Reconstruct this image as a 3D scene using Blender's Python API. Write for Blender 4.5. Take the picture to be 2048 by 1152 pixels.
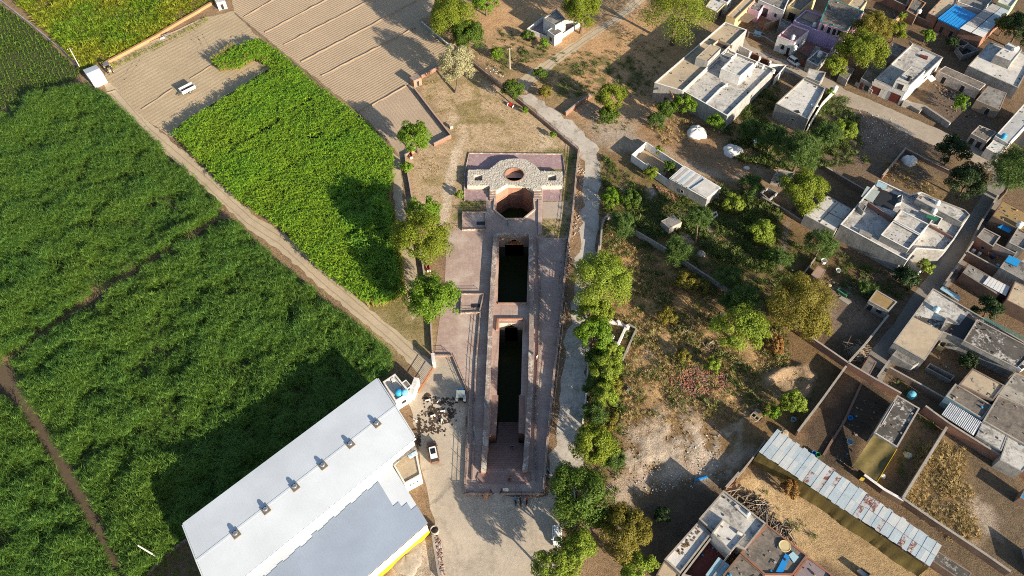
import bpy, math, random
import numpy as np
from mathutils import Vector, Matrix
from mathutils.geometry import tessellate_polygon

for o in list(bpy.data.objects): bpy.data.objects.remove(o)
SC = bpy.context.scene
COL = SC.collection
rnd = random.Random(7)

# ------------------------------------------------------------------ camera, sky, sun, exposure
CAM_H, FPX = 125.0, 1500.0
PIT, ROLL = math.radians(37.0), math.radians(-1.0)
_F = np.array([0, math.sin(PIT), -math.cos(PIT)])
_R0 = np.array([1.0, 0, 0]); _U0 = np.array([0, math.cos(PIT), math.sin(PIT)])
_R = math.cos(ROLL)*_R0 + math.sin(ROLL)*_U0
_U = -math.sin(ROLL)*_R0 + math.cos(ROLL)*_U0
cam_d = bpy.data.cameras.new('camera'); cam = bpy.data.objects.new('camera', cam_d); COL.objects.link(cam)
cam_d.sensor_width = 36.0; cam_d.lens = 36.0*FPX/2048.0; cam_d.clip_start = 1.0; cam_d.clip_end = 9000.0
M = Matrix.Identity(4)
for i in range(3):
    M[i][0] = _R[i]; M[i][1] = _U[i]; M[i][2] = -_F[i]
M[2][3] = CAM_H
cam.matrix_world = M
SC.camera = cam

SUN_EL = math.radians(18.5); SUN_AZ = (0.688, -0.725)
world = bpy.data.worlds.new('World'); SC.world = world; world.use_nodes = True
wn = world.node_tree; wn.nodes.clear()
sky = wn.nodes.new('ShaderNodeTexSky'); sky.sky_type = 'NISHITA'; sky.sun_disc = False
sky.sun_elevation = SUN_EL; sky.sun_rotation = math.atan2(SUN_AZ[0], SUN_AZ[1])
bg = wn.nodes.new('ShaderNodeBackground'); bg.inputs[1].default_value = 0.08
wo = wn.nodes.new('ShaderNodeOutputWorld')
wn.links.new(sky.outputs[0], bg.inputs[0]); wn.links.new(bg.outputs[0], wo.inputs[0])
sun_d = bpy.data.lights.new('sun', 'SUN'); sun_d.energy = 5.0; sun_d.angle = math.radians(0.55)
sun_d.color = (1.0, 0.87, 0.68)
sun = bpy.data.objects.new('sun', sun_d); COL.objects.link(sun)
sv = Vector((SUN_AZ[0]*math.cos(SUN_EL), SUN_AZ[1]*math.cos(SUN_EL), math.sin(SUN_EL)))
sun.rotation_euler = sv.to_track_quat('Z', 'Y').to_euler(); sun.location = (150, -120, 120)
SC.view_settings.view_transform = 'Standard'; SC.view_settings.look = 'None'
SC.view_settings.gamma = 1.0; SC.view_settings.use_curve_mapping = False
SC.view_settings.exposure = 1.27
try:
    SC.cycles.use_denoising = False; SC.cycles.filter_width = 1.0; SC.cycles.max_bounces = 6; SC.cycles.diffuse_bounces = 3; SC.cycles.transparent_max_bounces = 4
except Exception: pass

# ------------------------------------------------------------------ from a place in the photograph to a place on site
def P(u, v, h=0.0):
    a = (u-1024.0)/FPX; b = (v-576.0)/FPX
    d = _F + a*_R - b*_U
    k = (CAM_H-h)/-d[2]
    return Vector((d[0]*k, d[1]*k, h))
def PN(uv, h=0.0):
    uv = np.asarray(uv, float); a = (uv[:, 0]-1024)/FPX; b = (uv[:, 1]-576)/FPX
    d = _F[None]+a[:, None]*_R-b[:, None]*_U
    k = (CAM_H-h)/-d[:, 2]
    return d*k[:, None]+np.array([0, 0, CAM_H])
def proj(p):
    p = np.asarray(p, float)-np.array([0, 0, CAM_H])
    w = p@_F
    return np.stack([1024+FPX*(p@_R)/w, 576-FPX*(p@_U)/w], -1)
def ppm(u, v, h=0.0):
    p = np.array(P(u, v, h))-np.array([0, 0, CAM_H])
    return FPX/(p@_F)

# ------------------------------------------------------------------ materials
MATS = {}
class NT:
    def __init__(s, name):
        s.m = bpy.data.materials.new(name); s.m.use_nodes = True
        s.t = s.m.node_tree; s.n = s.t.nodes; s.l = s.t.links; s.n.clear()
        s.out = s.n.new('ShaderNodeOutputMaterial'); s.b = s.n.new('ShaderNodeBsdfPrincipled')
        s.l.new(s.b.outputs[0], s.out.inputs[0])
        s.b.inputs['Specular IOR Level'].default_value = 0.25
    def new(s, t, **k):
        n = s.n.new(t)
        for a, b in k.items(): setattr(n, a, b)
        return n
    def link(s, a, b): s.l.new(a, b)
    def pos(s):
        if not hasattr(s, 'g'): s.g = s.new('ShaderNodeNewGeometry')
        return s.g.outputs['Position']
    def noise(s, scale, detail=4, rough=0.6, vec=None, dist=0.0):
        n = s.new('ShaderNodeTexNoise'); n.inputs['Scale'].default_value = scale
        n.inputs['Detail'].default_value = detail; n.inputs['Roughness'].default_value = rough
        n.inputs['Distortion'].default_value = dist
        s.link(vec or s.pos(), n.inputs['Vector']); return n.outputs[0]
    def ramp(s, fac, a, b, ca=(0, 0, 0, 1), cb=(1, 1, 1, 1)):
        r = s.new('ShaderNodeMapRange'); r.inputs[1].default_value = a; r.inputs[2].default_value = b
        s.link(fac, r.inputs[0]); return r.outputs[0]
    def mix(s, fac, a, b, mode='MIX'):
        x = s.new('ShaderNodeMix', data_type='RGBA', blend_type=mode)
        for sock, val in ((x.inputs[0], fac), (x.inputs[6], a), (x.inputs[7], b)):
            if isinstance(val, (tuple, list)): sock.default_value = (*val[:3], 1)
            elif isinstance(val, (int, float)): sock.default_value = val
            else: s.link(val, sock)
        return x.outputs[2]
    def math(s, op, a, b=0.0, c=0.0):
        x = s.new('ShaderNodeMath', operation=op)
        for i, v in enumerate((a, b, c)):
            if isinstance(v, (int, float)): x.inputs[i].default_value = v
            else: s.link(v, x.inputs[i])
        return x.outputs[0]
    def bump(s, h, strength, dist=0.05):
        n = s.new('ShaderNodeBump'); n.inputs['Strength'].default_value = strength
        n.inputs['Distance'].default_value = dist
        s.link(h, n.inputs['Height']); s.link(n.outputs[0], s.b.inputs['Normal'])
    def col(s, c):
        if isinstance(c, (tuple, list)): s.b.inputs['Base Color'].default_value = (*c[:3], 1)
        else: s.link(c, s.b.inputs['Base Color'])
    def rough(s, r): s.b.inputs['Roughness'].default_value = r

def mottled(name, c1, c2, scale=0.6, lo=0.35, hi=0.65, c3=None, s3=0.15, lo3=0.5, hi3=0.62, fine=6.0, bump=0.25, rough=0.9, amp=0.25, metal=0.0, f3=1.0, streak=0.0, var=0.3):
    """two tones mixed by noise, an optional third tone in ragged patches, run-off streaks, fine grain and relief"""
    if name in MATS: return MATS[name]
    k = NT(name)
    c = k.mix(k.ramp(k.noise(scale, 8, 0.7, dist=0.3), lo, hi), c1, c2)
    if var: c = k.mix(k.math('MULTIPLY', k.ramp(k.noise(0.11, 3, 0.5), 0.4, 0.65), var), c, tuple(0.55*x for x in c1))
    if c3:
        pt = k.math('ADD', k.math('MULTIPLY', k.noise(s3, 9, 0.78, dist=0.8), 0.72), k.math('MULTIPLY', k.noise(s3*7, 4, 0.7), 0.28))
        c = k.mix(k.math('MULTIPLY', k.ramp(pt, lo3, hi3), f3), c, c3)
    if streak:
        mp = k.new('ShaderNodeMapping'); mp.inputs['Scale'].default_value = (1.5, 1.5, 0.12); k.link(k.pos(), mp.inputs[0])
        c = k.mix(k.math('MULTIPLY', k.ramp(k.noise(1.0, 5, 0.7, mp.outputs[0]), 0.42, 0.7), streak), c, tuple(0.42*x for x in c1))
    g = k.noise(fine, 3, 0.7); g2 = k.noise(fine*0.3, 5, 0.75)
    c = k.mix(k.math('MULTIPLY', k.ramp(g, 0.3, 0.7), amp*0.7), c, (0.02, 0.018, 0.015))
    c = k.mix(k.math('MULTIPLY', k.ramp(g2, 0.48, 0.72), amp), c, tuple(0.45*x for x in c2))
    k.col(c); k.rough(rough); k.b.inputs['Metallic'].default_value = metal
    k.bump(g, bump, 0.06)
    MATS[name] = k.m; return k.m

def plain(name, c, rough=0.6, metal=0.0, amp=0.15):
    return mottled(name, c, tuple(x*0.85 for x in c), 2.0, fine=9.0, bump=0.05, rough=rough, amp=amp*0.5, metal=metal, var=0)

def brickmat(name, c1, c2, mortar, sc=1.0, stain=None, bw=0.24, bh=0.08):
    if name in MATS: return MATS[name]
    k = NT(name); p = k.pos()
    cr = k.new('ShaderNodeVectorMath', operation='CROSS_PRODUCT'); k.link(k.g.outputs['True Normal'], cr.inputs[0]); cr.inputs[1].default_value = (0, 0, 1)
    dt = k.new('ShaderNodeVectorMath', operation='DOT_PRODUCT'); k.link(p, dt.inputs[0]); k.link(cr.outputs[0], dt.inputs[1])
    sx = k.new('ShaderNodeSeparateXYZ'); k.link(p, sx.inputs[0])
    cb = k.new('ShaderNodeCombineXYZ'); k.link(dt.outputs['Value'], cb.inputs[0]); k.link(sx.outputs[2], cb.inputs[1])
    b = k.new('ShaderNodeTexBrick'); k.link(cb.outputs[0], b.inputs['Vector'])
    b.inputs['Scale'].default_value = 1.0/sc; b.inputs['Brick Width'].default_value = bw; b.inputs['Row Height'].default_value = bh
    b.inputs['Mortar Size'].default_value = 0.01; b.inputs['Color1'].default_value = (*c1, 1); b.inputs['Color2'].default_value = (*c2, 1); b.inputs['Mortar'].default_value = (*mortar, 1)
    c = k.mix(k.ramp(k.noise(0.5, 6, 0.7), 0.38, 0.66), b.outputs[0], stain or tuple(0.5*x for x in c1))
    c = k.mix(k.math('MULTIPLY', k.ramp(k.noise(3.0, 4, 0.7), 0.35, 0.7), 0.35), c, tuple(min(1, 1.25*x+0.02) for x in c2))
    k.col(c); k.rough(0.95); k.bump(k.noise(7, 3), 0.3, 0.05)
    MATS[name] = k.m; return k.m

def pavemat(name, c1, c2, mortar, w=0.6, hgt=0.3, ang=0.0, stain=(0.30, 0.27, 0.24), lo=0.5, hi=0.7):
    if name in MATS: return MATS[name]
    k = NT(name)
    mp = k.new('ShaderNodeMapping'); mp.inputs['Rotation'].default_value = (0, 0, ang); k.link(k.pos(), mp.inputs[0])
    b = k.new('ShaderNodeTexBrick'); k.link(mp.outputs[0], b.inputs['Vector']); b.inputs['Scale'].default_value = 1.0
    b.inputs['Brick Width'].default_value = w; b.inputs['Row Height'].default_value = hgt; b.inputs['Mortar Size'].default_value = 0.02
    b.inputs['Color1'].default_value = (*c1, 1); b.inputs['Color2'].default_value = (*c2, 1); b.inputs['Mortar'].default_value = (*mortar, 1)
    b2 = k.new('ShaderNodeTexBrick'); k.link(mp.outputs[0], b2.inputs['Vector']); b2.inputs['Scale'].default_value = 1.0
    b2.inputs['Brick Width'].default_value = 4.2; b2.inputs['Row Height'].default_value = 4.2; b2.offset = 0.0; b2.inputs['Mortar Size'].default_value = 0.05
    b2.inputs['Color1'].default_value = (0, 0, 0, 1); b2.inputs['Color2'].default_value = (0.12, 0.12, 0.12, 1); b2.inputs['Mortar'].default_value = (0.6, 0.6, 0.6, 1)
    c = k.mix(k.math('MULTIPLY', b2.outputs[0], 0.7), b.outputs[0], mortar)
    c = k.mix(k.ramp(k.noise(0.16, 7, 0.7), lo, hi), c, stain)
    c = k.mix(k.math('MULTIPLY', k.ramp(k.noise(2.5, 5, 0.75), 0.35, 0.7), 0.4), c, tuple(0.55*x for x in c1))
    k.col(c); k.rough(0.9); k.bump(b.outputs['Fac'], -0.2, 0.02)
    MATS[name] = k.m; return k.m

def leafmat(name, c1, c2, dark=0.55, trans=0.35, big=0.12, inst=False, alt=None):
    """leaf colour varies leaf by leaf and clump by clump"""
    if name in MATS: return MATS[name]
    k = NT(name); k.pos()
    isl = k.g.outputs['Random Per Island']
    c = k.mix(isl, c1, c2)
    c = k.mix(k.ramp(k.noise(big, 4, 0.6), 0.44 if alt else 0.4, 0.58 if alt else 0.68), c, alt or tuple(dark*x for x in c1))
    if inst:
        oi = k.new('ShaderNodeObjectInfo')
        c = k.mix(k.math('MULTIPLY', oi.outputs['Random'], 0.55), c, tuple(0.5*a+0.35*b for a, b in zip(c1, c2)))
    k.col(c); k.rough(0.55)
    tr = k.new('ShaderNodeBsdfTranslucent'); k.link(c, tr.inputs[0])
    mx = k.new('ShaderNodeMixShader'); mx.inputs[0].default_value = trans
    k.link(k.b.outputs[0], mx.inputs[1]); k.link(tr.outputs[0], mx.inputs[2]); k.link(mx.outputs[0], k.out.inputs[0])
    MATS[name] = k.m; return k.m

# ------------------------------------------------------------------ mesh and object helpers
def tag(o, label=None, cat=None, group=None, kind=None):
    if label: o['label'] = label
    if cat: o['category'] = cat
    if group: o['group'] = group
    if kind: o['kind'] = kind
    return o
def empty(name, loc, label, cat, group=None, rz=0.0):
    o = bpy.data.objects.new(name, None); COL.objects.link(o); o.location = loc; o.rotation_euler = (0, 0, rz)
    o.empty_display_size = 0.3
    return tag(o, label, cat, group)
def offset_of(parent):
    t = Vector((0, 0, 0)); q = parent
    while q is not None: t = t+Vector(q.location); q = q.parent
    return t
def link_mesh(name, me, parent=None, loc=None):
    o = bpy.data.objects.new(name, me); COL.objects.link(o)
    if parent is not None: o.parent = parent
    if loc is not None: o.location = loc
    return o
def npmesh(name, V, Fc, mats, midx=None, smooth=False):
    V = np.asarray(V, np.float32); Fc = np.asarray(Fc, np.int32); k = Fc.shape[1]
    me = bpy.data.meshes.new(name); me.vertices.add(len(V)); me.vertices.foreach_set('co', V.ravel())
    me.loops.add(Fc.size); me.loops.foreach_set('vertex_index', Fc.ravel())
    me.polygons.add(len(Fc)); me.polygons.foreach_set('loop_start', np.arange(0, Fc.size, k, dtype=np.int32))
    for m in (mats if isinstance(mats, (list, tuple)) else [mats]): me.materials.append(m)
    if midx is not None: me.polygons.foreach_set('material_index', np.asarray(midx, np.int32))
    if smooth: me.polygons.foreach_set('use_smooth', np.ones(len(Fc), bool))
    me.update(calc_edges=True); me.validate(); return me

def area2(pts): return sum(a[0]*b[1]-b[0]*a[1] for a, b in zip(pts, pts[1:]+pts[:1]))*0.5
def inset(pts, d):
    """offset a polygon inwards by d (counter-clockwise points)"""
    n = len(pts); out = []
    for i in range(n):
        p0, p1, p2 = (Vector(pts[(i+j) % n][:2]) for j in (-1, 0, 1))
        e1 = (p1-p0).normalized(); e2 = (p2-p1).normalized()
        n1 = Vector((-e1.y, e1.x)); n2 = Vector((-e2.y, e2.x))
        b = n1+n2; q = max(0.3, 1+n1.dot(n2))
        out.append(p1+b*(d/q))
    return out

class MB:
    def __init__(s): s.v = []; s.f = []; s.m = []; s.mi = 0
    def add(s, vs, fs):
        k = len(s.v); s.v += [tuple(v) for v in vs]
        for f in fs: s.f.append([i+k for i in f]); s.m.append(s.mi)
        return s
    def prism(s, pts, z0, z1, top=True, bottom=False):
        pts = [tuple(p[:2]) for p in pts]
        if area2(pts) < 0: pts = pts[::-1]
        n = len(pts)
        fs = [[i, (i+1) % n, n+(i+1) % n, n+i] for i in range(n)]
        if top: fs.append([n+i for i in range(n)])
        if bottom: fs.append([n-1-i for i in range(n)])
        return s.add([(x, y, z0) for x, y in pts]+[(x, y, z1) for x, y in pts], fs)
    def ring(s, pts, t, z0, z1):
        pts = [tuple(p[:2]) for p in pts]
        if area2(pts) < 0: pts = pts[::-1]
        n = len(pts); q = inset(pts, t)
        V = [(x, y, z0) for x, y in pts]+[(x, y, z1) for x, y in pts]+[(x, y, z0) for x, y in q]+[(x, y, z1) for x, y in q]
        fs = []
        for i in range(n):
            j = (i+1) % n
            fs += [[i, j, n+j, n+i], [2*n+j, 2*n+i, 3*n+i, 3*n+j], [n+i, n+j, 3*n+j, 3*n+i], [i, 2*n+i, 2*n+j, j]]
        return s.add(V, fs)
    def box(s, c, size, rz=0.0, rx=0.0, ry=0.0):
        x, y, z = (q/2 for q in size); R = Matrix.Rotation(rz, 3, 'Z') @ Matrix.Rotation(ry, 3, 'Y') @ Matrix.Rotation(rx, 3, 'X')
        V = [Vector(c)+R @ Vector((a*x, b*y, d*z)) for d in (-1, 1) for a, b in ((-1, -1), (1, -1), (1, 1), (-1, 1))]
        return s.add(V, [[3, 2, 1, 0], [4, 5, 6, 7], [0, 1, 5, 4], [1, 2, 6, 5], [2, 3, 7, 6], [3, 0, 4, 7]])
    def tube(s, p0, p1, r0, r1=None, n=6, caps=True):
        p0 = Vector(p0); p1 = Vector(p1); r1 = r0 if r1 is None else r1
        d = (p1-p0).normalized(); a = d.orthogonal().normalized(); b = d.cross(a)
        V = []
        for p, r in ((p0, r0), (p1, r1)):
            for i in range(n):
                t = 2*math.pi*i/n; V.append(p+a*(r*math.cos(t))+b*(r*math.sin(t)))
        fs = [[i, (i+1) % n, n+(i+1) % n, n+i] for i in range(n)]
        if caps: fs += [[n-1-i for i in range(n)], [n+i for i in range(n)]]
        return s.add(V, fs)
    def lathe(s, c, prof, n=14):
        c = Vector(c); V = []; fs = []
        for r, z in prof:
            for i in range(n):
                t = 2*math.pi*i/n; V.append(c+Vector((r*math.cos(t), r*math.sin(t), z)))
        for k in range(len(prof)-1):
            for i in range(n): fs.append([k*n+i, k*n+(i+1) % n, (k+1)*n+(i+1) % n, (k+1)*n+i])
        fs.append([(len(prof)-1)*n+i for i in range(n)])
        return s.add(V, fs)
    def poly(s, outer, holes=(), z=0.0):
        loops = [[Vector((p[0], p[1], 0)) for p in l] for l in [outer, *holes]]
        tr = tessellate_polygon(loops); flat = [p for l in loops for p in l]
        fs = []
        for t in tr:
            a, b, c = (flat[i] for i in t)
            fs.append(list(t) if (b-a).cross(c-a).z > 0 else list(t)[::-1])
        return s.add([(p.x, p.y, z) for p in flat], fs)
    def strip(s, pts, w, h, z=0.0):
        """a wall of thickness w and height h along a line of points"""
        pts = [Vector(p[:2]) for p in pts]; n = len(pts); L = []; Rr = []
        for i in range(n):
            d = (pts[min(i+1, n-1)]-pts[max(i-1, 0)]).normalized(); q = Vector((-d.y, d.x))*(w/2)
            L.append(pts[i]+q); Rr.append(pts[i]-q)
        V = [(p.x, p.y, z) for p in L+Rr]+[(p.x, p.y, z+h) for p in L+Rr]; N = 2*n
        fs = []
        for i in range(n-1):
            fs += [[i+1, i, N+i, N+i+1], [n+i, n+i+1, N+n+i+1, N+n+i], [N+i, N+n+i, N+n+i+1, N+i+1]]
        fs += [[0, n, N+n, N], [n-1, N+n-1, N+2*n-1, 2*n-1]]
        return s.add(V, fs)
    def build(s, name, mats, parent=None, base=None, smooth=False):
        if parent is not None: off = offset_of(parent)
        elif base is not None: off = Vector(base)
        else: off = Vector((0, 0, 0))
        me = bpy.data.meshes.new(name)
        me.from_pydata([(x-off.x, y-off.y, z-off.z) for x, y, z in s.v], [], s.f)
        for m in (mats if isinstance(mats, (list, tuple)) else [mats]): me.materials.append(m)
        if len(set(s.m)) > 1: me.polygons.foreach_set('material_index', s.m)
        if smooth: me.polygons.foreach_set('use_smooth', [True]*len(me.polygons))
        me.update()
        o = link_mesh(name, me, parent)
        if parent is None: o.location = off
        return o

def inpoly(px, poly):
    """vectorised point in polygon"""
    x, y = px[:, 0], px[:, 1]; c = np.zeros(len(px), bool); n = len(poly)
    for i in range(n):
        x0, y0 = poly[i]; x1, y1 = poly[(i+1) % n]
        if y0 == y1: continue
        t = ((y0 > y) != (y1 > y)) & (x < (x1-x0)*(y-y0)/(y1-y0)+x0)
        c ^= t
    return c
def distpoly(px, poly, closed=True):
    d = np.full(len(px), 1e9); n = len(poly)
    for i in range(n if closed else n-1):
        a = np.array(poly[i], float); b = np.array(poly[(i+1) % n], float); ab = b-a
        t = np.clip(((px-a)@ab)/max(1e-9, ab@ab), 0, 1)
        d = np.minimum(d, np.hypot(*(px-(a+t[:, None]*ab)).T))
    return d
_ng = np.random.default_rng(5).random((256, 256))
def vnoise(x, y, s):
    x = np.asarray(x)/s+100; y = np.asarray(y)/s+100
    xi = np.floor(x).astype(int); yi = np.floor(y).astype(int); fx = x-xi; fy = y-yi
    fx = fx*fx*(3-2*fx); fy = fy*fy*(3-2*fy)
    g = lambda a, b: _ng[a % 256, b % 256]
    return (g(xi, yi)*(1-fx)+g(xi+1, yi)*fx)*(1-fy)+(g(xi, yi+1)*(1-fx)+g(xi+1, yi+1)*fx)*fy
def fbm(x, y, s, o=4):
    r = 0; a = 0.5; t = 0
    for i in range(o): r = r+a*vnoise(x+17*i, y-31*i, s/2**i); t += a; a *= 0.55
    return r/t
def densify(pts, step, jit=0.0, closed=True):
    out = []; n = len(pts); rg = random.Random(len(pts)*3+1)
    for i in range(n if closed else n-1):
        a = Vector(pts[i][:2]); b = Vector(pts[(i+1) % n][:2]); L = (b-a).length; m = max(1, int(L/step)); d = (b-a)/max(L, 1e-6); q = Vector((-d.y, d.x))
        for j in range(m):
            out.append(a+(b-a)*(j/m)+q*(rg.uniform(-jit, jit) if j else 0))
    if not closed: out.append(Vector(pts[-1][:2]))
    return out

# ------------------------------------------------------------------ material library
WHITE = mottled('whitewash', (0.76, 0.74, 0.70), (0.64, 0.62, 0.59), 0.8, c3=(0.36, 0.34, 0.31), s3=0.45, lo3=0.54, hi3=0.68, amp=0.14, streak=0.5, var=0.15)
GREYW = mottled('grey_plaster', (0.42, 0.41, 0.39), (0.30, 0.29, 0.28), 0.7, c3=(0.19, 0.18, 0.17), s3=0.35, lo3=0.50, hi3=0.62, amp=0.35, streak=0.7)
R_WHITE = mottled('roof_pale', (0.60, 0.58, 0.54), (0.44, 0.42, 0.39), 0.5, c3=(0.13, 0.12, 0.11), s3=0.3, lo3=0.49, hi3=0.60, amp=0.4, f3=0.85)
R_CLEAN = mottled('roof_whitewashed', (0.66, 0.64, 0.60), (0.50, 0.48, 0.45), 0.5, c3=(0.24, 0.22, 0.20), s3=0.3, lo3=0.52, hi3=0.63, amp=0.28, f3=0.9)
R_TAN = mottled('roof_tan', (0.52, 0.42, 0.29), (0.40, 0.325, 0.235), 0.4, c3=(0.24, 0.205, 0.17), s3=0.25, lo3=0.52, hi3=0.63, amp=0.3)
R_GREY = mottled('roof_grey', (0.34, 0.32, 0.29), (0.22, 0.205, 0.19), 0.6, c3=(0.085, 0.08, 0.075), s3=0.35, lo3=0.48, hi3=0.60, amp=0.45)
R_BROWN = mottled('roof_brown_grey', (0.25, 0.215, 0.18), (0.165, 0.14, 0.12), 0.9, c3=(0.09, 0.08, 0.07), s3=0.45, lo3=0.48, hi3=0.6, amp=0.5)
R_BLACK = mottled('roof_black_stained', (0.055, 0.05, 0.046), (0.11, 0.10, 0.09), 0.4, c3=(0.50, 0.48, 0.45), s3=0.30, lo3=0.515, hi3=0.57, amp=0.4, var=0)
R_OCHRE = mottled('roof_ochre_lichen', (0.34, 0.22, 0.08), (0.26, 0.19, 0.10), 0.6, c3=(0.42, 0.36, 0.26), s3=0.4, lo3=0.55, hi3=0.66, amp=0.35)
BRICK = brickmat('brick_red', (0.30, 0.12, 0.07), (0.24, 0.10, 0.065), (0.28, 0.23, 0.19), stain=(0.16, 0.10, 0.075))
BRICKD = brickmat('brick_brown', (0.21, 0.12, 0.08), (0.17, 0.10, 0.07), (0.22, 0.19, 0.16), stain=(0.11, 0.085, 0.07))
ORANGE = mottled('mud_orange', (0.48, 0.26, 0.13), (0.38, 0.21, 0.11), 0.7, amp=0.3)
COPE = mottled('coping_grey', (0.40, 0.36, 0.31), (0.28, 0.25, 0.22), 0.9, amp=0.35)
PINK = mottled('pink_paint', (0.62, 0.38, 0.48), (0.56, 0.34, 0.44), 0.6, c3=(0.36, 0.26, 0.28), s3=0.4, lo3=0.6, hi3=0.75, amp=0.12)
LILAC = mottled('lilac_paint', (0.48, 0.36, 0.56), (0.42, 0.32, 0.50), 0.6, amp=0.12)
CREAM = mottled('cream_paint', (0.55, 0.45, 0.24), (0.46, 0.37, 0.20), 0.6, c3=(0.26, 0.22, 0.14), s3=0.4, lo3=0.55, hi3=0.7, amp=0.2)
MAROON = plain('maroon_paint', (0.13, 0.035, 0.03), 0.5)
RUSTP = plain('rust_brown_paint', (0.17, 0.065, 0.035), 0.6)
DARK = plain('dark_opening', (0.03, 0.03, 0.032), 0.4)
TEAL = plain('teal_paint', (0.02, 0.28, 0.24), 0.5)
BLUEP = plain('blue_paint', (0.02, 0.22, 0.55), 0.45)
SKYBLUE = mottled('pale_blue_sheet', (0.34, 0.50, 0.56), (0.28, 0.44, 0.50), 0.8, amp=0.1, rough=0.5)
IRON = plain('dark_iron', (0.06, 0.05, 0.048), 0.55, 0.3)
RED = plain('red_paint', (0.45, 0.035, 0.03), 0.5)
TANKW = plain('tank_white', (0.72, 0.72, 0.70), 0.4)
TANKB = plain('tank_blue', (0.03, 0.30, 0.55), 0.4)
TANKK = plain('tank_black', (0.025, 0.025, 0.028), 0.45)
GLASS = plain('dark_glass', (0.02, 0.025, 0.03), 0.08)
RUBBER = plain('rubber', (0.02, 0.02, 0.02), 0.8)
CARW = plain('car_white', (0.75, 0.75, 0.74), 0.18, amp=0.03)
CARB = plain('car_brown', (0.20, 0.115, 0.08), 0.2, 0.3, amp=0.03)
STEEL = plain('galvanised_steel', (0.45, 0.45, 0.45), 0.4, 0.7)
CHROME = plain('bright_steel', (0.6, 0.6, 0.6), 0.22, 0.9)
WOOD = mottled('grey_wood', (0.26, 0.20, 0.14), (0.17, 0.13, 0.09), 1.5, amp=0.3)
SACK = mottled('white_plastic_tarp', (0.72, 0.70, 0.67), (0.58, 0.56, 0.54), 0.9, amp=0.1, rough=0.45)
TARPY = mottled('ochre_tarp', (0.19, 0.145, 0.045), (0.12, 0.095, 0.035), 0.5, amp=0.25, rough=0.6, streak=0.5)
TARPB = plain('blue_tarp', (0.02, 0.25, 0.55), 0.45)
RUBBLE = mottled('rubble_masonry', (0.57, 0.53, 0.46), (0.47, 0.43, 0.37), 1.6, lo=0.42, hi=0.58, c3=(0.33, 0.29, 0.24), s3=1.1, lo3=0.53, hi3=0.60, fine=3.5, bump=0.8, amp=0.35, var=0.1)
REDSTONE = brickmat('old_red_brick', (0.36, 0.16, 0.10), (0.31, 0.15, 0.10), (0.36, 0.28, 0.22), stain=(0.24, 0.14, 0.10))
SHAFTB = brickmat('shaft_brick', (0.23, 0.105, 0.07), (0.19, 0.095, 0.065), (0.22, 0.17, 0.13), stain=(0.12, 0.075, 0.055))
k = NT('shaded_shaft_brick'); k.pos(); z_ = k.new('ShaderNodeSeparateXYZ'); k.link(k.pos(), z_.inputs[0])
k.col(k.mix(k.ramp(k.math('ADD', z_.outputs[2], k.math('MULTIPLY', k.noise(0.8, 5, 0.7), 2.0)), -0.3, -2.2), k.mix(k.noise(1.2, 6, 0.7), (0.30, 0.14, 0.09), (0.17, 0.10, 0.07)), (0.05, 0.045, 0.03))); k.rough(0.8); k.bump(k.noise(6, 3), 0.3, 0.05); SHAFTB = k.m  # brick blackens with depth: shade inside the shafts painted into the colour
PARSTONE = mottled('parapet_stone', (0.36, 0.28, 0.24), (0.24, 0.18, 0.16), 0.8, c3=(0.60, 0.54, 0.47), s3=0.45, lo3=0.50, hi3=0.58, amp=0.4)
STEPST = mottled('step_brick', (0.36, 0.225, 0.185), (0.26, 0.165, 0.14), 1.2, c3=(0.34, 0.26, 0.23), s3=1.0, lo3=0.58, hi3=0.7, amp=0.35)

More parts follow.
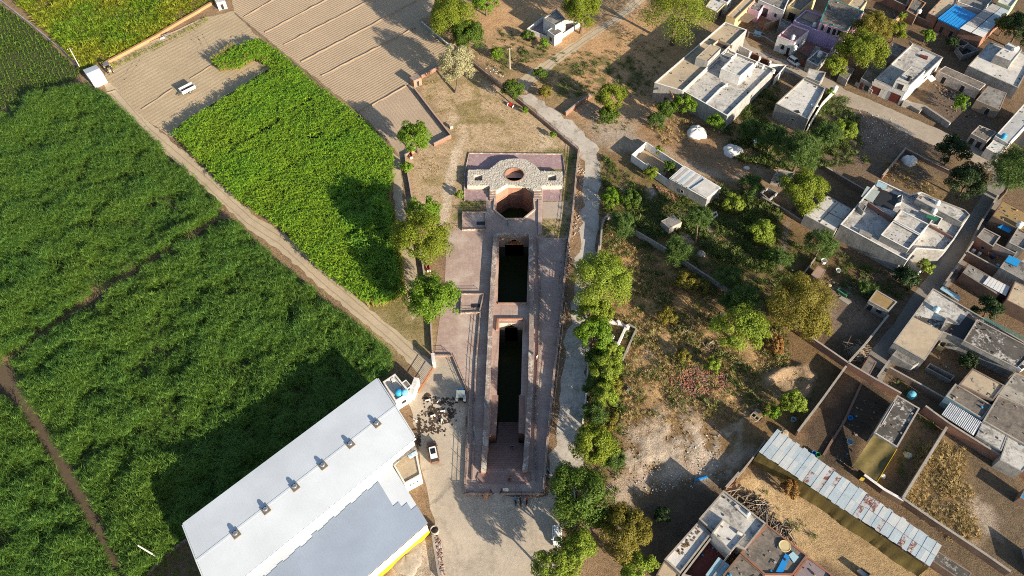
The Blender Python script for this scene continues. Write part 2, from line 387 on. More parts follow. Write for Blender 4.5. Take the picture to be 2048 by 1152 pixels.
# ------------------------------------------------------------------ ground: one sheet to the horizon, soils by place
GX0, GX1, GY0, GY1, GS = -168.0, 168.0, 20.0, 224.0, 0.6
PIT_HOLE = [(1004, 352), (1056, 352), (1062, 376), (1075, 392), (1082, 440), (1076, 480), (1066, 960), (955, 960), (980, 480), (975, 440), (985, 392), (998, 376)]
def build_ground():
    xs = np.arange(GX0, GX1+0.01, GS); ys = np.arange(GY0, GY1+0.01, GS)
    X, Y = np.meshgrid(xs, ys); x = X.ravel(); y = Y.ravel()
    px = proj(np.stack([x, y, 0*x], 1))
    n1 = fbm(x, y, 9.0); n2 = fbm(x+300, y+90, 3.0); n3 = fbm(x-70, y+210, 22.0, 3); n4 = fbm(x+41, y-83, 1.4, 3)
    wob = px+np.stack([(n2-0.5)*44, (fbm(x+9, y+77, 4.0)-0.5)*34], 1)
    col = np.zeros((len(x), 3))+np.array([0.23, 0.165, 0.105])
    col *= (0.75+0.5*n1)[:, None]
    def put(c, a): col[:] = col*(1-a[:, None])+np.array(c)*a[:, None]
    def zone(poly, c, alpha=1.0, soft=14, nz=None, lo=0.4, hi=0.6):
        ins = inpoly(wob, poly); d = distpoly(wob, poly)
        a = np.clip(np.where(ins, d, -d)/soft*0.5+0.5, 0, 1)*alpha
        if nz is not None: a = a*np.clip((nz-lo)/(hi-lo), 0, 1)
        put(c, a)
    def line(pts, c, w, alpha=0.9, soft=6):
        d = distpoly(px+np.stack([(n4-0.5)*10, (n2-0.5)*8], 1), pts, False); put(c, np.clip((w-d)/soft+0.5, 0, 1)*alpha)
    SAND = (0.42, 0.275, 0.155); DRY = (0.30, 0.205, 0.105); GREEN = (0.085, 0.10, 0.03); PALE = (0.46, 0.41, 0.35); TAN = (0.40, 0.315, 0.21)
    # open land north of the compound
    zone([(840, 40), (900, -10), (1290, -10), (1420, 130), (1330, 200), (1310, 260), (1180, 260), (1040, 170), (900, 90)], (0.36, 0.25, 0.145))
    zone([(1120, 70), (1290, 20), (1400, 140), (1300, 245), (1170, 190), (1120, 140)], SAND, 0.9)
    zone([(960, 0), (1060, 10), (1050, 60), (950, 60)], SAND, 0.8)
    zone([(1080, 130), (1250, 110), (1230, 190), (1110, 195)], GREEN, 0.85, 24, n2, 0.40, 0.55)
    zone([(1000, 90), (1090, 90), (1090, 150), (960, 140)], GREEN, 0.8, 24, n2, 0.42, 0.56)
    zone([(1230, 60), (1330, 90), (1290, 190), (1220, 170)], GREEN, 0.7, 30, n2, 0.5, 0.6)
    zone([(1170, 225), (1290, 235), (1280, 300), (1200, 290)], (0.33, 0.29, 0.25), 0.9, 20)
    # compound lawns
    zone([(825, 160), (945, 140), (1060, 215), (1160, 305), (1140, 480), (1080, 480), (1085, 310), (930, 310), (920, 440), (960, 460), (895, 470), (830, 430), (805, 300), (900, 270)], TAN)
    zone([(825, 160), (945, 150), (1160, 305), (1100, 320), (930, 310), (900, 270)], (0.20, 0.17, 0.06), 0.75, 14, n2, 0.47, 0.62)
    zone([(830, 310), (920, 300), (925, 440), (850, 420)], (0.23, 0.19, 0.075), 0.6, 14, n2, 0.42, 0.62)
    zone([(1088, 300), (1158, 300), (1135, 480), (1088, 480)], (0.16, 0.155, 0.05), 0.9, 8, n2, 0.40, 0.52)
    zone([(920, 400), (975, 400), (975, 432), (915, 432)], (0.10, 0.12, 0.035), 0.9, 6, n2, 0.35, 0.5)
    zone([(895, 230), (930, 235), (925, 250), (900, 248)], (0.55, 0.46, 0.35), 0.9, 6)
    zone([(1050, 265), (1095, 262), (1120, 300), (1070, 300)], (0.52, 0.44, 0.33), 0.9, 6, n2, 0.45, 0.55)
    line([(915, 300), (905, 330), (897, 380), (888, 440)], (0.52, 0.45, 0.36), 9)
    line([(930, 265), (915, 300)], (0.50, 0.42, 0.32), 6)
    # strip west of the compound, beside the cart track
    zone([(640, 560), (800, 520), (870, 560), (870, 700), (830, 730), (760, 690)], (0.27, 0.225, 0.12), 1.0, 10)
    zone([(700, 560), (810, 540), (860, 640), (830, 690), (780, 640)], (0.15, 0.14, 0.045), 0.7, 16, n2, 0.4, 0.55)
    # scrub land
    zone([(1205, 300), (1300, 330), (1560, 400), (1700, 520), (1780, 700), (1640, 780), (1480, 980), (1200, 1010), (1170, 800), (1195, 460)], (0.20, 0.135, 0.068), 1.0, 16)
    zone([(1205, 300), (1480, 380), (1640, 520), (1560, 640), (1250, 460)], (0.115, 0.105, 0.038), 0.8, 26, n1, 0.36, 0.56)
    zone([(1215, 470), (1320, 500), (1430, 600), (1400, 640), (1240, 620)], (0.42, 0.275, 0.13), 0.85, 20, n2, 0.34, 0.52)
    zone([(1250, 640), (1520, 680), (1500, 820), (1250, 800)], (0.43, 0.30, 0.16), 0.9, 26, n2, 0.30, 0.48)
    zone([(1330, 440), (1420, 430), (1430, 490), (1350, 490)], PALE, 0.7, 14, n4, 0.48, 0.6)
    for (cx, cy, r) in ((1300, 715, 22), (1370, 800, 20), (1385, 770, 10), (1415, 480, 14), (1295, 385, 12)):
        d = np.hypot(wob[:, 0]-cx, wob[:, 1]-cy); put((0.50, 0.44, 0.40), np.clip(1.3-d/r, 0, 1)*np.clip(n4*2-0.45, 0, 1))
    zone([(1240, 850), (1310, 830), (1460, 840), (1480, 950), (1360, 1000), (1230, 1010)], (0.47, 0.41, 0.345), 0.9, 26, 0.55*n2+0.45*n4, 0.44, 0.56)
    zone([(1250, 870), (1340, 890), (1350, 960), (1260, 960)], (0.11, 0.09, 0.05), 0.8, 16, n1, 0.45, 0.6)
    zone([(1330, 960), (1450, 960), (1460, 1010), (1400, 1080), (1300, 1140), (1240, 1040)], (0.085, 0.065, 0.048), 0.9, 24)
    line([(1210, 980), (1300, 950), (1400, 935), (1500, 905)], (0.40, 0.33, 0.27), 13, 0.8, 16)
    line([(1478, 915), (1478, 850), (1490, 825), (1560, 795)], (0.38, 0.31, 0.23), 4, 0.9)
    line([(1220, 290), (1330, 300), (1400, 340), (1470, 352), (1560, 330), (1610, 300)], (0.36, 0.29, 0.22), 9, 0.85, 8)
    line([(1240, 375), (1310, 420), (1350, 445)], (0.34, 0.27, 0.20), 5, 0.8)
    line([(1560, 540), (1575, 450)], (0.24, 0.20, 0.16), 5, 0.8)
    zone([(1530, 740), (1620, 730), (1640, 790), (1560, 800)], (0.38, 0.29, 0.20), 0.8, 12, n2, 0.4, 0.55)
    zone([(1270, 240), (1460, 260), (1560, 330), (1470, 350), (1300, 300)], (0.27, 0.175, 0.10), 0.9, 18, n2, 0.3, 0.5)
    # village: streets and yards
    zone([(1630, 180), (1950, 300), (1980, 420), (1800, 360), (1640, 330), (1600, 260)], (0.22, 0.17, 0.13), 1.0, 16)
    zone([(1690, 210), (1850, 260), (1800, 330), (1700, 300)], (0.30, 0.25, 0.21), 0.8, 16, n4, 0.42, 0.6)
    zone([(1760, 310), (1950, 310), (1950, 420), (1850, 400), (1760, 350)], (0.28, 0.20, 0.105), 0.8, 14, n2, 0.35, 0.5)
    zone([(1650, 560), (1790, 600), (1780, 700), (1720, 690), (1640, 660)], (0.27, 0.21, 0.165), 0.95, 16)
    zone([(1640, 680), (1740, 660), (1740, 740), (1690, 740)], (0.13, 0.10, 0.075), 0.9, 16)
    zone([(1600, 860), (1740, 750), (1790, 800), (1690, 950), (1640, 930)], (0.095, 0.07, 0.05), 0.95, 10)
    zone([(1850, 880), (1990, 880), (2060, 1000), (2060, 1170), (1960, 1170), (1800, 1010)], (0.20, 0.155, 0.105), 1.0, 8)
    zone([(1870, 880), (1930, 900), (1945, 1010), (1960, 1080), (1910, 1070), (1810, 1000)], (0.40, 0.275, 0.115), 0.9, 16, n2, 0.3, 0.5)
    zone([(1930, 980), (2000, 1000), (2000, 1080), (1950, 1080)], (0.58, 0.50, 0.42), 0.8, 18, n2, 0.42, 0.56)
    zone([(1460, 970), (1500, 950), (1900, 1150), (1760, 1170), (1620, 1120)], (0.50, 0.375, 0.215), 1.0, 8)
    zone([(1460, 985), (1500, 985), (1600, 1090), (1570, 1110)], (0.15, 0.11, 0.065), 0.7, 12, n2, 0.38, 0.55)
    zone([(1850, 180), (1960, 170), (1990, 260), (1900, 260)], (0.17, 0.135, 0.11), 1.0, 8)
    col *= (1-0.36*np.clip((px[:, 0]-1520)/160, 0, 1))[:, None]  # darker village soil, with shade and edge vignette painted into the colour
    zone([(740, 1180), (858, 1062), (876, 1085), (872, 1180)], (0.46, 0.41, 0.35), 1.0, 8); zone([(760, 1180), (850, 1080), (868, 1100), (860, 1180)], (0.20, 0.17, 0.14), 0.8, 8, n4, 0.48, 0.6)
    z = np.zeros(len(x))
    lot = inpoly(px, [(1225, 330), (1500, 400), (1560, 560), (1600, 800), (1460, 900), (1240, 1000), (1215, 700), (1225, 480)])
    dl = np.clip(distpoly(px, [(1225, 330), (1500, 400), (1560, 560), (1600, 800), (1460, 900), (1240, 1000), (1215, 700), (1225, 480)])/25, 0, 1)*lot
    z += dl*((n2-0.5)*0.9+(n4-0.5)*0.4)
    # the curved spoil bank round a pit in the scrub
    dr = distpoly(px, [(1535, 762), (1560, 742), (1600, 735), (1622, 755), (1612, 785), (1580, 800)], False)
    z += 0.9*np.exp(-(dr/9)**2)*(0.3+1.2*n4); put((0.36, 0.275, 0.19), np.exp(-(dr/7)**2)*np.clip(n4*2.2-0.35, 0, 1))
    nx, ny = len(xs), len(ys); ii = np.arange(nx*ny).reshape(ny, nx)
    Q = np.stack([ii[:-1, :-1], ii[:-1, 1:], ii[1:, 1:], ii[1:, :-1]], -1).reshape(-1, 4)
    cen = px[Q].mean(1); Q = Q[~inpoly(cen, PIT_HOLE)]
    V = np.stack([x, y, z], 1)
    B = 4000.0; k = len(V)
    ox = [(-B, -B), (B, -B), (B, B), (-B, B)]; ixy = [(xs[0], ys[0]), (xs[-1], ys[0]), (xs[-1], ys[-1]), (xs[0], ys[-1])]
    V = np.vstack([V, [(a, b, 0) for a, b in ox], [(a, b, 0) for a, b in ixy]])
    Q = np.vstack([Q]+[[[k+i, k+(i+1) % 4, k+4+(i+1) % 4, k+4+i]] for i in range(4)])
    col = np.vstack([col, np.zeros((8, 3))+np.array([0.20, 0.17, 0.09])])
    k2 = NT('ground_soil')
    at = k2.new('ShaderNodeVertexColor'); at.layer_name = 'soil'
    g0 = k2.noise(0.35, 6, 0.75, dist=0.5); g1 = k2.noise(1.5, 6, 0.8, dist=0.3); g2 = k2.noise(6.0, 4, 0.75)
    c = k2.mix(k2.math('MULTIPLY', k2.ramp(g0, 0.45, 0.65), 0.5), at.outputs[0], k2.mix(1.0, at.outputs[0], (0.50, 0.47, 0.42), 'MULTIPLY'))
    c = k2.mix(k2.math('MULTIPLY', k2.ramp(g1, 0.48, 0.64), 0.6), c, k2.mix(1.0, c, (0.36, 0.35, 0.30), 'MULTIPLY'))
    c = k2.mix(k2.math('MULTIPLY', k2.ramp(g2, 0.56, 0.72), 0.28), c, (0.48, 0.42, 0.34))
    k2.col(c); k2.rough(0.95); k2.bump(k2.math('ADD', g1, g2), 0.9, 0.25)
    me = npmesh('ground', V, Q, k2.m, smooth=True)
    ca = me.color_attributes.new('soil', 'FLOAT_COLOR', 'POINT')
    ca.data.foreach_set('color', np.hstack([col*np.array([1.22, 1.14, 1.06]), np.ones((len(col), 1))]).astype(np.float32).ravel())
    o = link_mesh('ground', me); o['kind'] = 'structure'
build_ground()

def sheet(name, pxs, mat, z, jit=0.25, step=1.2, holes=(), label=None):
    m = MB(); m.poly(densify([P(u, v)[:2] for u, v in pxs], step, jit), [[P(u, v)[:2] for u, v in h] for h in holes], z)
    o = m.build(name, mat); o['kind'] = 'structure'; return o

def soil_lines(name, c1, c2, ang, per, dist=0.4, amp=0.6, dk=0.78):
    """tilled soil: fine ridges along one direction"""
    k = NT(name)
    mp = k.new('ShaderNodeMapping'); mp.inputs['Rotation'].default_value = (0, 0, -ang); k.link(k.pos(), mp.inputs[0])
    w = k.new('ShaderNodeTexWave'); w.bands_direction = 'Y'; w.inputs['Scale'].default_value = 0.314/per*1.0
    w.inputs['Distortion'].default_value = dist*1.6; w.inputs['Detail'].default_value = 4; w.inputs['Detail Scale'].default_value = 0.25
    k.link(mp.outputs[0], w.inputs['Vector'])
    n = k.noise(0.12, 5, 0.6); f = k.noise(4.0, 4, 0.75)
    c = k.mix(k.ramp(n, 0.35, 0.65), c1, c2)
    c = k.mix(k.math('MULTIPLY', k.ramp(w.outputs[0], 0.0, 0.30), 1.0), tuple(dk*q for q in c1), c)
    c = k.mix(k.math('MULTIPLY', k.ramp(f, 0.4, 0.75), 0.35), c, tuple(0.62*q for q in c1))
    k.col(c); k.rough(1.0); k.bump(k.math('ADD', k.math('MULTIPLY', w.outputs[0], amp), f), 0.75, 0.14)
    return k.m
def wdir(a, b):
    d = P(*b)-P(*a); return math.atan2(d.y, d.x)

PLOUGH = soil_lines('ploughed_soil', (0.43, 0.325, 0.22), (0.37, 0.28, 0.19), wdir((602, 124), (840, 0)), 0.85, amp=0.35, dk=0.86)
PLOUGH2 = soil_lines('ploughed_soil_south', (0.43, 0.33, 0.235), (0.37, 0.28, 0.20), wdir((770, 190), (850, 290)), 0.85, amp=0.35, dk=0.86)
HARV = soil_lines('stubble_soil', (0.44, 0.345, 0.225), (0.36, 0.28, 0.18), wdir((290, 220), (420, 145)), 1.3, 4.0, 0.2, 0.88)
pf = sheet('ploughed_field', [(455, -30), (960, -30), (838, 42), (905, 100), (880, 130), (822, 163), (812, 172), (719, 226), (470, 27)], PLOUGH, 0.004)
pf2 = sheet('ploughed_field', [(719, 226), (812, 172), (825, 172), (900, 272), (862, 290), (800, 318), (790, 300), (770, 275)], PLOUGH2, 0.004)
hf = sheet('harvested_field', [(209, 150), (225, 118), (300, 82), (400, 38), (466, 22), (520, 78), (600, 150), (540, 200), (345, 275), (300, 245), (213, 185)], HARV, 0.004)
TRACK = mottled('track_dust', (0.54, 0.44, 0.31), (0.45, 0.36, 0.25), 0.5, c3=(0.25, 0.20, 0.12), s3=0.5, lo3=0.58, hi3=0.7, amp=0.3)
ROADM = mottled('road_gravel', (0.58, 0.53, 0.46), (0.46, 0.41, 0.35), 0.35, c3=(0.30, 0.255, 0.20), s3=0.22, lo3=0.50, hi3=0.60, fine=7, amp=0.35, bump=0.5)
COURT = mottled('forecourt_dust', (0.54, 0.46, 0.36), (0.46, 0.395, 0.315), 0.3, c3=(0.34, 0.285, 0.225), s3=0.16, lo3=0.49, hi3=0.62, fine=6, amp=0.32, bump=0.45)
LANE = mottled('lane_cement', (0.26, 0.235, 0.205), (0.21, 0.19, 0.165), 0.5, c3=(0.14, 0.12, 0.10), s3=0.3, lo3=0.52, hi3=0.7, amp=0.35)
STREET = mottled('street_cement', (0.42, 0.355, 0.28), (0.34, 0.285, 0.225), 0.5, c3=(0.22, 0.18, 0.14), s3=0.3, lo3=0.52, hi3=0.7, amp=0.3)
sheet('cart_track', [(208, 168), (222, 165), (245, 195), (305, 250), (410, 338), (510, 432), (575, 472), (655, 545), (715, 597), (785, 655), (835, 700), (862, 722), (842, 752), (822, 730), (765, 675), (695, 618), (630, 565), (552, 495), (490, 452), (395, 362), (290, 272), (228, 205)], TRACK, 0.010, 0.3)
sheet('farm_track', [(784, 300), (802, 318), (806, 400), (812, 440), (832, 520), (842, 620), (825, 640), (808, 560), (792, 450), (787, 380)], TRACK, 0.008, 0.3)
sheet('dirt_road', [(1036, 190), (1062, 186), (1092, 212), (1150, 248), (1192, 288), (1203, 330), (1202, 400), (1193, 470), (1186, 560), (1182, 660), (1174, 760), (1168, 850), (1162, 950), (1140, 1005), (1094, 1000), (1100, 930), (1114, 850), (1122, 780), (1132, 700), (1142, 620), (1152, 540), (1160, 470), (1166, 400), (1170, 345), (1160, 302), (1110, 258), (1075, 228)], ROADM, 0.008, 0.8, 1.6)
sheet('forecourt', [(842, 740), (868, 712), (906, 712), (938, 788), (931, 990), (1092, 992), (1140, 1008), (1125, 1060), (1112, 1180), (868, 1180), (872, 1080), (858, 1000), (846, 950), (836, 880), (812, 800)], COURT, 0.012, 0.5, 1.6)
sheet('village_path', [(1036, 160), (1105, 112), (1165, 72), (1228, 33), (1275, -12), (1305, -12), (1240, 42), (1175, 84), (1115, 128), (1062, 170), (1052, 188)], TRACK, 0.006, 0.3)
sheet('street', [(1484, 70), (1500, 92), (1560, 118), (1600, 126), (1645, 145), (1690, 180), (1760, 208), (1805, 228), (1870, 255), (1935, 285), (2000, 322), (2060, 340), (2060, 372), (1985, 348), (1930, 312), (1860, 288), (1790, 255), (1730, 222), (1680, 210), (1640, 175), (1590, 150), (1540, 130), (1490, 112), (1474, 86)], STREET, 0.008, 0.2)
sheet('lane', [(1990, 345), (2022, 360), (1985, 440), (1950, 500), (1910, 560), (1862, 612), (1820, 668), (1790, 715), (1765, 765), (1716, 735), (1752, 690), (1790, 645), (1815, 605), (1850, 560), (1890, 500), (1925, 450), (1962, 395)], LANE, 0.010, 0.1)

# earth bunds across the ploughed field
def bund(parent, a, b, w=0.55, hh=0.24):
    pts = densify([P(*a)[:2], P(*b)[:2]], 2.0, 0.16, False); m = MB(); n = len(pts); V = []
    for i, p in enumerate(pts):
        d = (pts[min(i+1, n-1)]-pts[max(i-1, 0)]).normalized(); q = Vector((-d.y, d.x)); h2 = hh*rnd.uniform(0.75, 1.2)
        for t, z in ((-0.5, 0.0), (-0.12, h2), (0.12, h2), (0.5, 0.0)): V.append((p.x+q.x*t*w, p.y+q.y*t*w, z))
    m.add(V, [[4*i+j, 4*i+4+j, 4*i+5+j, 4*i+1+j] for i in range(n-1) for j in range(3)])
    return m.build('bund', BUNDM, parent)
BUNDM = mottled('bund_soil', (0.30, 0.225, 0.155), (0.25, 0.185, 0.125), 0.8, amp=0.3)
for a, b in (((488, 34), (580, -20)), ((530, 65), (690, -20)), ((567, 90), (780, -20)), ((602, 124), (872, -18)), ((643, 152), (830, 56)), ((719, 224), (812, 172)), ((472, 28), (632, 160)), ((632, 160), (790, 300))):
    bund(pf, a, b)
for a, b in (((283, 219), (345, 178)), ((380, 158), (428, 128)), ((212, 187), (232, 181)), ((300, 85), (395, 42))): bund(hf, a, b, 0.6, 0.2)

RUT = mottled('wheel_rut', (0.33, 0.26, 0.175), (0.40, 0.315, 0.21), 0.9, amp=0.3)
def ruts(parent, pts, z=0.012):
    c = [P(*q)[:2] for q in pts]; m = MB()
    for s in (-.75, .75):
        pp = densify([Vector(q) for q in c], 1.0, 0.08, False); L = []
        for i, p_ in enumerate(pp):
            d = (pp[min(i+1, len(pp)-1)]-pp[max(i-1, 0)]).normalized(); L.append(p_+Vector((-d.y, d.x))*s)
        m.strip(L, .22, .012, z-0.008)
    m.build('wheel_rut', RUT, parent)
for pts in ([(232, 150), (262, 132), (310, 112), (360, 92), (420, 66), (455, 40)], [(240, 165), (290, 150), (340, 128), (385, 108), (398, 85), (380, 72), (345, 80), (300, 100)], [(250, 180), (300, 165), (350, 146), (395, 122), (412, 95), (400, 70), (380, 62)], [(225, 172), (255, 150), (275, 118), (310, 95), (380, 62), (440, 38)], [(300, 205), (350, 180), (400, 150)]): ruts(hf, pts)
for pts in ([(225, 180), (295, 262), (400, 352), (500, 443), (565, 484), (642, 554), (705, 607), (775, 665), (830, 715)], [(1050, 172), (1110, 120), (1170, 78), (1232, 38), (1290, -12)]): ruts(bpy.data.objects['cart_track'], pts, 0.018)

# ------------------------------------------------------------------ crops: points placed here, plants instanced by geometry nodes
def proto(name, V, Fc, mat):
    return bpy.data.objects.new(name, npmesh(name, V, Fc, mat))
def scatter(name, pts, rot, scl, proto_obj, kind='stuff'):
    me = bpy.data.meshes.new(name); me.vertices.add(len(pts)); me.vertices.foreach_set('co', np.asarray(pts, np.float32).ravel())
    a = me.attributes.new('rot', 'FLOAT_VECTOR', 'POINT'); a.data.foreach_set('vector', np.asarray(rot, np.float32).ravel())
    a = me.attributes.new('scl', 'FLOAT_VECTOR', 'POINT'); a.data.foreach_set('vector', np.asarray(scl, np.float32).ravel())
    o = link_mesh(name, me); o['kind'] = kind
    ng = bpy.data.node_groups.new(name, 'GeometryNodeTree')
    ng.interface.new_socket('Geometry', in_out='INPUT', socket_type='NodeSocketGeometry')
    ng.interface.new_socket('Geometry', in_out='OUTPUT', socket_type='NodeSocketGeometry')
    gi = ng.nodes.new('NodeGroupInput'); go = ng.nodes.new('NodeGroupOutput')
    iop = ng.nodes.new('GeometryNodeInstanceOnPoints'); oi = ng.nodes.new('GeometryNodeObjectInfo'); oi.inputs['Object'].default_value = proto_obj
    nr = ng.nodes.new('GeometryNodeInputNamedAttribute'); nr.data_type = 'FLOAT_VECTOR'; nr.inputs[0].default_value = 'rot'
    ns = ng.nodes.new('GeometryNodeInputNamedAttribute'); ns.data_type = 'FLOAT_VECTOR'; ns.inputs[0].default_value = 'scl'
    e2r = ng.nodes.new('FunctionNodeEulerToRotation')
    ng.links.new(gi.outputs[0], iop.inputs['Points']); ng.links.new(oi.outputs['Geometry'], iop.inputs['Instance'])
    ng.links.new(nr.outputs[0], e2r.inputs[0]); ng.links.new(e2r.outputs[0], iop.inputs['Rotation']); ng.links.new(ns.outputs[0], iop.inputs['Scale'])
    ng.links.new(iop.outputs[0], go.inputs[0])
    md = o.modifiers.new('plants', 'NODES'); md.node_group = ng
    return o
def blades(rg, n, L, w, rise=0.9, droop=0.9, z0=1.6, base_r=0.1, zvar=0.5, seg=3):
    """arching grass blades from one stool"""
    V = []; Fq = []
    for i in range(n):
        az = rg.uniform(0, 2*math.pi); l = L*rg.uniform(0.7, 1.15); el = rg.uniform(0.5, 1.25)*rise; p = np.array([math.cos(az)*base_r, math.sin(az)*base_r, z0+rg.uniform(-zvar, zvar)])
        side = np.array([-math.sin(az), math.cos(az), rg.uniform(-.3, .3)]); k = len(V)
        for s in range(seg+1):
            ww = w*(1-0.9*(s/seg)**1.6)*0.5
            V += [p-side*ww, p+side*ww]
            p = p+np.array([math.cos(az)*math.cos(el), math.sin(az)*math.cos(el), math.sin(el)])*(l/seg); el -= droop*1.6/seg*rg.uniform(0.7, 1.3)
        for s in range(seg): Fq.append([k+2*s, k+2*s+1, k+2*s+3, k+2*s+2])
    return V, Fq
def stems(rg, n, h, r, sp, V, Fq):
    for i in range(n):
        x, y = rg.uniform(-sp, sp), rg.uniform(-sp, sp); dx, dy = rg.uniform(-.25, .25), rg.uniform(-.25, .25); k = len(V)
        for z, ox, oy in ((0, 0, 0), (h, dx, dy)):
            V += [np.array([x+ox-r, y+oy, z]), np.array([x+ox+r, y+oy, z]), np.array([x+ox, y+oy+r*1.4, z])]
        Fq += [[k, k+1, k+4, k+3], [k+1, k+2, k+5, k+4], [k+2, k, k+3, k+5]]
    return V, Fq
def fill(polys, dens, h=0.0, seed=1, holes=()):
    """random points on the ground inside polygons traced on the site"""
    rg = np.random.default_rng(seed); out = []
    for poly in polys:
        W = np.array([P(u, v, h)[:2] for u, v in poly]); lo = W.min(0); hi = W.max(0)
        n = int((hi[0]-lo[0])*(hi[1]-lo[1])*dens)
        q = lo+rg.random((n, 2))*(hi-lo); q = q[inpoly(q, [tuple(t) for t in W])]
        for hp in holes:
            hw = [tuple(P(u, v, h)[:2]) for u, v in hp]; q = q[~inpoly(q, hw)]
        out.append(q)
    return np.vstack(out)

CANE_LEAF = leafmat('cane_leaf', (0.15, 0.265, 0.032), (0.036, 0.11, 0.022), dark=0.72, trans=0.3, big=0.07, inst=True)
SORG_LEAF = leafmat('sorghum_leaf', (0.29, 0.44, 0.03), (0.12, 0.28, 0.02), dark=0.75, trans=0.35, big=0.06, inst=True)
VINE_LEAF = leafmat('vine_leaf', (0.2, 0.36, 0.026), (0.08, 0.22, 0.02), dark=0.7, trans=0.3, inst=True)
STALK = leafmat('dry_stalk', (0.40, 0.33, 0.10), (0.30, 0.26, 0.08), trans=0.1, inst=True)
ROWC = leafmat('row_crop_leaf', (0.13, 0.215, 0.024), (0.07, 0.14, 0.018), dark=0.75, inst=True)
WEEDY = leafmat('weed_leaf_yellow', (0.36, 0.33, 0.028), (0.19, 0.26, 0.022), alt=(0.13, 0.26, 0.018), dark=0.55, big=0.05, inst=True)
DRYG = leafmat('dry_grass_blade', (0.46, 0.33, 0.14), (0.3, 0.22, 0.09), dark=0.7, trans=0.2, inst=True)
SCRUBL = leafmat('scrub_leaf', (0.128, 0.169, 0.034), (0.068, 0.101, 0.027), dark=0.7, inst=True)

rg = random.Random(3)
V, Fq = blades(rg, 12, 0.88, 0.065, z0=1.85, zvar=0.6); V2, F2 = blades(rg, 6, 1.2, 0.085, rise=0.4, z0=1.0)
F2 = [[i+len(V) for i in f] for f in F2]; cane_proto = proto('sugarcane', V+V2, Fq+F2, CANE_LEAF)
V, Fq = blades(rg, 9, 0.72, 0.15, rise=0.75, droop=1.0, z0=2.1, zvar=0.5, seg=3); sorg_proto = proto('sorghum', V, Fq, SORG_LEAF)
V, Fq = blades(rg, 12, 0.62, 0.20, rise=0.7, droop=1.1, z0=1.7, zvar=0.5, base_r=0.25, seg=2); vine_proto = proto('vine', V, Fq, VINE_LEAF)
V, Fq = stems(rg, 7, 2.5, 0.035, 0.35, [], []); stalk_proto = proto('stalk', V, Fq, STALK)
V, Fq = blades(rg, 10, 0.6, 0.10, rise=0.9, z0=0.15, zvar=0.1, seg=2); row_proto = proto('row_plant', V, Fq, ROWC)
V, Fq = blades(rg, 11, 0.9, 0.11, rise=1.0, z0=0.4, zvar=0.35, base_r=0.2, seg=2); weed_proto = proto('weed', V, Fq, WEEDY)
V, Fq = blades(rg, 12, 0.55, 0.05, rise=1.0, z0=0.03, zvar=0.02, base_r=0.12, seg=2); dry_proto = proto('dry_tuft', V, Fq, DRYG)
V, Fq = blades(rg, 14, 0.6, 0.12, rise=0.95, z0=0.15, zvar=0.15, base_r=0.2, seg=2); scrub_proto = proto('scrub_tuft', V, Fq, SCRUBL)

def crop(name, q, pr, smin, smax, tilt=0.12, z=0.0, lean=(0, 0), seed=1, wave=7.0, thin=0.0, gap=None):
    rg = np.random.default_rng(seed)
    nz = fbm(q[:, 0], q[:, 1], wave, 3); n2 = fbm(q[:, 0]+50, q[:, 1]-20, wave*0.4, 2)
    keep = np.ones(len(q), bool)
    if thin: keep &= (n2 > thin) | (rg.random(len(q)) < 0.35)
    q = q[keep]; nz = nz[keep]; n2 = n2[keep]; n = len(q)
    s = smin+(smax-smin)*np.clip((0.6*nz+0.4*n2-0.3)/0.4, 0, 1); s = s*rg.uniform(0.85, 1.15, n)
    rot = np.stack([rg.normal(lean[0], tilt, n), rg.normal(lean[1], tilt, n), rg.uniform(0, 6.28, n)], 1)
    sc = np.stack([s*rg.uniform(0.9, 1.15, n), s*rg.uniform(0.9, 1.15, n), s], 1)
    return scatter(name, np.hstack([q, np.full((n, 1), z)]), rot, sc, pr)
SOILD = mottled('crop_floor', (0.085, 0.08, 0.04), (0.055, 0.065, 0.028), 1.0, amp=0.4)
PATHB = mottled('brown_path', (0.13, 0.095, 0.06), (0.10, 0.075, 0.05), 0.7, amp=0.4)
CANE_N = [(-40, 240), (0, 222), (60, 190), (120, 170), (150, 167), (205, 182), (260, 235), (330, 300), (400, 365), (438, 402), (430, 425), (380, 455), (300, 505), (220, 552), (120, 620), (60, 668), (0, 712), (-60, 750)]
CANE_S = [(18, 722), (80, 675), (200, 590), (300, 525), (400, 465), (440, 438), (470, 440), (520, 490), (600, 556), (660, 606), (720, 655), (780, 700), (782, 735), (760, 752), (380, 1046), (372, 1052), (335, 1100), (298, 1128), (262, 1165), (225, 1085), (170, 980), (100, 868), (50, 790)]
CANE_W = [(-60, 760), (0, 788), (45, 838), (95, 920), (150, 1015), (205, 1110), (228, 1175), (-60, 1175)]
sheet('field_soil', CANE_N, SOILD, 0.004); sheet('field_soil', CANE_S, SOILD, 0.005); sheet('field_soil', CANE_W, SOILD, 0.006)
sheet('brown_path', [(-30, 735), (15, 722), (48, 785), (100, 865), (170, 975), (228, 1085), (262, 1180), (226, 1180), (204, 1108), (150, 1012), (95, 918), (45, 836), (-2, 786)], PATHB, 0.010)
crop('sugarcane_crop', fill([CANE_N], 7.0, 2.2, 1), cane_proto, 0.62, 1.2, 0.17, seed=1, wave=6, thin=0.36, lean=(0.05, 0.10))
crop('sugarcane_crop', fill([CANE_S], 7.0, 2.2, 2), cane_proto, 0.62, 1.25, 0.18, seed=2, wave=5, thin=0.36, lean=(0.05, 0.12))
crop('sugarcane_crop', fill([CANE_W], 7.0, 2.2, 3), cane_proto, 0.65, 1.25, 0.18, seed=3, wave=5, thin=0.36, lean=(0.05, 0.12))
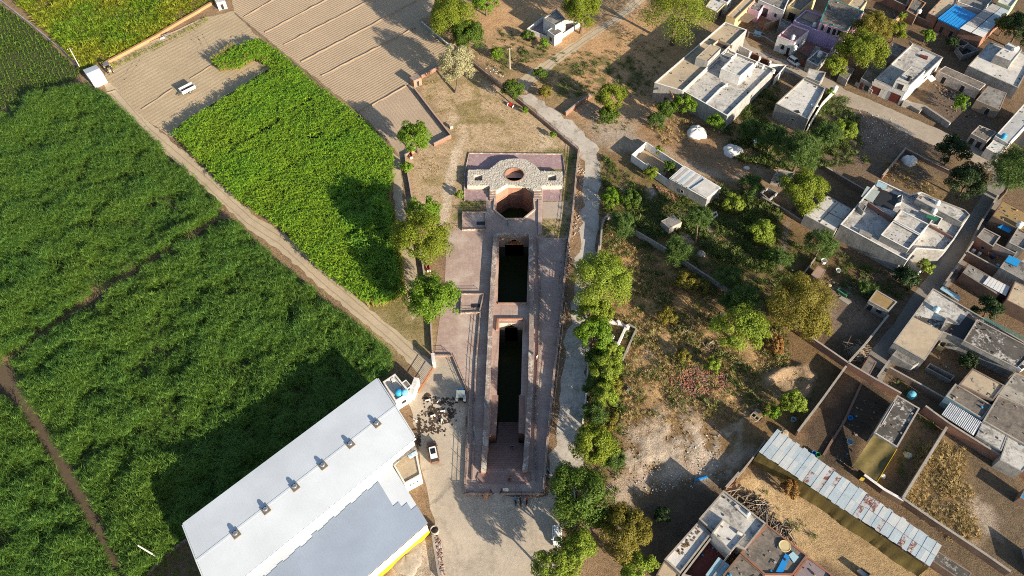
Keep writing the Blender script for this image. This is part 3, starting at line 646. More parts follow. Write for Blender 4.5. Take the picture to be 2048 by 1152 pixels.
SORG = [(425, 120), (468, 92), (518, 76), (565, 108), (640, 172), (700, 216), (745, 254), (784, 300), (786, 345), (775, 392), (792, 450), (800, 520), (808, 585), (770, 602), (738, 604), (640, 535), (560, 452), (470, 390), (400, 320), (345, 262), (390, 228), (470, 180), (545, 133), (532, 124), (512, 111), (496, 118), (478, 130), (442, 134)]
VINE = [(655, 395), (690, 355), (760, 372), (770, 440), (792, 520), (800, 580), (770, 590), (735, 540), (700, 470)]
GAP1 = [(608, 271), (640, 264), (652, 268), (636, 275), (622, 282)]; GAP2 = [(562, 304), (574, 296), (578, 303), (568, 308)]
RID1 = [(447, 306), (500, 270), (560, 232), (640, 176), (642, 180), (562, 237), (502, 275), (449, 311)]; RID2 = [(560, 334), (640, 290), (722, 243), (724, 247), (642, 295), (562, 339)]
sheet('crop_soil', SORG, SOILD, 0.005)
crop('sorghum_crop', fill([SORG], 6.5, 2.3, 4, [VINE, GAP1, GAP2, RID1, RID2]), sorg_proto, 0.82, 1.12, 0.12, seed=4, wave=8)
crop('vine_crop', fill([VINE], 6.0, 1.5, 5), vine_proto, 0.55, 1.35, 0.2, seed=5, wave=4)
q = []
for a, b in zip(SORG, SORG[1:]+SORG[:1]):
    if not ((a[0] < 545 and b[0] < 545 and a[1] < 190 and b[1] < 140 and max(a[1], b[1]) > 100) or (a[0] > 730 and b[0] > 730 and a[1] > 380)): continue
    pa, pb = np.array(P(*a, 1.2)[:2]), np.array(P(*b, 1.2)[:2]); n = max(2, int(np.linalg.norm(pb-pa)*4)); q += [pa+(pb-pa)*t for t in np.linspace(0, 1, n)]
q = np.array(q); q = q+np.random.default_rng(2).normal(0, 0.2, q.shape)
crop('sorghum_stalks', q, stalk_proto, 0.8, 1.0, 0.06, seed=6)
ROWF = [(-60, -20), (0, 8), (60, 50), (110, 95), (160, 145), (150, 160), (90, 180), (30, 208), (-60, 240)]
sheet('field_soil', ROWF, SOILD, 0.005)
ra = wdir((0, 60), (60, 200)); W0 = np.array(P(40, 110)[:2]); e1 = np.array([math.cos(ra), math.sin(ra)]); e2 = np.array([-e1[1], e1[0]])
q = np.array([W0+e1*i*0.55+e2*j*1.15 for i in range(-90, 91) for j in range(-45, 46)]); q = q+np.random.default_rng(9).normal(0, 0.1, q.shape)
q = q[inpoly(q, [tuple(P(u, v, 0.4)[:2]) for u, v in ROWF])]
crop('row_crop', q, row_proto, 1.0, 1.5, 0.15, seed=7)
WEEDF = [(18, -12), (60, 30), (112, 80), (168, 140), (205, 122), (300, 72), (360, 38), (425, 2), (430, -20), (20, -20)]
crop('weed_field', fill([WEEDF], 4.2, 0.6, 8), weed_proto, 0.5, 1.7, 0.25, seed=8, wave=5)
crop('weeds', fill([[(262, 1165), (300, 1128), (372, 1056), (440, 1175)], [(210, 135), (300, 92), (420, 30), (425, 38), (310, 98), (215, 142)]], 2.5, 0.3, 9), weed_proto, 0.35, 0.8, 0.3, seed=9)

# ------------------------------------------------------------------ trees and bushes
BARK = mottled('bark', (0.16, 0.115, 0.08), (0.11, 0.08, 0.06), 1.5, amp=0.3)
L_BRIGHT = leafmat('leaf_bright', (0.175, 0.285, 0.018), (0.075, 0.165, 0.014), dark=0.7, big=0.4)
L_DEEP = leafmat('leaf_deep', (0.1, 0.165, 0.016), (0.04, 0.085, 0.012), dark=0.7, big=0.4)
L_YEL = leafmat('leaf_yellow_green', (0.235, 0.275, 0.022), (0.1, 0.16, 0.016), dark=0.65, big=0.3)
L_LIME = leafmat('leaf_lime', (0.26, 0.33, 0.035), (0.125, 0.2, 0.022), dark=0.7, big=0.3)
L_OLIVE = leafmat('leaf_olive', (0.25, 0.215, 0.03), (0.12, 0.115, 0.02), dark=0.65, big=0.3)
L_PALE = leafmat('leaf_cream', (0.46, 0.43, 0.26), (0.26, 0.26, 0.11), dark=0.7, big=0.3)
L_FEATH = leafmat('leaf_feathery', (0.12, 0.19, 0.04), (0.06, 0.12, 0.03), dark=0.7, big=0.3)
L_DARK = leafmat('leaf_dark', (0.034, 0.066, 0.017), (0.022, 0.048, 0.014), dark=0.7, big=0.3)
L_AUT = leafmat('leaf_rust', (0.36, 0.17, 0.05), (0.16, 0.13, 0.04), dark=0.7, big=0.3)
SPEC = {'bright': (L_BRIGHT, .36, .21, 0), 'deep': (L_DEEP, .36, .21, 0), 'yellow': (L_YEL, .34, .18, 0), 'lime': (L_LIME, .36, .16, .25),
        'olive': (L_OLIVE, .34, .15, .25), 'cream': (L_PALE, .36, .22, 0), 'feathery': (L_FEATH, 1.0, .10, 1.0), 'dark': (L_DARK, .42, .20, .2), 'rust': (L_AUT, .35, .18, .2)}
TREE_XY = []
def crown_mesh(seed, rx, ry, rz, spec, dens=1.0, nclump=None, hole=0.0):
    mat, ll, lw, feath = SPEC[spec]; g = np.random.default_rng(seed)
    R = (rx*ry*rz)**(1/3); nc = nclump or int(14+R*9)
    d = g.normal(size=(nc, 3)); d /= np.linalg.norm(d, axis=1)[:, None]; d[:, 2] = np.where(d[:, 2] < -0.35, -d[:, 2], d[:, 2])
    rad = g.uniform(0.35, 1.0, nc)**0.6
    cc = d*rad[:, None]*np.array([rx, ry, rz]); cr = R*g.uniform(0.17, 0.40, nc)*(1.15-0.35*rad)
    area = 4*math.pi*R*R*0.9
    n = int(min(22000, area*dens*2.1/(ll*lw*0.5)))
    pk = g.choice(nc, n, p=cr**2/(cr**2).sum())
    e = g.normal(size=(n, 3)); e[:, 2] += 0.35; e /= np.linalg.norm(e, axis=1)[:, None]
    c = cc[pk]+e*(cr[pk]*g.uniform(0.55, 1.08, n)**0.6)[:, None]
    nn = e*0.9+c/np.linalg.norm(c, axis=1)[:, None]*0.5+g.normal(size=(n, 3))*0.55; nn /= np.linalg.norm(nn, axis=1)[:, None]
    t = g.normal(size=(n, 3))
    if feath: t = t*(1-0.5*feath)+e*feath*1.1; t[:, 2] -= 0.25*feath
    t -= nn*(t*nn).sum(1)[:, None] if feath < 0.9 else 0; t /= np.linalg.norm(t, axis=1)[:, None]
    b = np.cross(nn, t); b /= np.linalg.norm(b, axis=1)[:, None]
    L = (ll*g.uniform(0.7, 1.3, n))[:, None]; Wd = (lw*g.uniform(0.7, 1.3, n))[:, None]
    V = np.stack([c-t*L*0.5, c+b*Wd*0.5-t*L*0.08, c+t*L*0.5, c-b*Wd*0.5-t*L*0.08], 1).reshape(-1, 3)
    return npmesh('crown', V, np.arange(4*n).reshape(n, 4), mat), cc, cr
def tree(u, v, r, spec, label, trunk=2.2, squash=0.85, aspect=1.0, name='tree', cat='tree', group=None, dens=1.0, base=None, hc=None, lean=0.0):
    """u, v, r: middle and half width of the crown in the photograph; the crown stands on a trunk of the given height"""
    s = ppm(u, v, 4.0); r = r*(1.1 if name == 'tree' else 1.18); R = r/s; rz = R*squash; hz = hc if hc is not None else trunk+rz*0.75
    c = P(u, v, hz); s = ppm(u, v, hz); R = r/s; seed = int(u*7+v*13)
    b = Vector((c.x+lean, c.y, 0)) if base is None else P(*base)
    o = empty(name, b, label, cat, group)
    me, cc, cr = crown_mesh(seed, R*aspect*0.92, R*0.92, rz*0.95, spec, dens)
    co = link_mesh('crown', me, o, c-b)
    m = MB(); g = random.Random(seed); tr = max(0.05, R*0.055)
    top = c+Vector((0, 0, -rz*0.45)); mid = b.lerp(top, 0.5)+Vector((g.uniform(-.1, .1), g.uniform(-.1, .1), 0))*R
    m.tube(b-Vector((0, 0, .05)), mid, tr*1.35, tr, 7); m.tube(mid, top, tr, tr*0.75, 7)
    for i in list(np.argsort(-cr))[:7 if R > 1.5 else 3]:
        e = c+Vector(cc[i])*0.8; k = top.lerp(e, 0.5)+Vector((0, 0, 0.1*R)); m.tube(top, k, tr*0.6, tr*0.35, 5); m.tube(k, e, tr*0.35, tr*0.12, 4)
    m.build('trunk', BARK, o)
    TREE_XY.append((c.x, c.y, R)); return o

G1 = 'trees along the west side of the stepwell'; G2 = 'trees lining the road east of the stepwell'; G3 = 'trees among the village houses'; G4 = 'trees of the scrub land'; G5 = 'trees by the white cottage'; G6 = 'bushes of the scrub land'
T = tree
T(832, 275, 34, 'bright', 'bright green round tree at the corner of the ploughed field wall', 2.0, group=G1)
T(813, 335, 12, 'bright', 'small bright green bush against the low wall below the bench', 0.4, group=G1, name='bush', cat='bush')
T(848, 424, 33, 'bright', 'smaller round tree just above the big yellow-green tree by the lawn', 2.2, group=G1)
T(843, 484, 55, 'yellow', 'big yellow-green tree at the edge of the brick plaza', 2.6, group=G1)
T(868, 600, 50, 'bright', 'big glossy green tree beside the plaza, under the second red bench', 2.4, group=G1)
T(905, 42, 46, 'yellow', 'large yellow-green tree at the field corner north of the pale tree', 2.6, group=G5)
T(935, 76, 35, 'deep', 'dark green round tree touching the pale cream tree from the north', 2.0, group=G5)
T(893, 22, 28, 'olive', 'yellowish tree behind the large tree at the ploughed field corner', 1.5, group=G5)
T(972, 5, 26, 'bright', 'green tree at the top edge beside the sandy patch', 1.6, group=G5)
T(915, 132, 33, 'cream', 'pale cream leaved tree on a bare trunk in the lawn', 3.2, 1.15, base=(911, 186), hc=5.8, group=G5)
T(1026, 181, 21, 'deep', 'small dark green tree by the compound fence beside the red bench', 2.6, group=G5, base=(1028, 212), hc=3.6)
T(1050, 221, 7, 'bright', 'tiny green shrub at the fence south of the red bench', 0.2, group=G1, name='bush', cat='bush')
T(1106, 271, 7, 'bright', 'tiny green shrub at the fence above the fence corner', 0.2, group=G1, name='bush', cat='bush')
T(920, 390, 9, 'lime', 'small lime shrub at the west wing of the rubble platform', 0.15, group=G1, name='bush', cat='bush')
T(1163, 22, 40, 'yellow', 'big yellow-green tree shading the white cottage', 3.0, group=G5)
T(1355, 28, 66, 'yellow', 'largest tree of the village, at the end of the long tan roof', 3.0, group=G3, aspect=1.05)
T(1222, 196, 28, 'yellow', 'green tree on a pale trunk beside the broken wall in the sand', 2.6, group=G4)
T(1218, 232, 20, 'deep', 'dark bush at the foot of the tree by the broken wall', 0.3, group=G6, name='bush', cat='bush')
T(1333, 220, 20, 'deep', 'left of two dark bushes against the wall of the long house', 0.8, group=G6, name='bush', cat='bush')
T(1370, 209, 20, 'bright', 'right of two bushes against the wall of the long house', 0.9, group=G6, name='bush', cat='bush')
T(1432, 246, 17, 'bright', 'bush at the corner of the pale flat roof house', 0.9, group=G6, name='bush', cat='bush')
T(1312, 243, 18, 'feathery', 'grey-green bush near the long house corner above the brown grass', 0.3, group=G6, name='bush', cat='bush')
T(1745, 60, 36, 'olive', 'olive tree behind the lilac house, upper of the pair', 2.8, group=G3)
T(1722, 103, 42, 'yellow', 'broad yellow-green tree in front of the lilac house side wall', 2.5, group=G3, aspect=1.15)
T(1668, 132, 24, 'yellow', 'smaller tree between the grey house and the lilac house by the street', 1.8, group=G3)
T(1790, 64, 21, 'yellow', 'small tree against the orange brick wall behind the blue-shadowed roof', 1.5, group=G3)
T(1853, 73, 15, 'bright', 'little round tree in the dark yard below the blue metal roof', 1.4, group=G3)
T(1805, 33, 9, 'lime', 'lime sapling growing on top of the orange wall', 1.8, group=G3)
T(1903, 86, 13, 'dark', 'dark small tree in the lane below the blue metal roof', 1.2, group=G3)
T(2036, 60, 34, 'dark', 'dark tree at the right edge beside the long sheet roof', 2.0, group=G3)
T(2010, 50, 20, 'olive', 'olive tree between the long sheet roof and the right edge', 1.6, group=G3)
T(1922, 206, 17, 'bright', 'small bright tree alone in the dirt yard', 1.2, group=G3)
T(1662, 185, 9, 'bright', 'potted looking small tree in the grey house side yard', 0.7, group=G3)
T(1906, 302, 30, 'dark', 'feathered dark tree on the bank above the street bend', 2.0, group=G3)
T(1934, 364, 36, 'dark', 'round dark tree at the head of the cement lane', 2.0, group=G3)
T(2030, 352, 56, 'feathery', 'wide feathery tree at the right edge over the lane', 2.6, group=G3)
T(1600, 308, 41, 'feathery', 'wide feathery tree north of the bright tree in the scrub', 2.4, group=G4)
T(1652, 275, 28, 'feathery', 'feathery tree near the grey house corner', 2.0, group=G4)
T(1690, 262, 22, 'lime', 'lime green bush by the rubbish strewn bank', 0.8, group=G6, name='bush', cat='bush')
T(1545, 282, 30, 'feathery', 'low feathery tree below the grey house front wall', 1.4, group=G4)
T(1498, 262, 22, 'feathery', 'bush in the dark gap between the pale house and grey house', 0.5, group=G6, name='bush', cat='bush')
T(1604, 384, 46, 'yellow', 'dense bright tree at the corner of the white tiled roof', 2.4, group=G4)
T(1642, 488, 30, 'feathery', 'feathery tree in front of the big house long grey wall', 1.8, group=G4)
T(1596, 612, 66, 'olive', 'big olive tree by the dusty yard of the small hut', 2.4, 0.8, group=G4, aspect=0.98)
T(1624, 648, 36, 'olive', 'lower olive tree leaning over the long brick wall', 1.8, group=G4)
T(1482, 658, 50, 'lime', 'ragged lime-green tree in the middle of the scrub', 1.8, 0.7, group=G4, dens=0.75, aspect=1.15)
T(1397, 436, 30, 'feathery', 'feathery tree with a leaning pale trunk beside the rubble', 2.5, 0.5, group=G4, base=(1391, 486), hc=4.2)
T(1245, 452, 24, 'feathery', 'feathery bush over the boundary wall near the road', 0.6, group=G6, name='bush', cat='bush')
T(1200, 566, 60, 'lime', 'largest of the roadside trees, opposite the upper shaft', 2.4, group=G2, aspect=0.95)
T(1215, 545, 36, 'yellow', 'yellow-green crown behind the largest roadside tree', 3.2, group=G2)
T(1188, 672, 38, 'bright', 'bright tree beside the white roofless room', 2.2, group=G2)
T(1213, 738, 32, 'lime', 'small lime tree south of the white roofless room', 1.6, group=G2)
T(1208, 790, 26, 'lime', 'low spreading green shrub behind the roadside kerb wall', 0.8, group=G2, name='bush', cat='bush')
T(1186, 890, 44, 'yellow', 'round yellow-green tree at the lower bend of the road', 2.0, group=G2)
T(1154, 988, 62, 'deep', 'big dark glossy tree beside the forecourt gate', 2.8, group=G2)
T(1250, 1064, 52, 'olive', 'fine-leaved olive tree behind the forecourt trees', 2.2, group=G2)
T(1156, 1102, 40, 'lime', 'fine-leaved tree beside the parked white car', 2.0, group=G2)
T(1104, 1140, 42, 'lime', 'tree at the bottom edge at the forecourt side', 2.0, group=G2)
T(1280, 1142, 36, 'lime', 'tree at the bottom edge near the dung cake roof', 1.8, group=G2)
T(1850, 535, 17, 'lime', 'small tree at the walled end of the big house by the lane', 1.0, group=G3)
T(1976, 618, 26, 'dark', 'dark round bush in the narrow garden behind the brick shed', 1.0, group=G3, name='bush', cat='bush')
T(1936, 721, 16, 'dark', 'dark bush in the courtyard with the brown brick wall', 0.6, group=G3, name='bush', cat='bush')
T(1543, 825, 15, 'bright', 'round bush beside the small cart', 0.3, group=G6, name='bush', cat='bush')
T(1585, 805, 25, 'lime', 'wide lime bush on the slope below the spoil bank', 0.2, group=G6, name='bush', cat='bush')
T(1580, 976, 17, 'rust', 'rust coloured dry bush beside the long tin shed', 0.4, group=G6, name='bush', cat='bush')
T(1325, 1030, 16, 'dark', 'dark shrub in the shaded hollow by the brick house', 0.2, group=G6, name='bush', cat='bush')
T(1318, 300, 9, 'yellow', 'yellow-green bush inside the roofless end of the row building', 0.8, group=G6, name='bush', cat='bush')
T(1336, 334, 13, 'deep', 'dark bush inside the yard of the row building', 0.8, group=G6, name='bush', cat='bush')
T(1500, 375, 22, 'feathery', 'bush south of the row building end wall', 0.5, group=G6, name='bush', cat='bush')
T(1465, 410, 20, 'lime', 'lime bush below the row building by the rubble', 0.3, group=G6, name='bush', cat='bush')
T(1520, 465, 26, 'lime', 'round lime bush in the middle of the upper scrub', 0.3, group=G6, name='bush', cat='bush')
T(1355, 508, 30, 'feathery', 'low feathery bush just north of the long boundary wall', 0.3, group=G6, name='bush', cat='bush')
T(1455, 560, 26, 'feathery', 'grey-green bush where the boundary wall fades out', 0.3, group=G6, name='bush', cat='bush')
T(1480, 605, 34, 'feathery', 'low spreading feathery bush in the shade of the olive tree', 0.3, group=G6, name='bush', cat='bush')
T(1370, 565, 22, 'olive', 'olive bush south of the long boundary wall', 0.2, group=G6, name='bush', cat='bush')
T(1400, 575, 18, 'olive', 'second olive bush along the south of the boundary wall', 0.2, group=G6, name='bush', cat='bush')
T(1335, 632, 18, 'olive', 'olive bush by the thin white sticks', 0.2, group=G6, name='bush', cat='bush')
T(1262, 400, 20, 'deep', 'green bush on the slope left of the dwarf stone hut', 0.2, group=G6, name='bush', cat='bush')
T(1225, 395, 20, 'bright', 'green bush beside the road above the wall corner', 0.2, group=G6, name='bush', cat='bush')
T(1300, 345, 14, 'yellow', 'yellow-green bush between the road and the row building', 0.2, group=G6, name='bush', cat='bush')
T(1560, 520, 22, 'feathery', 'dark green bush near the glass litter heap', 0.3, group=G6, name='bush', cat='bush')
T(1538, 510, 12, 'lime', 'small spiky light bush at the foot of the path', 0.2, group=G6, name='bush', cat='bush')
T(1425, 730, 16, 'lime', 'lime bush behind the heap of red bricks', 0.1, group=G6, name='bush', cat='bush')
T(1368, 712, 14, 'olive', 'olive bush left of the heap of red bricks', 0.1, group=G6, name='bush', cat='bush')
T(1550, 690, 18, 'rust', 'rusty bush under the lime-green ragged tree', 0.1, group=G6, name='bush', cat='bush')
T(1078, 150, 14, 'deep', 'bush cluster in the green weeds east of the path junction', 0.1, group=G6, name='bush', cat='bush')
T(1090, 184, 14, 'olive', 'bush beside the road below the path junction', 0.1, group=G6, name='bush', cat='bush')
T(992, 108, 13, 'bright', 'bush left of the white pole', 0.1, group=G6, name='bush', cat='bush')
T(1055, 72, 12, 'deep', 'bush at the west wall of the white cottage', 0.1, group=G6, name='bush', cat='bush')
T(1088, 88, 10, 'bright', 'bush at the front corner of the white cottage', 0.1, group=G6, name='bush', cat='bush')
T(1735, 580, 16, 'feathery', 'dark weed clump beside the small hut and the lane', 0.1, group=G6, name='bush', cat='bush')
T(1812, 560, 24, 'dark', 'dark bush under the end wall of the big house', 0.2, group=G6, name='bush', cat='bush')

for u, v, r, sp, lab in ((1178, 628, 30, 'lime', 'lime crown squeezed between the two large roadside trees'), (1206, 628, 24, 'yellow', 'yellowish bush east of the squeezed lime crown'), (1222, 700, 22, 'lime', 'bush just below the roofless white room'), (1192, 715, 20, 'deep', 'dark bush at the road edge by the small lime tree'),
        (1190, 770, 22, 'feathery', 'grey-green bush at the pale kerb wall'), (1222, 775, 22, 'olive', 'olive bush east of the low spreading shrub'), (1190, 830, 26, 'feathery', 'grey-green bush above the lower road bend'), (1216, 845, 22, 'olive', 'olive bush behind the lower road bend'), (1225, 920, 22, 'feathery', 'bush right of the round tree at the lower bend'), (1208, 1040, 26, 'deep', 'dark bush between the forecourt trees')):
    T(u, v, r, sp, lab, 0.3, group=G2, name='bush', cat='bush')
# low weeds and dry grass on the open land
def weeds(name, polys, dens, pr, a, b, seed, thin=0.45, wave=5.0):
    crop(name, fill(polys, dens, 0, seed), pr, a, b, 0.3, seed=seed, wave=wave, thin=thin, z=0.0)
LOT = [(1210, 300), (1300, 390), (1480, 370), (1640, 530), (1560, 640), (1600, 790), (1480, 840), (1240, 830), (1200, 640), (1200, 480)]
weeds('dry_grass', [[(1222, 470), (1560, 640), (1600, 790), (1480, 840), (1240, 860), (1210, 640)]], 4.2, dry_proto, 0.7, 1.7, 11, 0.48)
weeds('scrub_weeds', [LOT], 0.9, scrub_proto, 0.5, 1.6, 12, 0.50)
weeds('scrub_weeds', [[(1205, 310), (1300, 400), (1470, 380), (1560, 420), (1560, 560), (1260, 450), (1200, 430)], [(1440, 250), (1560, 270), (1640, 330), (1560, 340), (1470, 320)], [(1470, 150), (1560, 160), (1540, 250), (1460, 250)]], 2.0, scrub_proto, 0.7, 2.0, 13, 0.42)
weeds('scrub_weeds', [[(1180, 700), (1235, 690), (1250, 830), (1235, 1000), (1200, 1000), (1172, 860)], [(1600, 180), (1700, 200), (1740, 330), (1600, 340)], [(1650, 560), (1770, 560), (1740, 600), (1640, 560)], [(1660, 500), (1840, 580), (1800, 600), (1640, 540)]], 1.6, scrub_proto, 0.6, 1.8, 14, 0.42)
weeds('dry_grass', [[(1850, 880), (1930, 900), (1960, 1080), (1900, 1080), (1812, 1005)]], 5.0, dry_proto, 0.9, 2.0, 15, 0.40)
weeds('dry_grass', [[(1765, 320), (1830, 345), (1900, 400), (1830, 385), (1765, 355)], [(1290, 240), (1380, 240), (1450, 270), (1330, 290)]], 2.4, dry_proto, 0.8, 1.8, 16, 0.45)
weeds('scrub_weeds', [[(1000, 60), (1090, 80), (1100, 110), (1000, 160), (975, 130)], [(1100, 110), (1240, 100), (1240, 190), (1120, 200)], [(1180, 215), (1270, 240), (1240, 280), (1190, 270)], [(850, 45), (900, 95), (960, 110), (900, 120)], [(1235, 60), (1330, 90), (1300, 200), (1230, 190)]], 0.8, scrub_proto, 0.4, 1.2, 17, 0.50)
weeds('lawn_grass', [[(830, 165), (940, 150), (1150, 310), (1100, 318), (930, 305), (905, 270)], [(830, 320), (900, 300), (920, 440), (850, 400)]], 0.9, dry_proto, 0.3, 0.8, 18, 0.50)
weeds('lawn_grass', [[(1130, 305), (1155, 310), (1135, 480), (1115, 480)], [(922, 405), (970, 402), (970, 425), (918, 428)], [(1085, 436), (1120, 440), (1120, 476), (1085, 478)]], 1.6, scrub_proto, 0.25, 0.7, 19, 0.40)
weeds('scrub_weeds', [[(1600, 740), (1640, 760), (1600, 860), (1570, 850)], [(1490, 960), (1560, 1000), (1640, 1080), (1600, 1070)], [(1730, 720), (1800, 760), (1840, 800), (1800, 790)], [(1840, 830), (1880, 850), (1800, 960), (1790, 930)]], 1.2, scrub_proto, 0.4, 1.2, 20, 0.45)

# ------------------------------------------------------------------ the stepwell
def W2(pxs, h=0.0): return [Vector(P(u, v, h)[:2]) for u, v in pxs]
PAVE = pavemat('plaza_brick', (0.43, 0.31, 0.265), (0.35, 0.255, 0.22), (0.25, 0.19, 0.16), 0.6, 0.3, stain=(0.50, 0.42, 0.355), lo=0.47, hi=0.66)
PAVEP = mottled('plum_pavement', (0.37, 0.25, 0.25), (0.31, 0.20, 0.215), 0.9, c3=(0.50, 0.42, 0.40), s3=0.8, lo3=0.5, hi3=0.66, amp=0.3, fine=4)
S1 = [(998.5, 472), (1058, 472), (1053.4, 607), (994.8, 607)]
S2 = [(998.8, 646), (1045.6, 646), (1041.7, 789), (1038, 791), (1037, 866), (1050, 868), (1046, 943), (972, 943), (978, 870), (992, 868), (996.5, 791), (993.5, 789)]
OCT = [(1015.7, 372), (1045.7, 372), (1065.7, 387.6), (1068, 417.6), (1045.7, 435.8), (1010.5, 435.8), (989.7, 419), (991.5, 387.6)]
HP = 1.3
octw = W2(OCT, 0.35)
if area2(octw) < 0: octw = octw[::-1]
rim_out = inset(octw, -0.35)
rc = P(1029, 349.5, HP); rr = 2.2
circ = [Vector((rc.x+rr*math.cos(t*math.pi/12), rc.y+rr*0.97*math.sin(t*math.pi/12))) for t in range(24)]
plaza = W2([(970, 356), (972, 400), (971, 460), (893, 460), (890, 560), (876, 660), (869, 713), (906, 713), (938, 789), (931, 986), (1087, 986), (1092, 900), (1107, 760), (1119, 650), (1132, 476), (1083, 476), (1086, 400), (1086, 356)])
m = MB(); m.poly(plaza, [W2(S1), W2(S2), octw, circ], 0.03); o = m.build('plaza_paving', PAVE); o['kind'] = 'structure'
def pave(name, pxs, mat, z=0.02):
    m = MB(); m.poly(W2(pxs), (), z); o = m.build(name, mat); o['kind'] = 'structure'
pave('plum_pavement', [(940, 307), (1124, 309), (1128, 338), (934, 338)], PAVEP)
pave('plum_pavement', [(929, 345), (970, 345), (972, 402), (929, 402)], PAVEP, 0.025)
pave('plum_pavement', [(1086, 345), (1128, 345), (1123, 402), (1086, 402)], PAVEP, 0.022)
pave('side_paving', [(1086, 404), (1126, 404), (1124, 437), (1086, 437)], mottled('tan_paving', (0.44, 0.36, 0.29), (0.38, 0.31, 0.25), 0.5, amp=0.2))
m = MB()
for q in (W2(S1), W2(S2), octw, circ):
    m.poly(inset(q if area2(q) > 0 else q[::-1], -0.3), (), -7.2)
k = NT('well_water'); k.col((0.026, 0.036, 0.012)); k.b.inputs['Specular IOR Level'].default_value = 0.06; k.rough(0.25); k.bump(k.noise(1.2, 3), 0.08, 0.05)
o = m.build('water', k.m); o['kind'] = 'structure'

sw = empty('stepwell', P(1020, 700), 'old brick stepwell with two long shafts, an eight-sided well and a stair', 'stepwell')
def inner_walls(m, pts, z0, z1, skip=()):
    pts = list(pts)
    if area2(pts) < 0: pts = pts[::-1]
    n = len(pts)
    for i in range(n):
        if i in skip: continue
        a, b = pts[i], pts[(i+1) % n]
        m.add([(a.x, a.y, z1), (b.x, b.y, z1), (b.x, b.y, z0), (a.x, a.y, z0)], [[0, 1, 2, 3]])
def shaft(pxs, name, arch_w, spring, mat_arch, back=2.6):
    """walls of a shaft; the far (north) wall has a pointed arch leading into the dark"""
    w = W2(pxs); A, B = w[0], w[1]     # north edge, west to east
    m = MB(); n = len(w)
    for i in range(1, n):
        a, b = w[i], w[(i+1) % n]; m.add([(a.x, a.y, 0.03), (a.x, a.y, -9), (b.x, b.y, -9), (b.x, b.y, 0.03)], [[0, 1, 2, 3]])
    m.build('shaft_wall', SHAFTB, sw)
    L = (B-A).length; d = (B-A)/L; nrm = Vector((-d.y, d.x))
    if nrm.y < 0: nrm = -nrm
    c = L/2; hw = arch_w/2
    arc = [(c-hw, -9), (c-hw, spring)]+[(c-hw*math.cos(t*math.pi/12), spring+hw*1.05*(1-abs(math.cos(t*math.pi/12)))**0.6) for t in range(1, 12)]+[(c+hw, spring), (c+hw, -9)]
    zb = spring-0.5; out = [(0, 0.03), (0, zb), (c-hw, zb)]+arc[1:-1]+[(c+hw, zb), (L, zb), (L, 0.03)]
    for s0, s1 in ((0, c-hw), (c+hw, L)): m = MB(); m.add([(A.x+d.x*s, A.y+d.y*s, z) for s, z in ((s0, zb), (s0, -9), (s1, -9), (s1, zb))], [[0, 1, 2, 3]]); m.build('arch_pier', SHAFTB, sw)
    tr = tessellate_polygon([[Vector((s, z, 0)) for s, z in out]])
    m = MB(); m.add([(A.x+d.x*s, A.y+d.y*s, z) for s, z in out], [list(t) for t in tr]); m.build('arch_wall', mat_arch, sw)
    m = MB(); V = []
    for s, z in arc: V += [(A.x+d.x*s, A.y+d.y*s, z), (A.x+d.x*s+nrm.x*back, A.y+d.y*s+nrm.y*back, z)]
    m.add(V, [[2*i, 2*i+2, 2*i+3, 2*i+1] for i in range(len(arc)-1)])
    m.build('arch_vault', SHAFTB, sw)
    m = MB(); q = A-nrm*0.02
    for i in range(1, len(arc)-2):      # voussoirs, proud of the wall
        s0, z0 = arc[i]; s1, z1 = arc[i+1]; k0 = 1.12
        V = [(s0, z0), (s1, z1), (c+(s1-c)*k0, z1+0.22), (c+(s0-c)*k0, z0+0.22)]
        m.add([(A.x+d.x*s-nrm.x*e, A.y+d.y*s-nrm.y*e, z) for e in (0.01, 0.09) for s, z in V], [[4, 5, 6, 7], [0, 1, 5, 4], [2, 3, 7, 6], [1, 2, 6, 5], [3, 0, 4, 7]])
    m.build('arch_ring', PARSTONE, sw)
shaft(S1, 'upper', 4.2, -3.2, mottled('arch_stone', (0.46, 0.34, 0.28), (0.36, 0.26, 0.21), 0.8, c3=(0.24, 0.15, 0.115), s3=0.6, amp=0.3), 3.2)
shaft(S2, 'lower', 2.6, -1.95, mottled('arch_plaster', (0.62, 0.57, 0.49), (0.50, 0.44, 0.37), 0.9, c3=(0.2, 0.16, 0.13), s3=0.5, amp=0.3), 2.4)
# the stair: every tread a part
top = (P(972, 943)+P(1046, 943))/2; bot = (P(985, 840, -7.2)+P(1040, 840, -7.2))/2
NST = 25; cl, cr_ = P(972, 943), P(1046, 943); axis = (P(1012, 800)-P(1009, 943)); axis.z = 0; axis.normalize(); side = Vector((axis.y, -axis.x, 0))
run = 0.545; rise = 0.30
wid = (cr_-cl).length
smesh = None
for i in range(NST):
    c = (cl+cr_)/2+axis*(run*(i+0.5)); z = -rise*i-0.02; wv = wid+0.6
    if smesh is None:
        b = MB(); b.box((0, 0, -0.6), (1.0, run+0.03, 1.2)); b.mi = 1; b.box((0, -run/2+0.03, 0.005), (1.0, 0.10, 0.05))
        so = b.build('step', [STEPST, PARSTONE]); so.parent = sw; smesh = so.data; so.location = c+Vector((0, 0, z))-sw.location
    else: so = link_mesh('step', smesh, sw, c+Vector((rnd.uniform(-.02, .02), rnd.uniform(-.02, .02), z+rnd.uniform(-.015, .015)))-sw.location)
    so.scale = (wv, 1, 1); so.rotation_euler = (0, 0, math.atan2(axis.y, axis.x)-math.pi/2)
for pxs in ([(979, 868), (992, 868), (996.5, 791), (985, 791)], [(1037, 866), (1050, 868), (1050, 791), (1038, 791)]):
    m = MB(); m.prism(W2(pxs), -8.5, 0.05); m.build('side_block', STEPST, sw)
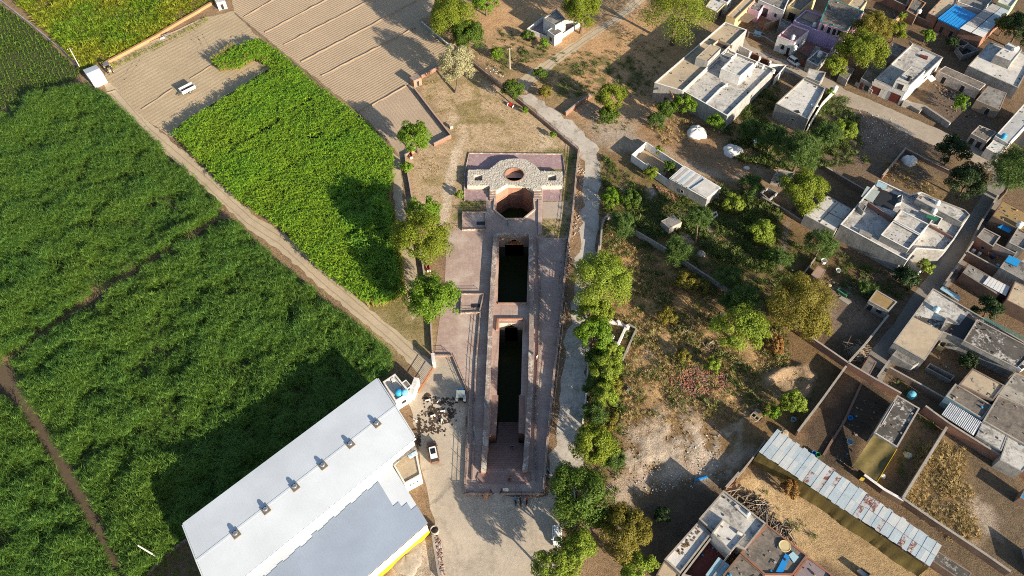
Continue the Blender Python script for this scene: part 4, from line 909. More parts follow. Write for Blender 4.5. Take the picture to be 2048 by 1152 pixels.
for lab, cl_ in (('left parapet with a crumbling grey top', [(991.5, 468), (983, 607), (976, 770), (967, 943)]), ('right parapet with pale patched stones', [(1062, 468), (1063.5, 620), (1061, 780), (1050, 943)])):
    m = MB(); m.strip(densify(W2(cl_, 1.0), 1.5, 0.03, False), 0.82, 1.0, 0.02); pr = m.build('parapet', REDSTONE, sw); pr['label'] = lab
    m = MB(); m.strip(densify(W2(cl_, 1.0), 0.7, 0.05, False), 0.93, 0.12, 1.02); m.build('coping', PARSTONE, pr)
m = MB(); m.strip(W2([(988, 467.5), (1064, 467.5)], 1.0), 0.5, 1.08, 0.02); m.build('cross_parapet', PARSTONE, sw)
m = MB(); m.strip(W2([(996, 607.5), (1054, 607.5)]), 0.3, 0.22, 0.02); m.strip(W2([(997, 640), (1048, 640)]), 0.35, 0.5, 0.02)
m.strip(W2([(996, 640), (994, 662)]), 0.4, 0.5, 0.03); m.strip(W2([(1049, 640), (1048, 662)]), 0.4, 0.5, 0.03); m.build('bridge_kerb', REDSTONE, sw)
# eight-sided well
m = MB(); inner_walls(m, octw, -9, 0.35); m.build('well_wall', REDSTONE, sw)
m = MB(); m.ring(rim_out, 0.35, 0.02, 0.36); m.build('well_rim', mottled('rim_stone', (0.52, 0.43, 0.36), (0.42, 0.33, 0.28), 1.0, amp=0.25), sw)
for z in (-2.6, -5.2):
    m = MB(); m.ring(inset(octw, -0.01), 0.2, z, z+0.28); m.build('well_ledge', REDSTONE, sw)
# rubble platform with round well and two light shafts
plat = W2([(936, 339.7), (978, 339.2), (992, 327.5), (1003, 320.5), (1018.8, 317.3), (1034.4, 316.9), (1050, 318), (1064, 326.7), (1072, 332), (1080, 341.6), (1125, 343), (1125, 371), (1084, 371), (1081, 380), (1066, 379.5), (1047, 367.5), (1014, 367.5), (993, 381), (980, 377), (979, 371), (934.4, 371)], HP)
wins = [W2([(949, 350), (964, 350), (964, 361), (949, 361)], HP), W2([(1096.5, 350), (1112, 350), (1112, 361), (1096.5, 361)], HP)]
m = MB(); m.poly(plat, [circ, *wins], HP)
pl = plat if area2(plat) > 0 else plat[::-1]; n = len(pl)
for i in range(n):
    a, b = pl[i], pl[(i+1) % n]; m.add([(a.x, a.y, 0), (b.x, b.y, 0), (b.x, b.y, HP), (a.x, a.y, HP)], [[0, 1, 2, 3]])
for w in wins: inner_walls(m, w, 0.0, HP)
pf_ = m.build('platform', RUBBLE, sw)
g = np.random.default_rng(4); q = fill([[(936, 340), (978, 339), (1003, 320), (1034, 317), (1064, 326), (1080, 342), (1125, 343), (1125, 371), (1084, 371), (1066, 379), (1014, 367), (993, 381), (979, 371), (935, 371)]], 15, HP, 4)
q = q[np.hypot(q[:, 0]-rc.x, q[:, 1]-rc.y) > rr+0.25]
for w in wins:
    a = np.array(w).min(0)-.15; b = np.array(w).max(0)+.15; q = q[~((q > a).all(1) & (q < b).all(1))]
m = MB()
for x, y in q: m.box((x, y, HP+g.uniform(-0.05, -0.015)), (g.uniform(.16, .36), g.uniform(.13, .26), 0.16), g.uniform(0, 3))
o = m.build('stone', RUBBLE, pf_); o['kind'] = 'stuff'
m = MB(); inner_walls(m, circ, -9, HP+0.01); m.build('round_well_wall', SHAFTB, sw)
m = MB(); m.ring([Vector((rc.x+(rr+.22)*math.cos(t*math.pi/12), rc.y+(rr+.22)*.97*math.sin(t*math.pi/12))) for t in range(24)], 0.24, HP, HP+0.1); m.build('round_well_rim', REDSTONE, sw)
for x0, x1 in ((979.5, 991), (1067.5, 1084)):
    for i in range(5):
        a = P(x0, 383+3.6*i); b = P(x1, 383+3.6*i+4.6); hh = 1.15-0.23*i
        m = MB(); m.prism([a[:2], (b.x, a.y), b[:2], (a.x, b.y)], 0.02, hh); m.build('side_step', PARSTONE, sw)
m = MB(); m.prism(W2([(957, 946), (1061, 946), (1064, 960), (1058, 967), (957, 966), (953, 958)]), 0.02, 0.16); m.build('landing', mottled('landing_brick', (0.30, 0.20, 0.18), (0.25, 0.165, 0.15), 0.8, amp=0.3), sw)
m = MB(); m.strip(W2([(929, 402), (929, 350), (938, 307), (1125, 309), (1130, 345), (1127, 375)]), 0.25, 0.25, 0.0); m.build('platform_kerb', PARSTONE, sw)
m = MB(); m.prism(W2([(1076, 401), (1083.5, 401), (1083, 470), (1076, 470)]), 0.03, 0.35); m.build('side_plinth', PAVE, sw)

def railing(parent, pts, z0, hh, step=2.6, rails=2, r=0.03, posts=True):
    """iron posts, each a part, with thin rails"""
    pts = [Vector(p[:2]) for p in pts]; m = MB()
    for a, b in zip(pts, pts[1:]):
        for j in range(rails):
            z = z0+hh*(j+1)/rails-0.03; m.tube((a.x, a.y, z), (b.x, b.y, z), r, None, 4, False)
        nb = int((b-a).length/0.45)
        for i in range(1, nb):
            p = a.lerp(b, i/nb); m.tube((p.x, p.y, z0), (p.x, p.y, z0+hh-0.03), 0.012, None, 3, False)
    m.build('rail', IRON, parent)
    if posts:
        me = None; off = offset_of(parent)
        for p in densify(pts, step, 0, False):
            if me is None:
                b = MB(); b.tube((0, 0, 0), (0, 0, hh+0.05), 0.045, None, 6); b.lathe((0, 0, hh+0.05), [(0.06, 0), (0.03, 0.08)], 6)
                o = b.build('post', IRON); o.parent = parent; me = o.data; o.location = Vector((p.x, p.y, z0))-off
            else: link_mesh('post', me, parent, Vector((p.x, p.y, z0))-off)
def boundary(label, pxs, hh, mat, cope=None, t=0.28, rail=0.0, name='boundary_wall', group=None, cat='wall', step=3.0, z=0.0, jit=0.04):
    w = W2(pxs); o = empty(name, (w[0].x, w[0].y, 0), label, cat, group)
    d = densify(w, step, jit, False)
    m = MB(); m.strip(d, t, hh, z-0.02); m.build('wall', mat, o)
    if cope: m = MB(); m.strip(d, t+0.08, 0.07, z+hh-0.02); m.build('coping', cope, o)
    if rail: railing(o, w, z+hh+0.04, rail)
    return o
GF = 'low walls and railings round the stepwell'
COPEP = mottled('coping_pink', (0.46, 0.36, 0.30), (0.38, 0.29, 0.25), 0.9, amp=0.25)
boundary('long railed wall between the stepwell lawn and the gravel road', [(945, 128), (1020, 190), (1060, 222), (1157, 304), (1150, 380), (1143, 450), (1133, 520), (1120, 650), (1108, 750), (1093, 905), (1087, 989)], 0.85, REDSTONE, COPEP, 0.3, 0.6, 'railed_wall', GF)
boundary('railed wall along the forecourt foot of the stepwell, left of the gate', [(930, 989), (985, 989)], 0.4, REDSTONE, COPEP, 0.3, 0.8, 'railed_wall', GF)
boundary('railed wall along the forecourt foot of the stepwell, right of the gate', [(1001, 989), (1086, 989)], 0.4, REDSTONE, COPEP, 0.3, 0.8, 'railed_wall', GF)
boundary('railed wall between forecourt and plaza with a bend beside the tractor', [(870, 713), (906, 713), (938, 789), (930.5, 987)], 0.4, REDSTONE, COPEP, 0.28, 0.8, 'railed_wall', GF)
boundary('low railed kerb wall just right of the shafts', [(1076, 476), (1076.9, 520), (1080.8, 590), (1077, 718), (1072, 806), (1070.7, 850), (1070.7, 962)], 0.35, PARSTONE, None, 0.28, 0.55, 'kerb_wall', GF)
boundary('low railed kerb wall just left of the shafts', [(961, 624), (952, 728), (949, 804), (947, 902), (944, 961)], 0.35, PARSTONE, None, 0.28, 0.55, 'kerb_wall', GF)
for lab, pxs in (('low walled brick enclosure at the left of the eight-sided well', [(924, 423), (973, 423), (972, 458), (924, 459)]), ('low walled brick enclosure at the left of the upper shaft', [(922, 586), (969, 586), (960, 624), (920.6, 626)])):
    w = W2(pxs, 0.5); c = sum(w, Vector((0, 0)))/4; o = empty('walled_enclosure', (c.x, c.y, 0), lab, 'enclosure', GF)
    m = MB(); m.ring(w, 0.25, 0.0, 0.5); m.build('wall', PARSTONE, o)
    m = MB(); m.prism(inset(w if area2(w) > 0 else w[::-1], 0.27), 0.02, 0.2); m.build('floor', PAVE, o)
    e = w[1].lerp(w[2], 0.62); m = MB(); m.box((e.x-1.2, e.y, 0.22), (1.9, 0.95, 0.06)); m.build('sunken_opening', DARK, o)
    railing(o, [w[0], w[1]], 0.5, 0.6); railing(o, [w[3], w[2]], 0.5, 0.6)
def gate_leaf(o, a, b, hh, mat, bars=True):
    m = MB(); d = (b-a).length; n = max(3, int(d/0.3))
    for z in (0.15, hh*0.55, hh): m.tube((a.x, a.y, z), (b.x, b.y, z), 0.05, None, 4)
    for i in range(n+1): p = a.lerp(b, i/n); m.tube((p.x, p.y, 0.1), (p.x, p.y, hh), 0.03, None, 4)
    m.build('gate_leaf', mat, o)
o = empty('iron_gate', P(993, 989), 'open black iron gate at the foot of the stepwell between the two railings', 'gate')
a, b = W2([(985, 989), (981, 982)]); gate_leaf(o, a, b, 1.3, IRON); a, b = W2([(1001, 989), (1004, 982)]); gate_leaf(o, a, b, 1.3, IRON)
o = empty('rust_gate', P(850, 760), 'orange rusty sliding gate between the white pillar and the white wall', 'gate')
a, b = W2([(868, 738), (838, 788)]); gate_leaf(o, a, b, 1.6, mottled('orange_rust', (0.45, 0.17, 0.06), (0.36, 0.14, 0.06), 1.0))
o = empty('gate_pillar', P(867, 730), 'white painted pillar wall at the upper end of the rusty gate', 'pillar')
m = MB(); m.strip(W2([(867.5, 718), (869, 735)]), 0.5, 1.9, 0); m.build('pillar', WHITE, o)
m = MB(); m.strip(W2([(867.5, 717), (869, 736)]), 0.62, 0.12, 1.9); m.build('cap', WHITE, o)
GW = 'brick walls around the fields by the stepwell'
boundary('wall of the ploughed field corner running down beside the lawn', [(828, 180), (902, 276), (868, 293)], 1.0, BRICK, COPEP, 0.25, group=GW)
boundary('wall between the small brick shed and the pale tree', [(843, 157), (884, 135)], 0.9, BRICK, COPEP, 0.25, group=GW)
boundary('white topped wall of the ploughed field beside the dark tree', [(843, 48), (907, 102)], 0.9, GREYW, WHITE, 0.22, group=GW)
boundary('low wall along the west edge of the lawn beside the farm track', [(829, 305), (811, 313), (816, 350), (824, 395), (833, 452), (848, 545), (862, 640), (866, 708)], 0.7, REDSTONE, COPEP, 0.26, group=GW)
boundary('orange mud wall between the weed field and the stubble', [(212, 129), (300, 82), (425, 8)], 0.8, ORANGE, None, 0.7, group=GW, jit=0.12)
boundary('thin grey wall line between row crop and weed field', [(-10, -6), (60, 48), (128, 105), (165, 143)], 0.7, GREYW, None, 0.3, group=GW)
boundary('low earth edge wall at the corner below the warehouse', [(298, 1152), (335, 1110), (376, 1082)], 0.8, BRICKD, COPE, 0.3, group=GW)
boundary('broken orange brick wall stub beside the tree in the sand', [(1131, 232), (1158, 210), (1184, 194)], 1.2, BRICK, COPE, 0.3, group=GW)
boundary('long roadside kerb wall behind the roadside trees', [(1204, 446), (1197, 500), (1190, 560)], 1.2, GREYW, COPE, 0.25, group=GW)
boundary('pale kerb wall along the road below the small lime tree', [(1176, 720), (1172, 790), (1165, 850)], 1.0, GREYW, WHITE, 0.22, group=GW)

# ------------------------------------------------------------------ the warehouse
SHEETW = mottled('white_roof_sheet', (0.56, 0.60, 0.645), (0.53, 0.57, 0.61), 0.2, amp=0.05, rough=0.5, bump=0.05)
SHEETG = mottled('grey_blue_roof_sheet', (0.29, 0.345, 0.43), (0.27, 0.32, 0.40), 0.2, amp=0.06, rough=0.5, bump=0.05)
YEL = plain('yellow_paint', (0.62, 0.40, 0.02), 0.6)
A, B, C = P(366, 1049, 7.5), P(755, 758, 7.5), P(828.5, 874, 7.5)
wh = empty('warehouse', ((A+C)/2)*1.0, 'long white metal roofed warehouse with six roof vents and a lower grey roof', 'warehouse'); wh.location.z = 0
ax = A-B; ax.z = 0; LEN = ax.length; axn = ax/LEN; wv = C-B; wv.z = 0
def sheet_row(parent, p0, down, n, width, mat, z0, z1, name='roof_sheet', starts=None, thick=0.05):
    """roof sheets side by side along the building; each is its own part, all share one mesh"""
    me = None; off = offset_of(parent); out = []
    for i in range(n):
        c = p0+axn*(width*(i+0.5)); s = starts(i) if starts else 0.0
        if me is None or starts:
            b = MB(); hw = width/2; q0 = down*s; q1 = down
            za, zb = z0+(z1-z0)*s, z1
            for (u0, u1, t) in ((-hw, hw, 0), (-hw, -hw+0.05, 0.005), (-0.03, 0.03, 0.004)):
                V = [axn*u0+q0, axn*u1+q0, axn*u1+q1, axn*u0+q1]
                V = [(v.x, v.y, z) for v, z in zip(V, (za, za, zb, zb))]
                V2 = [(x, y, z+thick+t) for x, y, z in V]
                f = [[4, 5, 6, 7], [0, 1, 5, 4], [1, 2, 6, 5], [2, 3, 7, 6], [3, 0, 4, 7]]
                nz = (Vector(V2[1])-Vector(V2[0])).cross(Vector(V2[2])-Vector(V2[1])).z
                b.add(V+V2, f if nz > 0 else [q[::-1] for q in f])
            o = b.build(name, mat); me = o.data; o.parent = parent
        else: o = link_mesh(name, me, parent)
        o.location = Vector((c.x, c.y, 0))-off; out.append(o)
    return out
NS = int(LEN/1.1); SWD = LEN/NS
sheet_row(wh, B+wv*0.5, -wv*0.5-wv.normalized()*0.25, NS, SWD, SHEETW, 7.78, 7.45)
sheet_row(wh, B+wv*0.5, wv*0.5+wv.normalized()*0.25, NS, SWD, SHEETW, 7.78, 7.45)
m = MB(); m.strip([B+wv*0.5-axn*0.1, A+wv*0.5+axn*0.1], 0.4, 0.02, 7.83); m.build('ridge_cap', SHEETW, wh)
Bi, Ai = B+axn*0.2, A-axn*0.2
m = MB(); pts = [Bi+wv*0.02, Ai+wv*0.02, Ai+wv*0.98, Bi+wv*0.98]; m.prism([p[:2] for p in pts], 0, 7.4, top=False)
for E0 in (Bi, Ai): m.add([(*(E0+wv*0.02)[:2], 7.4), (*(E0+wv*0.98)[:2], 7.4), (*(E0+wv*0.5)[:2], 7.72)], [[0, 1, 2]])
m.build('wall', WHITE, wh)
for e, lab in ((B+wv*0.0-axn*0.12, 0), (A+axn*0.12, 1)):
    m = MB(); m.tube((e.x, e.y, 7.5), (*(e+wv*0.5)[:2], 7.88), 0.12, None, 4); m.tube((*(e+wv*0.5)[:2], 7.88), (*(e+wv)[:2], 7.5), 0.12, None, 4); m.build('verge_trim', SHEETW, wh)
m = MB(); e0, e1 = C-axn*0.1+wv.normalized()*0.35, C+axn*LEN+wv.normalized()*0.35; m.tube((*e0[:2], 7.36), (*e1[:2], 7.36), 0.14, None, 6); m.build('gutter', SHEETW, wh)
for u, v in ((471.6, 1068), (531.7, 1019.7), (590, 974), (646, 931), (700.8, 888.4), (753.4, 847.3)):
    c = P(u, v, 8.0); az = math.atan2(axn.y, axn.x)
    m = MB(); m.box((c.x, c.y, 7.92), (1.25, 1.25, 0.22), az); vb = m.build('vent_base', plain('vent_base_grey', (0.16, 0.14, 0.12), 0.6), wh)
    m = MB(); m.lathe((c.x, c.y, 8.03), [(0.26, 0), (0.26, 0.08), (0.34, 0.14), (0.38, 0.3), (0.30, 0.46), (0.10, 0.54)], 16); vt = m.build('vent_turbine', CHROME, vb)
# lower roof
D = P(775, 916, 6.2); E_ = P(855.4, 1046, 5.2); dn = E_-D; dn.z = 0
def gstart(i):
    return (0.74 if i < 1 else 0.62 if i < 2 else 0.56 if i < 3 else 0.17)+0.012*math.sin(i*2.1)+(0.02 if i > 14 else 0)
NS2 = int(46/1.1)
sheet_row(wh, D, dn, NS2, 1.1, SHEETW, 6.1, 5.2)
sheet_row(wh, D, dn, NS2, 1.1, SHEETG, 6.18, 5.28, 'grey_sheet', gstart, 0.03)
q = [D+axn*.15+dn*.01, D+axn*45, D+axn*45+dn*.985, D+axn*.15+dn*.985]
m = MB(); m.prism([p[:2] for p in q], 0, 5.0, top=False); m.build('lower_wall', WHITE, wh)
m = MB(); m.strip([q[3]+dn.normalized()*0.06-axn*0.06, q[2]+dn.normalized()*0.06], 0.1, 1.5, 0); m.build('yellow_skirting', YEL, wh)
m = MB(); m.strip([D-axn*0.05, E_-axn*0.05], 0.12, 0.3, 0); 
m = MB(); m.tube((*(E_-axn*.1)[:2], 5.15), (*(E_+axn*45)[:2], 5.15), 0.09, None, 5); m.build('eave_gutter', IRON, wh)

# ------------------------------------------------------------------ houses: helper
ROOFS = []
def openings(o, px_pts, h, ops):
    cen = sum((Vector(p[:2]) for p in px_pts), Vector((0, 0)))/len(px_pts)
    for (ei, t, w, za, zb, kind) in ops:
        a = Vector(px_pts[ei][:2]); b = Vector(px_pts[(ei+1) % len(px_pts)][:2]); d = (b-a).normalized(); nrm = Vector((d.y, -d.x))
        c = a.lerp(b, t)
        if (c-cen).dot(nrm) < 0: nrm = -nrm
        fm, pm, nm = {'door': (WHITE, DARK, 'door'), 'window': (GREYW, GLASS, 'window'), 'shutter': (GREYW, MAROON, 'shutter'), 'hole': (GREYW, DARK, 'opening'),
                      'gate': (WHITE, RUSTP, 'gate'), 'vent': (WHITE, DARK, 'vent'), 'bluedoor': (WHITE, BLUEP, 'door')}[kind]
        az = math.atan2(d.y, d.x); m = MB(); fr = 0.09
        p = c+nrm*0.03
        for (du, dz, sw_, sh) in ((-w/2, 0, fr, zb-za), (w/2, 0, fr, zb-za), (0, (zb-za)/2, w+fr, fr), (0, -(zb-za)/2, w+fr, fr)):
            m.box((p.x+d.x*du, p.y+d.y*du, (za+zb)/2+dz), (sw_, 0.1, sh), az)
        f = m.build(nm, fm, o)
        p = c+nrm*0.012
        m = MB(); m.box((p.x, p.y, (za+zb)/2), (w-fr, 0.06, zb-za-fr), az); m.build('leaf' if kind in ('door', 'shutter', 'gate', 'bluedoor') else 'pane', pm, f)
def house(label, px, h, wm=GREYW, rm=R_GREY, par=0.45, cap=None, name='house', cat='house', group='village houses', t=0.2, ops=(), z0=0.0, parent=None):
    pts = W2(px, h); cen = sum(pts, Vector((0, 0)))/len(pts)
    if parent is None: o = empty(name, (cen.x, cen.y, z0), label, cat, group)
    else: o = parent
    if not ops and parent is None and h > 2.6 and rnd.random() < .5:      # a plain small window on the longest outer walls
        ln = sorted(range(len(px)), key=lambda i: -(pts[(i+1) % len(pts)]-pts[i]).length)[:2]
        ops = tuple((i, rnd.uniform(.25, .75), .7, h-2.0, h-1.2, rnd.choice(('window', 'hole'))) for i in ln)
    wn_, rn = ('wall', 'roof') if parent is None else ('room_wall', 'room_roof')
    ccw = pts if area2(pts) > 0 else pts[::-1]
    m = MB(); m.ring(ccw, t, z0, h); w_ = m.build(wn_, wm, o)
    m = MB(); m.prism(inset(ccw, t*0.97), h-par-0.15, h-par); m.build(rn, rm, o if parent is None else w_)
    ROOFS.append((o if parent is None else w_, ccw, h-par))
    if cap: m = MB(); m.ring(inset(ccw, -0.04), t+0.08, h+0.004, h+0.07); m.build('coping', cap, o if parent is None else w_)
    openings(o if parent is None else w_, pts, h, ops)
    return o
def room(parent, px, z0, h, wm=WHITE, rm=R_WHITE, par=0.1, cap=None, ops=(), t=0.15):
    return house('', px, h, wm, rm, par, cap, parent=parent, z0=z0-0.01, ops=ops, t=t)
def ridge(parent, px, z, hh, t=0.15, mat=WHITE, name='roof_wall'):
    m = MB(); m.strip(W2(px, z+hh), t, hh, z-0.01); return m.build(name, mat, parent)
def slab(parent, px, z, mat, th=0.06, name='slab', tilt=None):
    w = W2(px, z); m = MB(); m.prism(w, z-th, z, bottom=True)
    return m.build(name, mat, parent)
def tank(u, v, z, r, hh, mat, label, group='water tanks on the roofs'):
    c = P(u, v, z+hh*0.5); o = empty('water_tank', (c.x, c.y, z), label, 'water tank', group); k = r
    m = MB(); m.lathe((c.x, c.y, z), [(k*0.96, 0), (k, 0.06), (k, hh*0.25), (k*0.95, hh*0.28), (k, hh*0.31), (k, hh*0.55), (k*0.95, hh*0.58), (k, hh*0.61), (k, hh*0.78), (k*0.8, hh*0.92), (k*0.4, hh)], 16); m.build('body', mat, o, smooth=False)
    m = MB(); m.lathe((c.x, c.y, z+hh*0.99), [(k*0.36, 0), (k*0.36, 0.09), (k*0.1, 0.12)], 12); m.build('lid', mat, o)
    return o
def stairs(parent, a, b, w, z0, z1, n=9, mat=GREYW):
    """a flight of solid steps from ground point a to b"""
    d = (b-a); L = d.length; d = d/L; az = math.atan2(d.y, d.x)
    for i in range(n):
        hh = (z1-z0)*(i+1)/n; c = a+d*(L*(i+0.5)/n); m = MB(); m.box((c.x, c.y, z0+hh/2), (L/n, w, hh), az); m.build('step', mat, parent)

# ------------------------------------------------------------------ west side buildings
o = house('small flat roofed office at the warehouse corner with two blue tanks', [(766, 764), (790, 748), (820, 785), (791, 803)], 3.4, WHITE, R_WHITE, 0.3, WHITE, 'annex', 'office', None, ops=((2, .5, 1.0, 1.2, 2.2, 'vent'),))
room(o, [(803, 765), (812, 759), (823, 772), (814, 778)], 0, 2.6, WHITE, R_GREY)
slab(o, [(781, 758), (787, 754), (791, 760), (785, 764)], 3.5, WHITE, 0.3, 'roof_box')
tank(797, 785, 3.1, 0.62, 1.3, TANKB, 'darker blue tank on the office roof by the warehouse', 'blue tanks on the office roof')
tank(809, 785, 3.1, 0.6, 1.2, plain('tank_light_blue', (0.16, 0.42, 0.62), 0.4), 'lighter blue tank on the office roof by the warehouse', 'blue tanks on the office roof')
o = empty('screen_wall', P(830, 785), 'white slab wall beside the office with blue tanks', 'wall'); m = MB(); m.strip(W2([(836, 768), (824, 800)]), 0.9, 2.4, 0); m.build('wall', WHITE, o)
o = house('tan roofed annex with three small vents beside the warehouse', [(787, 930), (829, 886), (842, 950), (809, 968)], 3.6, WHITE, R_TAN, 0.15, WHITE, 'annex', 'annex', None, ops=((2, .3, .35, 1.8, 2.5, 'vent'), (2, .5, .35, 1.8, 2.5, 'vent'), (2, .7, .35, 1.8, 2.5, 'vent')))
slab(o, [(779, 917), (827, 880), (833, 896), (787, 930)], 4.1, R_GREY, 0.06, 'lean_to_sheet')
slab(o, [(815, 911), (833, 900), (836, 908), (820, 918)], 3.75, mottled('blue_white_board', (0.62, 0.66, 0.70), (0.20, 0.48, 0.72), 2.5, lo=0.5, hi=0.54, amp=0.05), 0.04, 'board')
o = house('little brick pump shed with a flat grey roof at the field wall', [(819, 155), (833.6, 146), (842.7, 155), (827, 161.5)], 2.3, REDSTONE, R_GREY, 0.02, None, 'shed', 'shed', None, ops=((2, .5, .7, 0.1, 1.7, 'hole'),))
o = house('white farm hut with a two slope sheet roof at the corner of the cane', [(166, 140), (192, 130), (207, 149), (182, 161)], 2.6, WHITE, R_CLEAN, 0.02, None, 'hut', 'hut', None)
w = W2([(165, 139), (192, 129), (208, 149), (182, 162)], 2.7)
m = MB(); md = [(w[0]+w[3])/2, (w[1]+w[2])/2]
m.add([(*w[0], 2.6), (*w[1], 2.6), (*md[1], 3.1), (*md[0], 3.1), (*w[2], 2.6), (*w[3], 2.6)], [[0, 3, 2, 1], [3, 5, 4, 2]]); m.build('roof_sheet', SHEETW, o)
o = house('white hut on a brick base at the top end of the orange wall', [(424, -12), (440, -14), (450, 2), (433, 6)], 2.4, WHITE, R_CLEAN, 0.05, None, 'hut', 'hut', None, ops=((2, .5, .8, .1, 1.7, 'hole'),))
o = house('white cottage beside the dirt path, taller block with grey roof', [(1087, 36.5), (1113, 18), (1131.6, 39), (1110.7, 51)], 4.6, WHITE, R_GREY, 0.15, GREYW, 'cottage', 'cottage', None, ops=((3, .5, 1.2, 1.0, 2.2, 'bluedoor'),))
room(o, [(1095, 61), (1108, 52), (1125, 62.5), (1109.4, 71.6)], 0, 3.3, WHITE, R_GREY, 0.1, ops=((3, .5, .9, .8, 2.0, 'window'),))
m = MB(); m.ring(W2([(1054, 57), (1086, 33), (1162, 44), (1109.5, 79)], 1.3), 0.2, 0, 1.3); m.build('yard_wall', WHITE, o)
slab(o, [(1060, 58), (1086, 40), (1152, 46), (1109, 74)], 0.1, mottled('mauve_floor', (0.30, 0.24, 0.25), (0.25, 0.20, 0.21), 0.6, amp=0.2), 0.08, 'yard_floor')

# ------------------------------------------------------------------ vehicles
def loft(m, secs):
    """quads between rings of equal length, end caps"""
    n = len(secs[0]); k0 = []
    for s in secs: k0.append(len(m.v)); m.v += [tuple(p) for p in s]
    for a, b in zip(k0, k0[1:]):
        for i in range(n): m.f.append([a+i, a+(i+1) % n, b+(i+1) % n, b+i]); m.m.append(m.mi)
    m.f.append([k0[0]+i for i in range(n)][::-1]); m.m.append(m.mi); m.f.append([k0[-1]+i for i in range(n)]); m.m.append(m.mi)
def wheel(o, c, r, w, side=1):
    m = MB(); m.tube((c[0], c[1]-w/2, c[2]), (c[0], c[1]+w/2, c[2]), r, None, 14); t = m.build('wheel', RUBBER, o, base=None)
    m = MB(); y = c[1]+side*(w/2+0.01); m.tube((c[0], y-0.02, c[2]), (c[0], y+0.02, c[2]), r*0.6, None, 10); m.build('rim', STEEL, t)
    return t
def car(u, v, ang_px, L, Wd, Hh, body, roofm, label, sunroof=False, cat='car', name='parked_car'):
    """built along +x at the origin, then turned: front at +x"""
    o = empty(name, (0, 0, 0), label, cat)
    w = Wd/2; m = MB(); secs = []
    for x, ww, zt in ((-.5, .80, .62), (-.47, .92, .78), (-.30, 1.0, .86), (0, 1.0, .88), (.25, 1.0, .84), (.42, .95, .72), (.5, .78, .58)):
        X = x*L; a = ww*w; secs.append([(X, -a*.92, .22), (X, a*.92, .22), (X, a, .45), (X, a*.97, zt-.06), (X, a*.85, zt), (X, -a*.85, zt), (X, -a*.97, zt-.06), (X, -a, .45)])
    loft(m, secs); m.build('body', body, o, smooth=False)
    m = MB(); secs = []
    for x, ww, z in ((-.46, .78, .80), (-.38, .72, Hh-.14), (-.30, .70, Hh-.04), (.05, .70, Hh-.04), (.12, .72, Hh-.14), (.27, .84, .83)):
        X = x*L; a = ww*w; secs.append([(X, -a*1.12, .78), (X, a*1.12, .78), (X, a, z), (X, -a, z)])
    loft(m, secs); cab = m.build('window_band', GLASS, o)
    m = MB(); m.prism([(-.385*L, -.70*w), (.08*L, -.68*w), (.12*L, -.6*w), (.12*L, .6*w), (.08*L, .68*w), (-.385*L, .70*w), (-.41*L, .6*w), (-.41*L, -.6*w)], Hh-.035, Hh); r = m.build('roof', roofm, o)
    if sunroof: m = MB(); m.box((-.08*L, 0, Hh+.01), (.24*L, .95*w, .03)); m.build('sunroof', GLASS, r)
    for s in (-1, 1):
        m = MB()
        for x0, x1 in ((-.05, -.02), (.265, .115), (-.46, -.385)):
            m.tube((x0*L, s*w*.91, .82), (x1*L, s*w*.71, Hh-.06), .035, None, 5)
        m.build('pillar', body, o)
        m = MB(); m.box((.475*L, s*w*.66, .60), (.10, .32, .14)); m.build('headlight', CHROME, o)
        m = MB(); m.box((-.495*L, s*w*.68, .68), (.06, .24, .2)); m.build('tail_light', RED, o)
        m = MB(); m.box((.20*L, s*w*1.1, .92), (.12, .2, .12)); m.build('mirror', body, o)
        for x in (-.31, .31): wheel(o, (x*L, s*(w-.12), .31), .31, .2, s)
    c = P(u, v, 0.7); d = P(u+ang_px[0], v+ang_px[1], 0.7)-c
    o.location = (c.x, c.y, 0.012); o.rotation_euler = (0, 0, math.atan2(d.y, d.x)); return o
car(866, 903, (-4, -20), 4.3, 1.8, 1.62, CARB, CARW, 'brown car with a white roof and dark sunroof parked beside the warehouse', True)
car(1114.5, 1071, (0.5, 20), 3.6, 1.6, 1.5, CARW, CARW, 'white hatchback parked half under a tree at the forecourt edge')
car(1588, 122, (14, 9), 3.7, 1.62, 1.5, CARW, CARW, 'white hatchback parked in the street before the lilac house')
